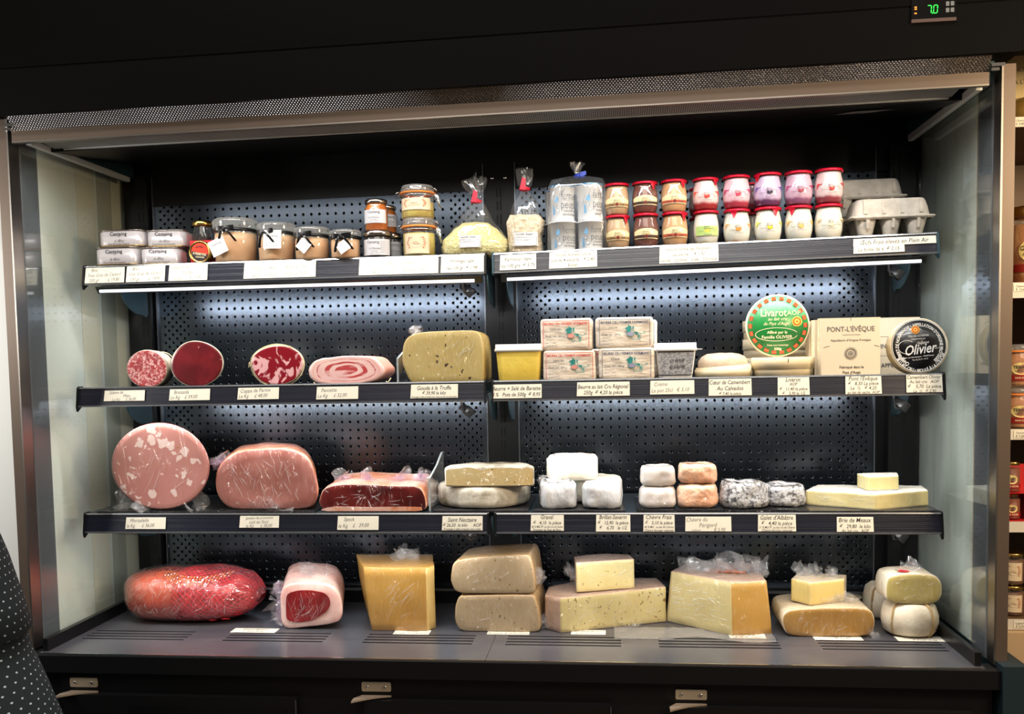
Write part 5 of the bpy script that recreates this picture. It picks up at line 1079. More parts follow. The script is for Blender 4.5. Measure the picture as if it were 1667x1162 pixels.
# livarot disc
def disc(name, lab, cat, pcx, pcy, rp, yc, rimm, facem, th, tilt, zc=None):
    xx = wx(pcx, yc, 0); zz = wz(pcy, xx, yc); r = rp * (wx(pcx + 10, yc, 0) - wx(pcx, yc, 0)) / 10
    t = thing(name, lab, cat, (xx, yc, zz - r * cos(tilt)))
    q = D.objects.new('pivot_tmp', None); D.objects.remove(q)
    b = MB(); b.lathe([(0, 0), (r * .97, 0), (r, .001), (r, th), (r * .96, th), (r * .95, .003 + 0 * th), (0, .003)], rimm, n=56, axis='y')
    b.lathe([(0, -.0004), (r * .955, -.0004), (r * .955, 0)], facem, n=56, axis='y')
    return t, b, r
green = mat('green_label', S(30, 128, 58), .35); 
green = mat('livarot_green', S(26, 122, 52), .35); lred = mat('livarot_red', S(206, 60, 42), .45); lgold = mat('livarot_gold', S(196, 150, 60), .45)
t, b, r = disc('livarot_disc', 'round green label disc reading Livarot standing upright with a red marked rim', 'cheese box', 1266, 530, 52, .075, wood2, green, .012, .05)
P1 = plane((0, -.0008, 0)); P2 = plane((0, -.0012, 0)); P3 = plane((0, -.0016, 0))
for k in range(22):
    a = 2 * pi * k / 22; g = at(P1, r * .86 * cos(a), r * .86 * sin(a), a + pi / 2); s_ = r * .09
    for dv in (-.55, .05): b.flat([(-s_ * .8, dv * s_), (-s_ * .2, dv * s_ - s_ * .1), (s_ * .8, dv * s_), (s_ * .8, (dv + .55) * s_), (s_ * .1, (dv + .5) * s_), (-s_ * .8, (dv + .55) * s_)], g, lred)
    stroke(b, [(-s_ * .7, 0), (s_ * .7, s_ * .1)], r * .008, at(P2, r * .86 * cos(a), r * .86 * sin(a), a + pi / 2), lgold)
text(b, 'Livarot', r * .34, at(P2, -r * .12, r * .42), cream, off=.012, sx=.85, fit=r * .85); text(b, 'AOP', r * .21, at(P2, r * .50, r * .40), cream, off=.0)
text(b, 'au lait cru', r * .15, at(P2, .0, r * .22), cream, shear=.4); text(b, "du Pays d'Auge", r * .15, at(P2, -r * .04, r * .07), cream, shear=.4, fit=r * .8)
text(b, 'Affiné par la', r * .13, at(P2, -.02 * r, -r * .21), cream, off=.01, fit=r * .7); text(b, 'Famille OLIVIER', r * .145, at(P2, -.02 * r, -r * .36), cream, off=.01, fit=r * 1.0)
stroke(b, [(-.04 * r + r * .66 * cos(k), -r * .28 + r * .21 * sin(k)) for k in [2 * pi * j / 36 + .3 for j in range(34)]], r * .008, P2, cream)
text(b, "Poids sous l'emballage", r * .075, at(P2, 0, -r * .62), cream, fit=r * .7); text(b, '500g', r * .12, at(P2, 0, -r * .74), cream, off=.02)
def seal(b, u, v, q):
    b.flat([(u + q * cos(k), v + q * sin(k)) for k in [2 * pi * j / 24 for j in range(24)]], P2, mat('seal_yellow', S(240, 200, 90), .4)); b.flat([(u + q * .82 * cos(k), v + q * .82 * sin(k)) for k in [2 * pi * j / 24 for j in range(24)]], P3, mat('seal_red', S(214, 96, 40), .4))
    b.flat([(u + q * .5 * cos(k), v + q * .5 * sin(k)) for k in [2 * pi * j / 24 for j in range(24)]], plane((0, -.0019, 0)), MC['seal_yellow']); b.flat([(u + q * .26 * cos(k), v + q * .2 * sin(k)) for k in [2 * pi * j / 12 for j in range(12)]], plane((0, -.0022, 0)), MC['seal_red'])
seal(b, r * .60, r * .12, r * .16)
o = b.obj('printed_disc', t, (0, 0, r)); o.rotation_euler = (-.03, 0, 0)
# coeur de camembert
x, w_ = span(1133, 1222, .06, 0); r = w_ / 2; zt = wz(584, x, .02) - SZ(2, x)
t = thing('camembert_in_band', 'wrapped camembert heart domed above its open wooden band', 'cheese', (x, .068, SZ(2, x)))
b = MB(); b.lathe([(r * .97, .0), (r, .0), (r, .026), (r * .97, .026), (r * .96, .0)], wood, n=44); b.lathe([(0, .001), (r * .9, .001), (r * .9, .002), (0, .002)], wood2, n=30)
b.lathe([(r * 1.0, .002), (r * 1.03, .002), (r * 1.04, .022), (r * 1.0, .022)], wood, n=44); b.warp(lambda v: Vector((v.x, v.y, v.z + .004 * (v.x / r) * (1 if v.z > .01 else 0)))); b.obj('wooden_band', t)
b = MB(); b.lathe([(0, .004), (r * .92, .004), (r * .93, .028), (r * .90, .038), (r * .80, .046), (r * .6, .052), (r * .3, .054), (0, .054)], cheese('camembert_skin', S(216, 196, 168), S(196, 166, 138), .9, bump=(60, .003)), n=40); b.noise(.0015, 50, 4); b.obj('cheese', t)
# pont l'eveque
pe = mat('pale_box_card', S(220, 206, 180), .5)
def sqbox(lab, x, y, z, w_, h, d, rz=0, front=None):
    t = thing('square_wooden_box', lab, 'cheese box', (x, y + d / 2, z), rz, 'square cheese boxes')
    b = MB(); b.box(-w_ / 2, w_ / 2, -d / 2, d / 2, 0, h, pe); b.box(-w_ / 2 - .0006, w_ / 2 + .0006, -d / 2 + d * .45, d / 2 + .0005, -.0 , h + .0006, wood)
    if front: front(b, -d / 2 - .0006)
    b.obj('box_body', t); return t
xf, wf = span(1337, 1433, .012, 0); hf = wz(517, xf, .012) - SZ(2, xf)
def fr(b, y):
    g = plane((0, y, hf / 2)); text(b, "PONT-L'ÉVÊQUE", .0145, at(g, 0, hf * .31), inkg, off=.008, sx=.9, fit=wf * .92)
    stroke(b, [(-.017, hf * .21), (.019, hf * .21)], .0004, g, inkg); text(b, "Appellation d'Origine Protégée", .0065, at(g, 0, hf * .12), ink, fit=wf * .68)
    c = lambda R: [(R * cos(k), -hf * .11 + R * sin(k)) for k in [2 * pi * j / 28 for j in range(28)]]
    stroke(b, c(.0125) + c(.0125)[:1], .0004, g, inkg); stroke(b, c(.0095) + c(.0095)[:1], .0009, g, inkg); b.flat(c(.0065), g, mat('grey_stamp', S(150, 142, 128), .5)); text(b, '1946', .004, at(plane((0, y - .0004, hf / 2)), 0, -hf * .11), inkg)
    text(b, 'Fabriqué dans le', .0075, at(g, .002, -hf * .34), ink, off=.01); text(b, "Pays d'Auge", .0075, at(g, .002, -hf * .43), ink, off=.01)
    for a, c2, d, e in ((0, hf * .5, 0, hf * .45), (-wf * .46, 0, -wf * .36, .003), (wf * .40, .003, wf * .48, 0), (0, -hf * .5, 0, -hf * .46)): stroke(b, [(a, c2), (d, e)], .0004, g, ink)
sqbox("square pale cheese box reading Pont-l'Évêque standing on edge", xf, .012, SZ(2, xf), wf, hf, .034, .0, fr)
for k in range(2): sqbox(f'square pale box standing on edge, {("directly", "second")[k]} behind the Pont-l\'Évêque box', xf - .006 - .004 * k, .049 + .037 * k, SZ(2, xf), wf, hf * (.985 - .01 * k), .034)
xr_, wr = span(1400, 1492, .15, 0); hr = (wz(516, xr_, .13) - SZ(2, xr_)) / 3
for k, nm in enumerate(('bottom', 'middle', 'top')):
    def f3(b, y, k=k):
        g = plane((0, y, hr / 2))
        if k == 2:
            q = [(.040 + .0065 * cos(j), .000 + .0065 * sin(j)) for j in [2 * pi * i / 20 for i in range(17)]]; stroke(b, q, .0007, g, inkg)
        else: text(b, ("APPELLATION", "ORIGINE D'ORIGEN")[k], .012, at(g, wr * .45, 0), inkg, 'R', off=.02)
    sqbox(f'flat lying pale box, {nm} of the stack behind the black camembert disc', xr_, .13, SZ(2, xr_) + hr * k, wr, hr - .001, .105, 0, f3)
blk = mat('black_label', S(16, 16, 18), .3, coat=.3)
t, b, r = disc('camembert_box', 'round black-faced camembert box with white rim lettering standing upright', 'cheese box', 1496, 563, 47.5, .03, wood, blk, .03, .05)
wt = mat('white_print', S(232, 230, 226), .5)
stroke(b, [(r * .93 * cos(k), r * .93 * sin(k)) for k in [2 * pi * j / 48 for j in range(49)]], r * .012, P1, wt)
text(b, "CAMEMBERT DE NORMANDIE • APPELLATION D'ORIGINE PROTÉGÉE", r * .155, arc(P2, 0, 0, r * .76, pi / 2 + .12), wt, off=.025, sx=.80)
text(b, 'AU LAIT CRU • MOULÉ À LA LOUCHE', r * .155, arc(P2, 0, 0, r * .88, -pi / 2 + .1, True), wt, off=.025, sx=.78)
text(b, 'CRU DU COTENTIN', r * .095, at(P2, -.02 * r, r * .36, .06), wt, off=.01, fit=r * .7); text(b, 'Sélectionné par', r * .08, at(P2, -.02 * r, r * .26, .06), wt, fit=r * .55)
text(b, "l'équipe", r * .14, at(P2, .12 * r, r * .12, .12), wt, shear=.5); text(b, 'Olivier', r * .50, at(P2, .06 * r, -r * .10, .13), wt, shear=.42, off=.012, sx=.78)
stroke(b, [(-r * .42 + r * .30 * cos(k), -r * .04 + r * .30 * sin(k) * .8) for k in [2 * pi * j / 30 + .9 for j in range(24)]], r * .008, P2, wt)
text(b, '250g', r * .13, at(P2, -r * .6, -r * .44, .05), wt, off=.03); text(b, '45% M.G.', r * .07, at(P2, r * .66, -r * .08, .1), wt); text(b, '76, rue Saint-Jacques - 76000 Rouen', r * .075, at(P2, 0, -r * .38, .1), wt, fit=r * 1.0); text(b, 'Tél. 02 35 71 10 40', r * .07, at(P2, .02 * r, -r * .48, .1), wt)
seal(b, -.12 * r, r * .58, r * .15)
o = b.obj('printed_disc', t, (0, 0, r)); o.rotation_euler = (-.10, 0, 0)
# ================================================================== BOTTOM SHELF
mort = mat('mortadella', S(196, 136, 126), .4, c2=S(188, 126, 118), nscale=8, wrap=.7, wscale=9, spots=[(42, .52, S(232, 204, 196), .03, .03), (34, .10, S(150, 120, 30), .012)], sss=.15)
skin = mat('mortadella_skin', S(150, 90, 84), .4, wrap=.9, wscale=30)
t, x, w_, h, z0 = log('mortadella', 'huge round pink mortadella with white fat spots', 'mortadella', 183, 343, 679, 820, .02, .13, mort, skin, 3, dx=-.50, amp=.001, ds=.95)
t.location.z = SZ(3, x) + h / 2 + .006
b = tuft((.05, .03, .04), 31, FILMP); b.obj('plastic_wrap', t, (w_ * .46, .03, .0), (0, 1.2, 0))
b = tuft((.06, .04, .035), 32, FILM); b.obj('plastic_wrap', t, (-w_ * .36, .02, -h * .36), (0, -1.9, 0))
for k in (-1, 1): b = tuft((.09, .05, .012), 35 + k, FILM); b.obj('plastic_wrap', t, (k * .055 + .02, .01, -h / 2 - .004), (0, k * 1.2, 0))
hamc = mat('cooked_ham', S(176, 116, 106), .4, c2=S(158, 96, 86), nscale=14, wrap=1.0, wscale=14, sss=.1); hamr = mat('ham_rind', S(212, 120, 84), .4, c2=S(224, 160, 130), nscale=20, wrap=1.0, wscale=20)
def px_out(*pts): return list(pts)
t, x, z0, kx, H = slab('cooked_ham', 'wrapped cooked ham block, dome shaped pink face with orange rind', 'ham', [(372, 824), (354, 804), (350, 775), (358, 752), (385, 733), (430, 728), (470, 728), (496, 736), (512, 756), (519, 785), (516, 812), (505, 824), (440, 825)], .03, .17, hamc, hamr, 3, zb=SZ(3, 0) + .004, e=.006, amp=.003, dx=-.34)
f = tuft((.10, .03, .012), 36, FILM); f.obj('plastic_wrap', t, (.02, -.005, .002), (1.2, 0, 0))
slm = slate
def tray(lab, pl, pr, y0, y1, m, lv=3, th=.004, nm='slate_tray', name='slate board'):
    xa, xb = wx(pl, y0, SZ(lv, 0)), wx(pr, y0, SZ(lv, 0)); x = (xa + xb) / 2
    b = MB(); b.box(-(xb - xa) / 2, (xb - xa) / 2, 0, y1 - y0, 0, th, m)
    if m is slate: b.noise(.0006, 60)
    return tag(b.obj(nm, None, (x, y0, SZ(lv, x) + .0006)), lab, name)
film_b = mat('black_tray', S(20, 21, 24), .25, coat=.5, wrap=.8, wscale=30)
tray('thin black tray under the mortadella and the cooked ham', 158, 512, .012, .24, film_b, th=.003, nm='black_tray', name='tray')
spk = mat('speck_meat', S(106, 30, 28), .3, c2=S(70, 16, 16), nscale=14, wrap=.8, wscale=12); spf = mat('speck_fat', S(226, 186, 170), .4, c2=S(208, 130, 90), nscale=16, wrap=.9)
o_ = [(517, 822), (522, 800), (530, 790), (560, 786), (600, 787), (650, 790), (682, 789), (690, 800), (694, 822), (690, 829), (600, 830), (530, 828)]
t, x, z0, kx, H = slab('speck', 'wrapped flat slab of dark red speck with a white fat edge below', 'speck', o_, .02, .13, spk, spf, 3, zb=SZ(3, 0) + .001, e=.003, dz=.10, amp=.002)
b = MB(); P4 = [(-.115, .006), (-.085, .012), (.0, .010), (.07, .011), (.112, .010), (.113, .003), (.10, .001), (-.10, .001), (-.116, .003)]
b.exy(P4, -.0012, .0, spf); b.obj('fat_edge', t, label='white fat strip')
for k, (u, s_) in enumerate(((-.08, .05), (-.02, .07), (.05, .07), (.1, .04))): f = tuft((s_, .05, .016), 40 + k, FILMP); f.obj('plastic_wrap', t, (u, .05, H + .004))
f = tuft((.05, .05, .02), 46, FILM); f.obj('plastic_wrap', t, (.118, .02, .016), (0, .7, 0))
# saint nectaire
snr = mat('grey_mould_rind', S(204, 196, 180), .6, c2=S(112, 98, 70), nscale=20, nlo=.48, nhi=.66, wrap=.5, wscale=20, bump=(50, .002)); snf = cheese('saint_nectaire_paste', S(216, 198, 146), S(220, 180, 110), .9, [(60, .14, S(140, 110, 60), .015)])
tray('dark slate board under the half wheels of Saint Nectaire', 704, 859, .010, .235, slate)
def wheel(name, lab, pl, pr, pt, pb, yfr, lv, zb, rindm, facem, cut=True, wob=0, e=.006, arcs=180, amp=.0015, top=None, seed=1):
    """half wheel: the cut faces the front; otherwise a round wheel"""
    xc, w_ = span(pl, pr, yfr if cut else yfr + .09, SZ(lv, 0) + .03); z0 = zb; h = wz(pt, xc, yfr) - wz(pb, xc, yfr); r = w_ / 2
    t = thing(name, lab, 'cheese', (xc, yfr, z0)); n = 40
    if cut: o_ = [(-r + 2 * r * k / 20, 0) for k in range(20)] + [(r * cos(pi * k / n), r * .95 * sin(pi * k / n)) for k in range(n + 1)]
    else: o_ = [(r * cos(2 * pi * k / 60), r + r * sin(2 * pi * k / 60)) for k in range(60)]
    cx, cy = 0, (r * .42 if cut else r); o_ = [(a, c - cy) for a, c in o_]; rm = r * .8
    q = e / rm
    pr_ = [(0, 0), (.6, 0), (1 - q, 0), (1 - q * .3, e * .3), (1, e), (1, h * .35), (1, h * .65), (1, h - e), (1 - q * .3, h - e * .3), (1 - q, h), (.8, h), (.6, h), (.3, h), (0, h)]
    b = MB(); b.sweep(o_, pr_, rindm, 'z', (0, cy, 0))
    b.noise(amp, 25, seed).warp(lambda v: Vector((v.x, max(v.y, .0) if cut else v.y, max(v.z, 0)))); b.obj('rind', t)
    if cut:
        b = MB(); vs = []; N = 24
        for k in range(N + 1):
            u = (-1 + 2 * k / N) * (r - .003); zt_ = h - .0045 + wob * noise.noise(Vector((u * 30, 1, 3))); vs += [Vector((u, -.0008, .0025 + .002 * abs(u / r) ** 8)), Vector((u, -.0008, zt_ - .003 * abs(u / r) ** 12))]
        b.add(vs, [(2 * k, 2 * k + 2, 2 * k + 3, 2 * k + 1) for k in range(N)], facem, False); b.obj('cut_face', t)
    return t, xc, z0, h, r
zt3 = SZ(3, 0) + .005
t, x, z0, h, r = wheel('saint_nectaire_round', 'grey rinded round Saint Nectaire wheel, the lower one', 712, 862, 787, 823, .022, 3, zt3, snr, snf, False, e=.010, amp=.002)
t, x, z1, h2, r = wheel('saint_nectaire_half', 'cut half wheel of Saint Nectaire on top, creamy face showing', 725, 870, 757, 790, .030, 3, zt3 + h + .0005, snr, snf, True, wob=.006, e=.005)
# graval + brillat savarin
wpm = mat('white_waxed_paper', S(232, 232, 234), .4, c2=S(206, 208, 212), nscale=20, bump=(24, .009, (1, 1, .5)), wrap=.5, wscale=12, sss=.1); bloomy = mat('bloomy_white', S(244, 242, 232), .6, c2=S(232, 226, 210), nscale=14, sss=.3, bump=(50, .003)); 
tray('slate board under the white bloomy cheeses', 868, 1018, .008, .22, slate)
zt = zt3
def drum(name, lab, pl, pr, pt, pb, yf, dep, m, zb, seed=1, amp=.003, rnd=.3, rz=0, grp=None, taper=.97, nm='cheese'):
    x, w_ = span(pl, pr, yf, SZ(3, 0) + .03); h = wz(pt, x, yf) - wz(pb, x, yf)
    t = thing(name, lab, 'cheese', (x, yf + dep / 2, zb), rz, grp); rr = min(w_, dep) * rnd
    o_ = smooth_poly(rrect(w_, dep, rr, 6), 56, 0); e = min(.010, h * .3); q = e / (min(w_, dep) / 2)
    pr_ = [(0, 0), (.5, 0), (1 - q, 0), (1 - q * .3, e * .3), (1, e)] + [(1 + (taper - 1) * k / 4, e + (h - 2 * e) * k / 4) for k in range(1, 5)] + [(taper - q * .3, h - e * .3), (taper - q, h), (.7, h), (.45, h), (.2, h), (0, h)]
    b = MB(); b.sweep(o_, pr_, m); b.noise(amp, 36, seed).noise(amp * .5, 90, seed + 3).warp(lambda v: Vector((v.x, v.y, max(v.z, 0)))); b.obj(nm, t); return t, x, w_, h
drum('graval_round', 'white paper-wrapped soft cheese, front left of the white group', 877, 937, 783, 827, .02, .07, wpm, zt, 1, amp=.005, rnd=.28)
drum('graval_round', 'white paper-wrapped soft cheese, front right of the white group', 947, 1013, 784, 826, .018, .075, wpm, zt, 2, amp=.005, rnd=.36)
drum('brillat_savarin', 'broad bloomy white cheese behind the two paper-wrapped ones', 905, 1015, 774, 815, .105, .10, bloomy, zt, 3, rnd=.45)
t, x, w_, h = drum('brillat_savarin', 'bright white rectangular cheese block standing on top of the white group', 890, 973, 736, 778, .072, .06, bloomy, wz(781, wx(930, .07, -.28), .09), 4, amp=.0015, rnd=.12, taper=.99)
for p in (None,):
    f = tuft((.03, .02, .024), 51, FILM); f.obj('plastic_wrap', t, (-w_ / 2, -.02, -.012), (0, -.6, 0))
# chevre frais
tray('black tray under the four small goat cheeses', 1036, 1178, .012, .2, film_b, th=.005, nm='black_tray', name='tray')
wf_ = mat('white_fresh_goat', S(236, 230, 226), .45, c2=S(216, 206, 200), nscale=20, wrap=.9, wscale=26, sss=.2); of_ = mat('peach_goat_wrap', S(236, 196, 168), .45, c2=S(226, 168, 134), nscale=16, wrap=.9, wscale=26, sss=.2, bump=(60, .004)); 
zt = SZ(3, 0) + .006
h0 = drum('goat_cheese', 'white wrapped goat cheese, the lower one of the white pair', 1041, 1102, 790, 824.5, .022, .06, wf_, zt, 5, amp=.002)[3]
drum('goat_cheese', 'white wrapped goat cheese, the upper one of the white pair', 1043, 1101, 757, 791, .026, .06, wf_, zt + h0, 6, amp=.002)
h0 = drum('goat_cheese', 'peach-papered goat cheese, the lower one of the peach pair', 1103, 1171, 786, 824.5, .022, .065, of_, zt, 7, amp=.0035)[3]
drum('goat_cheese', 'peach-papered goat cheese, the upper one of the peach pair', 1106, 1169, 754, 788, .026, .06, of_, zt + h0, 8, amp=.0035)
# ash goat
tray('black tray under the two grey ash-coated cheeses', 1180, 1318, .014, .2, film_b, th=.004, nm='black_tray', name='tray')
ash = mat('ash_coating', S(186, 186, 188), .7, c2=S(84, 84, 88), nscale=130, nlo=.45, nhi=.62, ndist=.8, bump=(90, .004), coat=.2)
zt = SZ(3, 0) + .005
drum('ash_goat_cheese', 'grey ash-coated goat cheese, the left of two', 1173, 1256, 784, 826.5, .022, .085, ash, zt, 9, amp=.004, rnd=.45, taper=.93)
drum('ash_goat_cheese', 'grey ash-coated goat cheese, the right of two', 1246, 1317, 788, 823, .045, .08, ash, zt, 10, amp=.004, rnd=.45, taper=.93)
# brie
brr = mat('brie_rind', S(236, 232, 222), .6, c2=S(196, 186, 168), nscale=26, nlo=.5, nhi=.8, wrap=.6, wscale=26, bump=(60, .002)); brf = cheese('brie_paste', S(232, 220, 166), S(224, 206, 140), .9, ns=14)
tray('black board under the brie wedges', 1300, 1530, .006, .20, slate, th=.003)
def wedge(name, lab, P, zb, h, sidem, rindm, cat='cheese', e=.003, wob=.002, grp=None, seed=1, amp=.0012, hts=None, nm='cheese', cutedges=None):
    """P: footprint corners (world x,y) anticlockwise; cutedges: indices of sides in paste"""
    cx = sum(p[0] for p in P) / len(P); cy = sum(p[1] for p in P) / len(P); Q = [(a - cx, c - cy) for a, c in P]; n = len(Q)
    out = []; own = []
    for i in range(n):
        a, c = Vector(Q[i]), Vector(Q[(i + 1) % n]); m = max(3, int((c - a).length / .006))
        for k in range(m):
            p = a.lerp(c, k / m); out.append((p.x, p.y)); own.append(i)
    t = thing(name, lab, cat, (cx, cy, zb), 0, grp); b = MB(); N = len(out); rm = sum(math.hypot(*p) for p in out) / N; q = e / rm; nz = 8
    lev = [(1 - q * .6, .0), (1, e * .5)] + [(1, e * .5 + (h - e) * k / nz) for k in range(1, nz + 1)] + [(1 - q * .6, h)]
    vs = [Vector((x * s_, y * s_, z)) for s_, z in lev for x, y in out]; fsd = {}
    for j in range(len(lev) - 1):
        for k in range(N):
            mt = sidem if (cutedges is None or own[k] in cutedges) else rindm
            if j == 0 or j == len(lev) - 2: mt = rindm
            fsd.setdefault(id(mt), [mt, []])[1].append((j * N + k, j * N + (k + 1) % N, (j + 1) * N + (k + 1) % N, (j + 1) * N + k))
    rings = [.88, .7, .5, .3, .12]; o = len(vs)
    for s_ in rings: vs += [Vector((x * s_, y * s_, h)) for x, y in out]
    vs.append(Vector((0, 0, h))); prev = (len(lev) - 1) * N; f_ = []
    for i in range(len(rings)):
        cur = o + i * N; f_ += [(prev + k, prev + (k + 1) % N, cur + (k + 1) % N, cur + k) for k in range(N)]; prev = cur
    f_ += [(prev + k, prev + (k + 1) % N, len(vs) - 1) for k in range(N)]; f_.append(tuple(reversed(range(N))))
    fsd.setdefault(id(rindm), [rindm, []])[1].extend(f_)
    oo = len(b.v); b.v += [tuple(v) for v in vs]
    for mt, fl in fsd.values():
        i = b.mi(mt)
        for f in fl: b.f.append(f); b.m.append(i); b.s.append(True)
    def w(v):
        z = v.z
        if hts: z = v.z / h * (hts[0] + (hts[1] - hts[0]) * (v.x / (2 * rm) + .5) + hts[2] * v.y)
        return Vector((v.x, v.y, z))
    b.warp(w); b.noise(amp, 24, seed).noise(wob, 90, seed + 1, lambda v: .5).warp(lambda v: Vector((v.x, v.y, max(v.z, 0)))); b.obj(nm, t)
    return t
z_ = SZ(3, 0) + .0035
X3 = lambda px, y: wx(px, y, SZ(3, 0) + .01)
h = wz(803, .8, .05) - wz(831, .8, .05)
wedge('brie_wedge', 'long flat wedge of brie with white rind, the lower piece', [(X3(1425, .012), .012), (X3(1511, .07), .07), (X3(1500, .15), .15), (X3(1330, .17), .17), (X3(1312, .085), .085)], z_, .034, brf, brr, cutedges=(0, 4), wob=.001)
wedge('brie_wedge', 'small brie wedge lying on top of the long one', [(X3(1412, .06), .06), (X3(1463, .075), .075), (X3(1460, .13), .13), (X3(1395, .12), .12)], z_ + .0345, .031, brf, brr, cutedges=(0, 3), wob=.0006)
# ================================================================== DECK
ZD = -.5998
XD = lambda px, y, z=-.57: wx(px, y, z)
def top_of(py, x, y): return wz(py, x, y)
# netted ham
hm = mat('cured_ham_skin', S(196, 84, 52), .35, c2=S(168, 30, 34), nscale=7, nlo=.45, nhi=.6, wrap=1.0, wscale=16, sss=.1)
hm2 = mat('netted_ham_meat', S(150, 24, 36), .35, c2=S(206, 70, 74), nscale=16, nlo=.45, nhi=.7, ndist=1, wrap=1.0, wscale=16)
yh = .13; HP = [(201, 962, 972), (204, 945, 992), (214, 937, 1003), (235, 930, 1014), (262, 927.5, 1020), (300, 926.5, 1021), (340, 927, 1017), (370, 930, 1010), (395, 938, 1004), (410, 950, 997), (419, 963, 988), (423, 972, 979)]
def hint(px):
    for a, c in zip(HP, HP[1:]):
        if px <= c[0]: q = (px - a[0]) / (c[0] - a[0]); return a[1] + (c[1] - a[1]) * q, a[2] + (c[2] - a[2]) * q
    return HP[-1][1:]
xm = XD(312, yh); t = thing('netted_ham', 'whole cured ham in a bag and red netting, at the left end of the deck', 'ham', (xm, .155, ZD))
def hamp(q, a, off, nz=1):
    px = 201 + 222 * q; pt, pb = hint(px); x = XD(px, yh); z1 = wz(pt, x, yh) - ZD; z0_ = wz(pb, x, .09) - ZD; z0_ = max(z0_, 0.0); zc = (z0_ + z1) / 2; rz_ = max((z1 - z0_) / 2, .001) + off
    ry = .088 * max(0.02, 1 - abs(2 * q - 1) ** 3.5) ** .5 + off; ca, sa = cos(a), sin(a); e_ = .8
    v = Vector((x - xm, ry * abs(ca) ** e_ * (1 if ca > 0 else -1), zc + rz_ * abs(sa) ** e_ * (1 if sa > 0 else -1)))
    v += noise.noise_vector(v * 16 + Vector((3, 5.1, 3))) * .006 * nz; v.z = max(v.z, .0008 + off); return v
b = MB(); N = 30; n = 40
for j0, j1, mm in ((0, 15, hm), (15, 30, hm2)):
    vs = [hamp(i / N, 2 * pi * k / n, 0) for i in range(j0, j1 + 1) for k in range(n)]
    b.add(vs, [(i * n + k, i * n + (k + 1) % n, (i + 1) * n + (k + 1) % n, (i + 1) * n + k) for i in range(j1 - j0) for k in range(n)], mm)
b.obj('ham', t)
b = MB(); netm = mat('red_netting', S(226, 40, 56), .45)
for k in range(34):
    for sg in (-1, 1):
        pts = []
        for i in range(30):
            q = .44 + .54 * i / 29; a = -pi + 2 * pi * k / 34 + sg * (q - .4) * 4.5
            pts.append(hamp(q, a, .002))
        b.tube(pts, .0008, netm, 3)
b.tube([hamp(.62 + .014 * i, -pi / 2 - .5 + .15 * sin(i), .006) for i in range(14)], .002, netm, 4)
b.tube([hamp(.72 + .012 * i, -pi / 2 - .45 + .13 * i, .010) for i in range(6)], .0035, mat('bright_red_tag', S(235, 30, 40), .4), 5)
b.obj('red_netting', t)
b = MB(); yel = mat('yellow_print', S(206, 150, 60), .45)
for j in range(4):
    for i in range(22):
        q = .36 + .021 * i; a = -(pi / 2 + .75 + .11 * j - .5 * (abs(i - 10) / 10) ** 2)
        b.flat([(u, v) for u, v in ((-.5, -.5), (.5, -.5), (.5, .5), (-.5, .5))], (lambda q, a: lambda u, v: hamp(q + .008 * u, a + .06 * v, .0040))(q, -a * 1.0 - pi * 0), yel if (i + j) % 3 else tagm)
b.obj('printed_band', t, label='yellow and white printed band')
b = MB(); vs = [hamp(min(max(i / 40, 0), 1), 2 * pi * k / 48, .0045 + .003 * noise.noise(Vector((i * .5, k * .35, 1))), .6) for i in range(41) for k in range(48)]
b.add(vs, [(i * 48 + k, i * 48 + (k + 1) % 48, (i + 1) * 48 + (k + 1) % 48, (i + 1) * 48 + k) for i in range(40) for k in range(48)], film('pink_bag_film', (.995, .97, .96), .08, .014, 34, milk=.02)); b.obj('plastic_bag', t)
# cut ham
cf = mat('cured_ham_cut', S(140, 28, 30), .3, c2=S(110, 18, 22), nscale=16, wrap=.8, wscale=12); cfat = mat('cured_ham_fat', S(232, 196, 186), .4, c2=S(214, 160, 150), nscale=16, wrap=.8, wscale=16)
t, x, z0, kx, H = slab('cut_cured_ham', 'wrapped half of cured ham, red cut face rimmed with white fat', 'ham', [(459, 1021), (456, 990), (458, 965), (466, 949), (505, 946), (540, 949), (553, 962), (559, 985), (556, 1005), (545, 1013), (500, 1019), (475, 1022)], .058, .15, cfat, cfat, 4, zb=ZD, e=.006, dx=-.26, dz=.10, amp=.003, rz=.0)
b = MB(); b.exy(smooth_poly([(-.060, .020), (-.060, .05), (-.058, .084), (-.03, .092), (.005, .092), (.036, .086), (.048, .066), (.040, .046), (.022, .034), (.004, .022), (-.03, .017)], 40, 2), -.0026, .001, cf); 
stroke(b, [(-.045, .066), (-.02, .073), (.0, .066), (.03, .076)], .0011, plane((0, -.0022, 0)), cfat); stroke(b, [(-.022, .072), (-.006, .056), (.008, .046)], .0009, plane((0, -.0022, 0)), cfat); stroke(b, [(.0, .070), (.012, .068), (.016, .062)], .001, plane((0, -.0022, 0)), cfat)
b.obj('cut_face', t, label='red cut face with fine white veins')
for k in range(3): f = tuft((.07, .05, .035), 60 + k, FILMP); f.obj('plastic_wrap', t, (-.066 - .012 * k, .02 + .04 * k, .02 + .02 * k), (0, -1.1, .2 * k))
f = tuft((.10, .08, .02), 66, FILM); f.obj('plastic_wrap', t, (-.01, .06, H + .004))
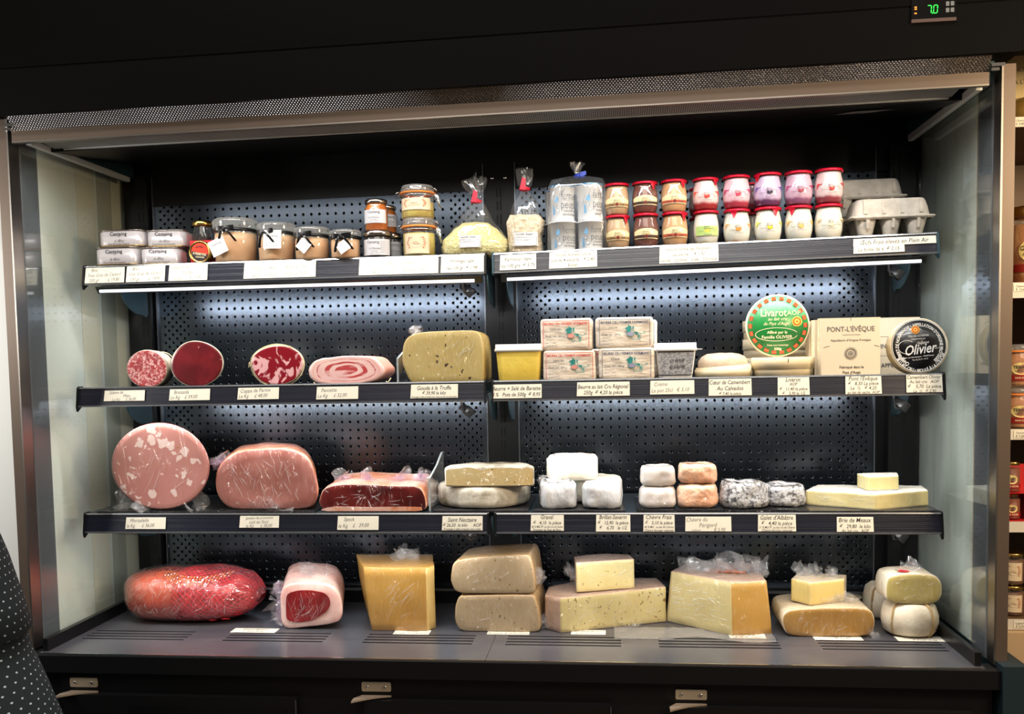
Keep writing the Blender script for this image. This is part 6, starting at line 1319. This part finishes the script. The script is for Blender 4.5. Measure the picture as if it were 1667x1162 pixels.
# blocks
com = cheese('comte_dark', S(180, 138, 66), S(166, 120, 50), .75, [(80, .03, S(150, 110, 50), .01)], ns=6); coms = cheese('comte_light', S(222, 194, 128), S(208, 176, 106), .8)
y0 = .055; xl, xr, xs = XD(590, y0), XD(692, y0), XD(709, y0 + .06); h = top_of(921, xl, y0) - ZD - .004
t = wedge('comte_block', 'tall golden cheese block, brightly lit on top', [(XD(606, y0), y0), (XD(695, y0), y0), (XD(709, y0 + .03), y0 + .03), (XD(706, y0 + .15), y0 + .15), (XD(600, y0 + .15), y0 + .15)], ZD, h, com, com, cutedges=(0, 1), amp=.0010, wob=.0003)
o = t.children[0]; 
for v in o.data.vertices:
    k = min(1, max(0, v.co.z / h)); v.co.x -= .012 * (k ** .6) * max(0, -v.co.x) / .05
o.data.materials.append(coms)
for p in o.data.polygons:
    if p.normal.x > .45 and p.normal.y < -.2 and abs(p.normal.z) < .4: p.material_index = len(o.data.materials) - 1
f = tuft((.09, .07, .016), 70, FILM); f.obj('plastic_wrap', t, (-.005, .03, h - .002))
tom = cheese('tomme_paste', S(166, 146, 116), S(152, 130, 100), .8, [(62, .2, S(116, 92, 62), .02)], ns=10); tomr = cheese('tomme_rind', S(186, 154, 108), S(160, 122, 78), .9, bump=(40, .002))
t1 = slab('tomme_piece', 'wrapped brown tomme piece, lower of the two stacked', 'cheese', [(747, 1020), (740, 1005), (741, 980), (748, 963), (870, 960), (877, 985), (880, 1018), (870, 1021.5), (760, 1021.5)], .058, .14, tom, tomr, 4, zb=ZD, e=.004, dx=.05, rc=.005)
t2 = slab('tomme_piece', 'wrapped brown tomme piece, upper of the two stacked', 'cheese', [(740, 958), (733, 940), (736, 915), (744, 906), (780, 901), (862, 896), (868, 915), (872, 955), (866, 960.5), (755, 961)], .060, .135, tom, tomr, 4, zb=ZD + t1[4] + .0005, e=.004, dx=.05, rc=.005)
for t_, k in ((t1, 1), (t2, 2)):
    f = tuft((.04, .05, .03), 72 + k, FILM); f.obj('plastic_wrap', t_[0], (.088 if k == 1 else .08, .03, .015 if k == 1 else .03), (0, 1.1, 0))
abo = cheese('abondance_paste', S(190, 176, 126), S(178, 160, 106), .8, [(80, .32, S(120, 98, 52), .02, .03)], ns=9); abr = cheese('abondance_rind', S(190, 160, 140), S(160, 128, 108), .9, bump=(60, .002))
y0 = .055
t = wedge('abondance_wedge', 'long low wedge of pale cheese full of small holes', [(XD(912, y0), y0), (XD(1084, y0 + .10), y0 + .10), (XD(1070, y0 + .19), y0 + .19), (XD(960, y0 + .19), y0 + .19), (XD(893, y0 + .11), y0 + .11), (XD(888, y0 + .03), y0 + .03)], ZD, .083, abo, abr, cutedges=(0,), amp=.0012, wob=.0003, hts=(.078, .082, .0))
f = tuft((.1, .08, .012), 80, FILM); f.obj('plastic_wrap', t, (-.03, .02, .08))
f = tuft((.07, .03, .012), 81, FILM); f.obj('plastic_wrap', t, (.08, -.03, .002), (1.2, 0, .4))
abp = cheese('pale_holed_paste', S(212, 196, 144), S(198, 180, 120), .9, [(80, .2, S(140, 116, 64), .02)], ns=9)
zz = ZD + .083
ht = wz(916, XD(985, .09), .09) - zz
t = wedge('abondance_wedge', 'small wedge of pale cheese sitting on the long holed one', [(XD(939, .095), .095), (XD(1033, .14), .14), (XD(1026, .19), .19), (XD(985, .20), .20), (XD(936, .16), .16)], zz - .001, ht, abp, abr, cutedges=(0,), amp=.001, wob=.0003)
f = tuft((.03, .05, .04), 82, FILM); f.obj('plastic_wrap', t, (-.062, .0, .02), (0, -.8, 0))
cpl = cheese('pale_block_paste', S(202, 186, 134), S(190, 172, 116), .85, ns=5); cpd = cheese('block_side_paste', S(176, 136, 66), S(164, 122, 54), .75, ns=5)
y0 = .05; xc_ = XD(1192, y0); hb = wz(950, xc_, y0) - ZD
t = wedge('cheese_block', 'largest pale yellow cheese block with an orange mark on its wrapped top', [(xc_, y0), (XD(1257, y0 + .02), y0 + .02), (XD(1236, y0 + .20), y0 + .20), (XD(1120, y0 + .22), y0 + .22), (XD(1084, y0 + .11), y0 + .11)], ZD, hb, cpl, abr, cutedges=(0, 1, 3, 4), amp=.0012, wob=.0003)
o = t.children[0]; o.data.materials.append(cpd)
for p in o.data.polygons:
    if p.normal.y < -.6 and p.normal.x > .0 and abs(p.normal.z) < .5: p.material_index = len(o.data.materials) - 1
for v in o.data.vertices: v.co.x *= 1 - .10 * (v.co.z / hb); v.co.y = v.co.y + .012 * v.co.z / hb
mb = MB(); mb.add([Vector((-.045, .0, hb + .0012)), Vector((.05, -.015, hb + .0012)), Vector((.055, .02, hb + .0012)), Vector((-.03, .045, hb + .0012))], [(0, 1, 2, 3)], mat('orange_mark', S(226, 120, 66), .5)); mb.obj('orange_label', t, label='orange mark on the rind')
for k in range(3): f = tuft((.11, .09, .022), 84 + k, FILM); f.obj('plastic_wrap', t, (-.05 + .055 * k, .0, hb))
f = tuft((.05, .05, .03), 88, FILM); f.obj('plastic_wrap', t, (.085, -.01, hb - .004))
b = MB(); xa, xb = XD(1000, .03), XD(1262, .03); n1, n2 = 40, 12; vs = []
for j in range(n2):
    for i in range(n1):
        u = i / (n1 - 1); v = j / (n2 - 1); vs.append(Vector((xa + (xb - xa) * u, .018 + .09 * v - .018 * (u > .3) * sin(u * 9) * (1 - v), ZD + .0006 + max(0, noise.noise(Vector((u * 22, v * 5, 2)))) * .003)))
b.add(vs, [(j * n1 + i, j * n1 + i + 1, (j + 1) * n1 + i + 1, (j + 1) * n1 + i) for j in range(n2 - 1) for i in range(n1 - 1)], film('loose_film', (.95, .92, .88), .06, .004, 60, milk=.10)); tag(b.obj('loose_film_sheet'), 'loose clear film spread on the deck in front of the big pale block', 'cling film')
amb = cheese('amber_paste', S(158, 118, 52), S(138, 96, 38), .9, ns=8); ambr = cheese('wrapped_pale_rind', S(214, 196, 166), S(190, 166, 130), .9, bump=(40, .002))
t, x, z0, kx, H = slab('amber_cheese', 'low amber brown cheese piece, the lower of two stacked', 'cheese', [(1282, 1029), (1273, 1010), (1273, 995), (1280, 984), (1340, 980), (1415, 979), (1424, 992), (1425, 1012), (1418, 1027), (1350, 1029.5)], .05, .14, amb, ambr, 4, zb=ZD, e=.006)
f = tuft((.10, .08, .014), 90, FILM); f.obj('plastic_wrap', t, (.04, .05, H - .002))
f = tuft((.04, .04, .014), 91, FILM); f.obj('plastic_wrap', t, (.088, .0, .004), (0, 1.1, 0))
yp2 = cheese('yellow_wedge_paste', S(214, 190, 120), S(202, 174, 98), .9, ns=8); zz = ZD + H; xc_ = XD(1319, .07, -.53)
ht = wz(946, xc_, .07) - zz - .002
t = wedge('yellow_wedge', 'small pale yellow wedge with crumpled film on top, stacked on the amber piece', [(xc_, .07), (XD(1374, .105, -.53), .105), (XD(1378, .15, -.53), .15), (XD(1300, .17, -.53), .17), (XD(1288, .11, -.53), .11)], zz - .001, ht, yp2, ambr, cutedges=(0, 3, 4), amp=.0008, wob=.0003)
for k, (u, v, s_) in enumerate(((-.03, .01, .04), (.0, .02, .04), (.03, .0, .03))): f = tuft((s_, .03, .026), 93 + k, FILM); f.obj('plastic_wrap', t, (u, v, ht - .003))
# tommettes
wr_ = mat('white_bloomy_rind', S(226, 214, 190), .65, c2=S(196, 178, 150), nscale=16, wrap=.4, wscale=20, bump=(40, .003), sss=.1); stm = mat('straw_string', S(180, 148, 96), .7)
def tomette(lab, pl, pr, pt, pb, yc):
    x, w_ = span(pl, pr, yc, -.56); r = w_ / 2; h = wz(pt, x, yc) - wz(pb, x, yc) if pb else .07
    t = thing('tommette', lab, 'cheese', (x, yc, ZD)); b = MB(); b.lathe([(0, 0), (r * .7, 0), (r * .92, h * .12), (r, h * .4), (r * .99, h * .6), (r * .9, h * .88), (r * .7, h), (.3 * r, h), (0, h)], wr_, n=44); b.noise(.0025, 30, 4).warp(lambda v: Vector((v.x, v.y, max(v.z, 0)))); b.obj('cheese', t)
    b = MB()
    for a in (-.9, .55):
        pts = [((r + .0015) * s_ * sin(a), -(r + .0015) * s_ * cos(a), z) for s_, z in ((.5, h + .001), (.72, h + .0005), (.93, h * .88), (1.01, h * .6), (1.02, h * .4), (.95, h * .14), (.8, .003))]
        b.tube(pts, .0014, stm, 5); b.tube([(p[0] + .003, p[1], p[2]) for p in pts], .001, stm, 5)
    b.obj('string', t); return t, x, h, r
t, x, h, r = tomette('white tied tommette at the right end of the deck, lower front', 1434, 1526, 981, 1033, .095)
tomette('white tied tommette partly hidden at the back right, beside the amber piece', 1404, 1484, 953, 1006, .225)
tpa = cheese('tommette_paste', S(172, 154, 92), S(158, 136, 74), .85, ns=10)
tt = slab('tommette_half', 'half tommette on top of the white tied one, olive yellow cut face', 'cheese', [(1444, 978), (1441, 960), (1443, 940), (1450, 931), (1480, 928), (1515, 929), (1531, 936), (1535, 955), (1532, 972), (1520, 981), (1480, 981)], .055, .085, tpa, wr_, 4, zb=ZD + h + .001, e=.006)
f = tuft((.09, .05, .010), 99, FILM); f.obj('plastic_wrap', tt[0], (0, .03, tt[4] - .001))
mb = MB(); mb.add([Vector((-.016 + .012 * cos(a), .02 + .01 * sin(a), tt[4] + .0016)) for a in [2 * pi * k / 12 for k in range(12)]], [tuple(range(12))], mat('red_stamp', S(206, 50, 56), .5)); mb.obj('red_stamp', tt[0])
# folds of the cling film on the wrapped pieces
def top_thing(lab):
    return next(o for o in D.objects if o.parent is None and lab in o.get('label', ''))
def fold(lab, u0, v0, w_, h, n, ang=1.0, seed=1, yoff=-.001, ex=(1, 0, 0), ez=(0, 0, 1), **k):
    creases(top_thing(lab), (u0, yoff, v0), ex, ez, w_, h, n, ang, seed, **k)
fold('wrapped truffle gouda', -.02, .004, .10, .10, 26, .95, 2, L=.06)
fold('huge round pink', -.08, -.085, .16, .16, 16, .9, 3, L=.08, wd=.0005)
fold('wrapped cooked ham', -.09, .006, .18, .11, 46, 1.7, 4, spread=.7, L=.05)
fold('wrapped flat slab of dark red', -.10, .006, .20, .036, 22, .3, 5, spread=.5, L=.035)
fold('cut half wheel of Saint', -.085, .006, .17, .03, 18, .5, 6, L=.03)
fold('wrapped half of cured ham', -.062, .01, .115, .085, 26, 1.0, 7, yoff=-.003, spread=.8, L=.04)
fold('tall golden cheese block', -.045, .004, .10, .12, 26, .95, 8, yoff=-.076, L=.06)
fold('brown tomme piece, lower', -.075, .005, .155, .065, 22, 1.0, 9, L=.03, spread=.7)
fold('brown tomme piece, upper', -.075, .005, .155, .065, 20, .8, 10, L=.03, spread=.7)
fold('low amber brown', -.085, .004, .165, .045, 26, 1.0, 11, L=.03, spread=.8)
fold('half tommette', -.045, .008, .09, .05, 10, .6, 12, L=.02, spread=.8)
def foldw(lab, i0, n, ang=.5, seed=1, **k):                      # on a vertical side between two footprint corners
    o = top_thing(lab); m = next(c for c in o.children if c.name.startswith('cheese')); vs = [v.co for v in m.data.vertices]; h = max(v.z for v in vs)
    a = {'L': min(vs, key=lambda v: v.x + 10 * (v.z > h * .3)), 'F': min(vs, key=lambda v: v.y + 10 * (v.z > h * .3)), 'R': max(vs, key=lambda v: v.x - 10 * (v.z > h * .3))}
    p, q = a[i0[0]], a[i0[1]]; d = Vector((q.x - p.x, q.y - p.y, 0)); creases(o, (p.x, p.y, .004), d, (0, 0, 1), d.length, h * .92, n, ang, seed, **k)
foldw('long low wedge of pale', 'FR', 34, .6, 13, L=.04, spread=.7)
foldw('largest pale yellow', 'LF', 44, .1, 14, L=.03, spread=.35, wd=.0008); foldw('largest pale yellow', 'FR', 14, -.1, 15, L=.05, spread=.3)
foldw('small wedge of pale', 'FR', 16, .6, 16, L=.03, spread=.7)
foldw('small pale yellow wedge', 'FR', 26, .15, 17, L=.03, spread=.3); foldw('long flat wedge of brie', 'LF', 22, -.3, 18, L=.03, spread=.4); foldw('long flat wedge of brie', 'FR', 12, .2, 19, L=.03, spread=.4)
fold('whole cured ham in a bag', -.13, .02, .26, .09, 60, 1.2, 23, yoff=-.094, spread=.9, L=.035)
# ================================================================== SHOP SHELVES TO THE RIGHT
uy = .12
sw = mat('shelf_white_strip', S(212, 204, 192), .5); brw = mat('warm_back_board', S(96, 70, 44), .55)
unit = thing('shop_shelving', 'warmly lit shop shelving with jars, right of the cold case', 'shelving', (1.5, .3, -1.25))
mb = MB(); mb.box(1.075, 2.1, .56, .58, -1.2, 1.05, brw); o = mb.obj('back_board', unit); o.location = -unit.location
mb = MB(); mb.box(1.075, 1.09, .12, .56, -1.25, 1.05, brw); o = mb.obj('side_board', unit); o.location = -unit.location
SHL = {}
xR = 1.15
for k, (py, h_) in enumerate(((190, .020), (460, .032), (699, .022), (850, .022), (1009, .022), (1090, .02))):
    z = wz(py, xR, uy); SHL[k] = z
    mb = MB(); mb.box(1.092, 2.1, uy + .004, .56, z - .016, z, brw); mb.box(1.092, 2.1, uy, uy + .004, z - h_, z + .001, sw); o = mb.obj('shelf_board', unit); o.location = -unit.location
for k, lines, what in ((0, ['Choucroute', '€ 9,80'], 'card under the topmost box'), (1, ['Cassoulet au', '€ 13,60'], 'card under the cassoulet jar'), (2, ['Terrine Landaise', '€ 7,20'], 'card under the terrine jars'), (4, ['Lapin Moutarde', '€ 6,75'], 'card under the lowest two jars')):
    mb = MB(); z = SHL[k]; x0 = wx(1650, uy, z - .01); mb.box(0, .07, -.001, 0, -.016, 0, paper)
    for i, s_ in enumerate(lines): text(mb, s_, .0065, at(plane((0, -.0014, 0)), .004, -.005 - .007 * i), ink, 'L')
    tag(mb.obj('price_card', None, (x0, uy - .0004, z - .002)), 'small shop shelf ' + what + ' right of the case', 'price card')
# cardboard box + golden item on top shelf
x0 = wx(1641, .16, .5); z0 = SHL[0]
t = thing('gift_box', 'pale printed card box tilted on the topmost shelf at the right edge', 'box', (x0 + .088, .2, z0)); b = MB(); cb = mat('warm_card', S(226, 200, 140), .5)
b.box(-.09, .09, -.03, .05, .044, .165, cb); b.warp(lambda v: Vector((v.x, v.y, v.z + .12 * v.x))); g = at(plane((0, -.0306, 0)), -.035, .10, .12); 
text(b, 'CHOUCROUTE', .014, at(g, 0, .016), inkg, 'C', sx=.9); text(b, "À L'ANCIENNE", .014, at(g, .002, -.010), inkg, 'C', sx=.9); text(b, 'Garnie', .007, at(g, 0, -.028), inkg)
b.obj('card_sleeve', t)
b = MB(); b.lathe([(0, 0), (.075, 0), (.09, .012), (.092, .040), (.085, .049), (0, .049)], mat('golden_jar', S(196, 160, 84), .3, c2=S(170, 130, 60), nscale=12, coat=.5), (0, .01, 0), 36); b.obj('jar_body', t)
def rj(lab, pl, pr, pt, zb, yc, kind, h=None, grp=None):
    x, _ = span(pl, pl + 20, yc, zb); xl = wx(pl, yc, zb); r = (wx(pr, yc, zb) - xl) / 2; x = xl + r; hh_ = wz(pt, x, yc) - zb
    t = thing('preserve_jar', lab, 'jar', (x, yc, zb), 0, grp); cont = {'cass': mat('cassoulet', S(186, 110, 60), .35, c2=S(216, 160, 110), nscale=30, bump=(30, .004)), 'terr': mat('terrine_meat', S(196, 140, 96), .4, c2=S(176, 110, 70), nscale=40), 'small': mat('brown_pate', S(130, 70, 44), .4), 'foie': mat('brown_spread', S(110, 72, 48), .4)}[kind]
    b = MB(); b.lathe([(0, .001), (r * .92, .001), (r * .97, .004), (r * .97, hh_ * .78), (r * .88, hh_ * .84), (r * .88, hh_ * .88)], JG, n=36); b.obj('glass', t)
    b = MB(); b.lathe([(0, .002), (r * .92, .002), (r * .94, .006), (r * .94, hh_ * .76), (0, hh_ * .78)], cont, n=32); b.obj('contents', t)
    b = MB()
    if kind == 'terr': b.lathe([(r * .8, hh_ * .80), (r * 1.0, hh_ * .80), (r * 1.0, hh_ * .85), (r * .8, hh_ * .85)], orng, n=36); b.lathe([(r * .9, hh_ * .86), (r * .97, hh_ * .9), (r * .8, hh_ * .99), (0, hh_)], lidg, n=36)
    else: lidmetal(b, r * .95, hh_ * .87, hh_ * .13, gold)
    b.obj('lid', t)
    a0 = -.30; b = MB(); C = cyl(r * .975 + .0006, hh_ * .42, 0, -pi / 2 + a0); C2 = cyl(r * .975 + .0012, hh_ * .42, 0, -pi / 2 + a0)
    yl = mat('yellow_oval_label', S(238, 214, 140), .45)
    if kind == 'foie': ornate(b, C, r * 1.7, hh_ * .56)
    else:
        patch(b, C, r * 2.6, hh_ * .12, mat('maroon_band', S(150, 34, 26), .45)) if False else None
        Cb = cyl(r * .975 + .0006, hh_ * .20, 0, -pi / 2 + a0); patch(b, Cb, r * 2.8, hh_ * (.10 if kind == 'cass' else .14), mat('maroon_band', S(150, 30, 24), .45)); text(b, 'SANS SUCRE' if kind == 'terr' else 'SANS RÔTIR', .005, cyl(r * .975 + .0012, hh_ * .20, 0, -pi / 2 + a0), cream, off=.02)
        b.flat([(r * .62 * cos(k) * 1.0, hh_ * .15 * sin(k)) for k in [2 * pi * j / 24 for j in range(24)]], C, yl)
        a_, c_2 = {'cass': ('CASSOULET', 'AU CANARD'), 'terr': ('TERRINE', 'LANDAISE'), 'small': ('GÉSIERS', 'CONFITS')}[kind]
        text(b, a_, r * .26, at(C2, 0, hh_ * .035), ink, off=.02, fit=r * 1.1); text(b, c_2, r * .17, at(C2, 0, -hh_ * .045), ink, off=.01, fit=r * .9)
    b.obj('paper_label', t); return t
rj('tall jar of cassoulet with gold lid on the right-hand shop shelf', 1639, 1720, 337, SHL[1], uy + .07, 'cass')
zz = SHL[2]; zmid = wz(628, xR, uy + .06)
rj('terrine jar with orange seal, lower of two on the right-hand shop shelf', 1632, 1690, 630, zz, uy + .06, 'terr'); rj('terrine jar with orange seal, upper of two on the right-hand shop shelf', 1632, 1690, 560, zmid, uy + .06, 'terr')
x0 = wx(1629, uy + .05, SHL[3]); mb = MB(); zt_ = wz(755, x0, uy + .05) - SHL[3]
rb = mat('red_display_card', S(196, 30, 34), .45); mb.box(0, .16, .06, .063, 0, zt_ * .98, rb); mb.box(0, .003, 0, .06, 0, zt_ * .5, rb); mb.box(0, .16, 0, .06, 0, .001, rb); mb.box(.047, .05, 0, .06, 0, zt_ * .5, rb); mb.box(0, .16, .0, .06, zt_ * .50, zt_ * .505, rb)
tag(mb.obj('red_display_rack', None, (x0, uy + .012, SHL[3])), 'red card display rack holding small jars on the right-hand shelf', 'display rack')
rj('small gold-lidded jar on the lower tier of the red rack', 1633, 1660, 801, SHL[3] + .0012, uy + .040, 'small'); rj('small gold-lidded jar on the upper tier of the red rack', 1633, 1660, 750, SHL[3] + zt_ * .506, uy + .040, 'small')
rj('ornate-labelled gold-lidded jar, lower of two on the lowest shop shelf', 1628, 1666, 950, SHL[4], uy + .05, 'foie'); zm = wz(949, xR, uy + .05)
rj('ornate-labelled gold-lidded jar, upper of two on the lowest shop shelf', 1628, 1666, 897, zm, uy + .05, 'foie')
mb = MB(); x0 = wx(1632, .1, -.7); mb.box(x0, x0 + .4, .1, .4, -.83, -.60, mat('kraft_carton', S(190, 160, 124), .6)); 
text(mb, 'EAU', .03, at(plane((0, .0994, 0)), x0 + .05, -.655), ink, 'L', off=.02); tag(mb.obj('cardboard_carton'), 'brown cardboard carton at the lower right corner', 'carton')
# ================================================================== PERSON AT THE LEFT EDGE
def person():
    t = thing('person', 'person in a dark blue-green dress with small white dots standing at the left edge', 'person', (wx(0, -.5, -.27) - .248, -.50, -1.25))
    dress = D.materials.new('dotted_dress'); dress.use_nodes = True; nt = dress.node_tree; L = nt.links; X.nt = nt; b = nt.nodes['Principled BSDF']
    tc = nd(nt, 'ShaderNodeTexCoord'); sp = nd(nt, 'ShaderNodeSeparateXYZ'); L.new(tc.outputs['Object'], sp.inputs[0]); x, y, z = X(sp.outputs[0]), X(sp.outputs[1]), X(sp.outputs[2])
    s = .0135; r_ = X.op('ARCTAN2', y, x) * .17
    row = X.op('FLOOR', (z / s)); u = X.op('FRACT', (r_ / s) + X.op('MULTIPLY', row, .5) + 50.0) - .5; v = X.op('FRACT', z / s) - .5
    d = X.op('SQRT', (u * u) + (v * v)); hole = X.op('LESS_THAN', d, .115)
    mx = nd(nt, 'ShaderNodeMix', data_type='RGBA'); L.new(hole.o, mx.inputs[0]); mx.inputs[6].default_value = rgba(S(5, 22, 28)); mx.inputs[7].default_value = rgba(S(176, 190, 196)); L.new(mx.outputs[2], b.inputs['Base Color']); b.inputs['Roughness'].default_value = .8
    skinm = mat('skin', S(206, 160, 132), .5, sss=.2)
    # silhouette of the right side taken at the place where the person stands
    me = D.meshes.new('person_body'); V = []; E = []; Rr = []
    def add(p, r, a=None):
        V.append(p); Rr.append(r); i = len(V) - 1
        if a is not None: E.append((a, i))
        return i
    pel = add((0, 0, .93), (.17, .13)); sp1 = add((0, 0, 1.12), (.135, .11), pel); sp2 = add((0, 0, 1.30), (.17, .12), sp1); nk = add((0, 0, 1.45), (.06, .06), sp2); hd = add((0, -.01, 1.55), (.075, .09), nk); hd2 = add((0, -.01, 1.64), (.075, .09), hd); add((0, -.005, 1.70), (.05, .06), hd2)
    for s_ in (-1, 1):
        h = add((s_ * .09, 0, .84), (.10, .10), pel); k = add((s_ * .10, -.01, .48), (.065, .065), h); a = add((s_ * .10, .01, .10), (.042, .045), k); add((s_ * .10, -.12, .04), (.04, .03), a)
        sh = add((s_ * .17, 0, 1.38), (.055, .055), sp2); el = add((s_ * .15, -.06, 1.12), (.042, .042), sh); wr = add((s_ * .12, -.20, 1.02), (.028, .03), el); add((s_ * .10, -.26, 1.02), (.018, .034), wr)
    me.from_pydata(V, E, []); o = D.objects.new('body', me); COL.objects.link(o)
    md = o.modifiers.new('s', 'SKIN')
    for i, sv in enumerate(me.skin_vertices[0].data): sv.radius = Rr[i]; sv.use_root = (i == 0)
    o.modifiers.new('b', 'SUBSURF').levels = 2; o.modifiers[-1].render_levels = 2
    dg = bpy.context.evaluated_depsgraph_get(); m2 = D.meshes.new_from_object(o.evaluated_get(dg)); o.modifiers.clear(); o.data = m2; m2.materials.clear(); m2.materials.append(skinm)
    for p in m2.polygons: p.use_smooth = True
    o.parent = t
    # dress: wraps torso and hips, gathered at the waist
    b = MB(); n = 40; prof = [(.070, 1.45), (.12, 1.43), (.180, 1.38), (.185, 1.25), (.180, 1.10), (.208, 1.0), (.232, .92), (.252, .85), (.268, .795), (.258, .790), (.270, .75), (.284, .72), (.302, .67), (.322, .60), (.34, .50), (.35, .42), (.345, .415)]
    b.lathe([(r_, z) for r_, z in prof], dress, n=n); b.warp(lambda v: Vector((v.x, v.y * .72, v.z))); b.noise(.006, 8, 2).noise(.002, 30, 3); b.obj('dress', t)
    for s_ in (-1, 1):
        b = MB(); b.tube([(s_ * .13, 0, 1.39), (s_ * .15, -.01, 1.30), (s_ * .15, -.05, 1.15), (s_ * .145, -.09, 1.09), (s_ * .125, -.17, 1.04)], .045, dress, 14); b.obj('sleeve', t)
        b = MB(); 
        for i in range(5):
            fz = 1.02 + (i - 2) * .013; Ls = (.035, .06, .068, .062, .05)[i]
            b.tube([(s_ * .10, -.27, fz), (s_ * .09, -.275 - Ls * .4, fz), (s_ * .075, -.27 - Ls, fz - .004)], .0075, skinm, 8)
        b.obj('fingers', t)
        b = MB(); b.sweep(rrect(.09, .25, .04, 5), [(0, 0), (1, 0), (1, .03), (.8, .07), (.4, .10), (0, .10)], black, 'z', (s_ * .10, -.06, 0)); b.obj('shoe', t)
    b = MB(); b.lathe([(.104, 1.50), (.112, 1.58), (.108, 1.66), (.085, 1.73), (.04, 1.76), (0, 1.765)], mat('dark_hair', S(40, 28, 22), .5), (0, .025, 0), 28); b.noise(.006, 25); b.obj('hair', t)
    b = MB(); b.lathe([(0, -.128), (.012, -.122), (.016, -.10), (.0, -.09)], skinm, (0, 0, 1.585), 12, axis='y')
    b.obj('nose', t)
    for s_ in (-1, 1): b = MB(); b.lathe([(0, -.110), (.011, -.106), (.012, -.095), (0, -.09)], white, (s_ * .034, 0, 1.625), 12, axis='y'); b.lathe([(0, -.1125), (.005, -.1115), (.005, -.105), (0, -.105)], ink, (s_ * .034, 0, 1.625), 12, axis='y'); b.obj('eye', t); b = MB(); b.lathe([(0, .012), (.006, .012), (.02, .004), (.022, -.004), (0, -.008)], skinm, (s_ * .098, .0, 1.60), 12, axis='y'); b.obj('ear', t)
    b = MB(); b.tube([(-.022, -.108, 1.535), (-.01, -.114, 1.533), (.01, -.114, 1.533), (.022, -.108, 1.535)], .004, mat('lips', S(176, 90, 84), .4), 8); b.obj('mouth', t)
    return t
person()
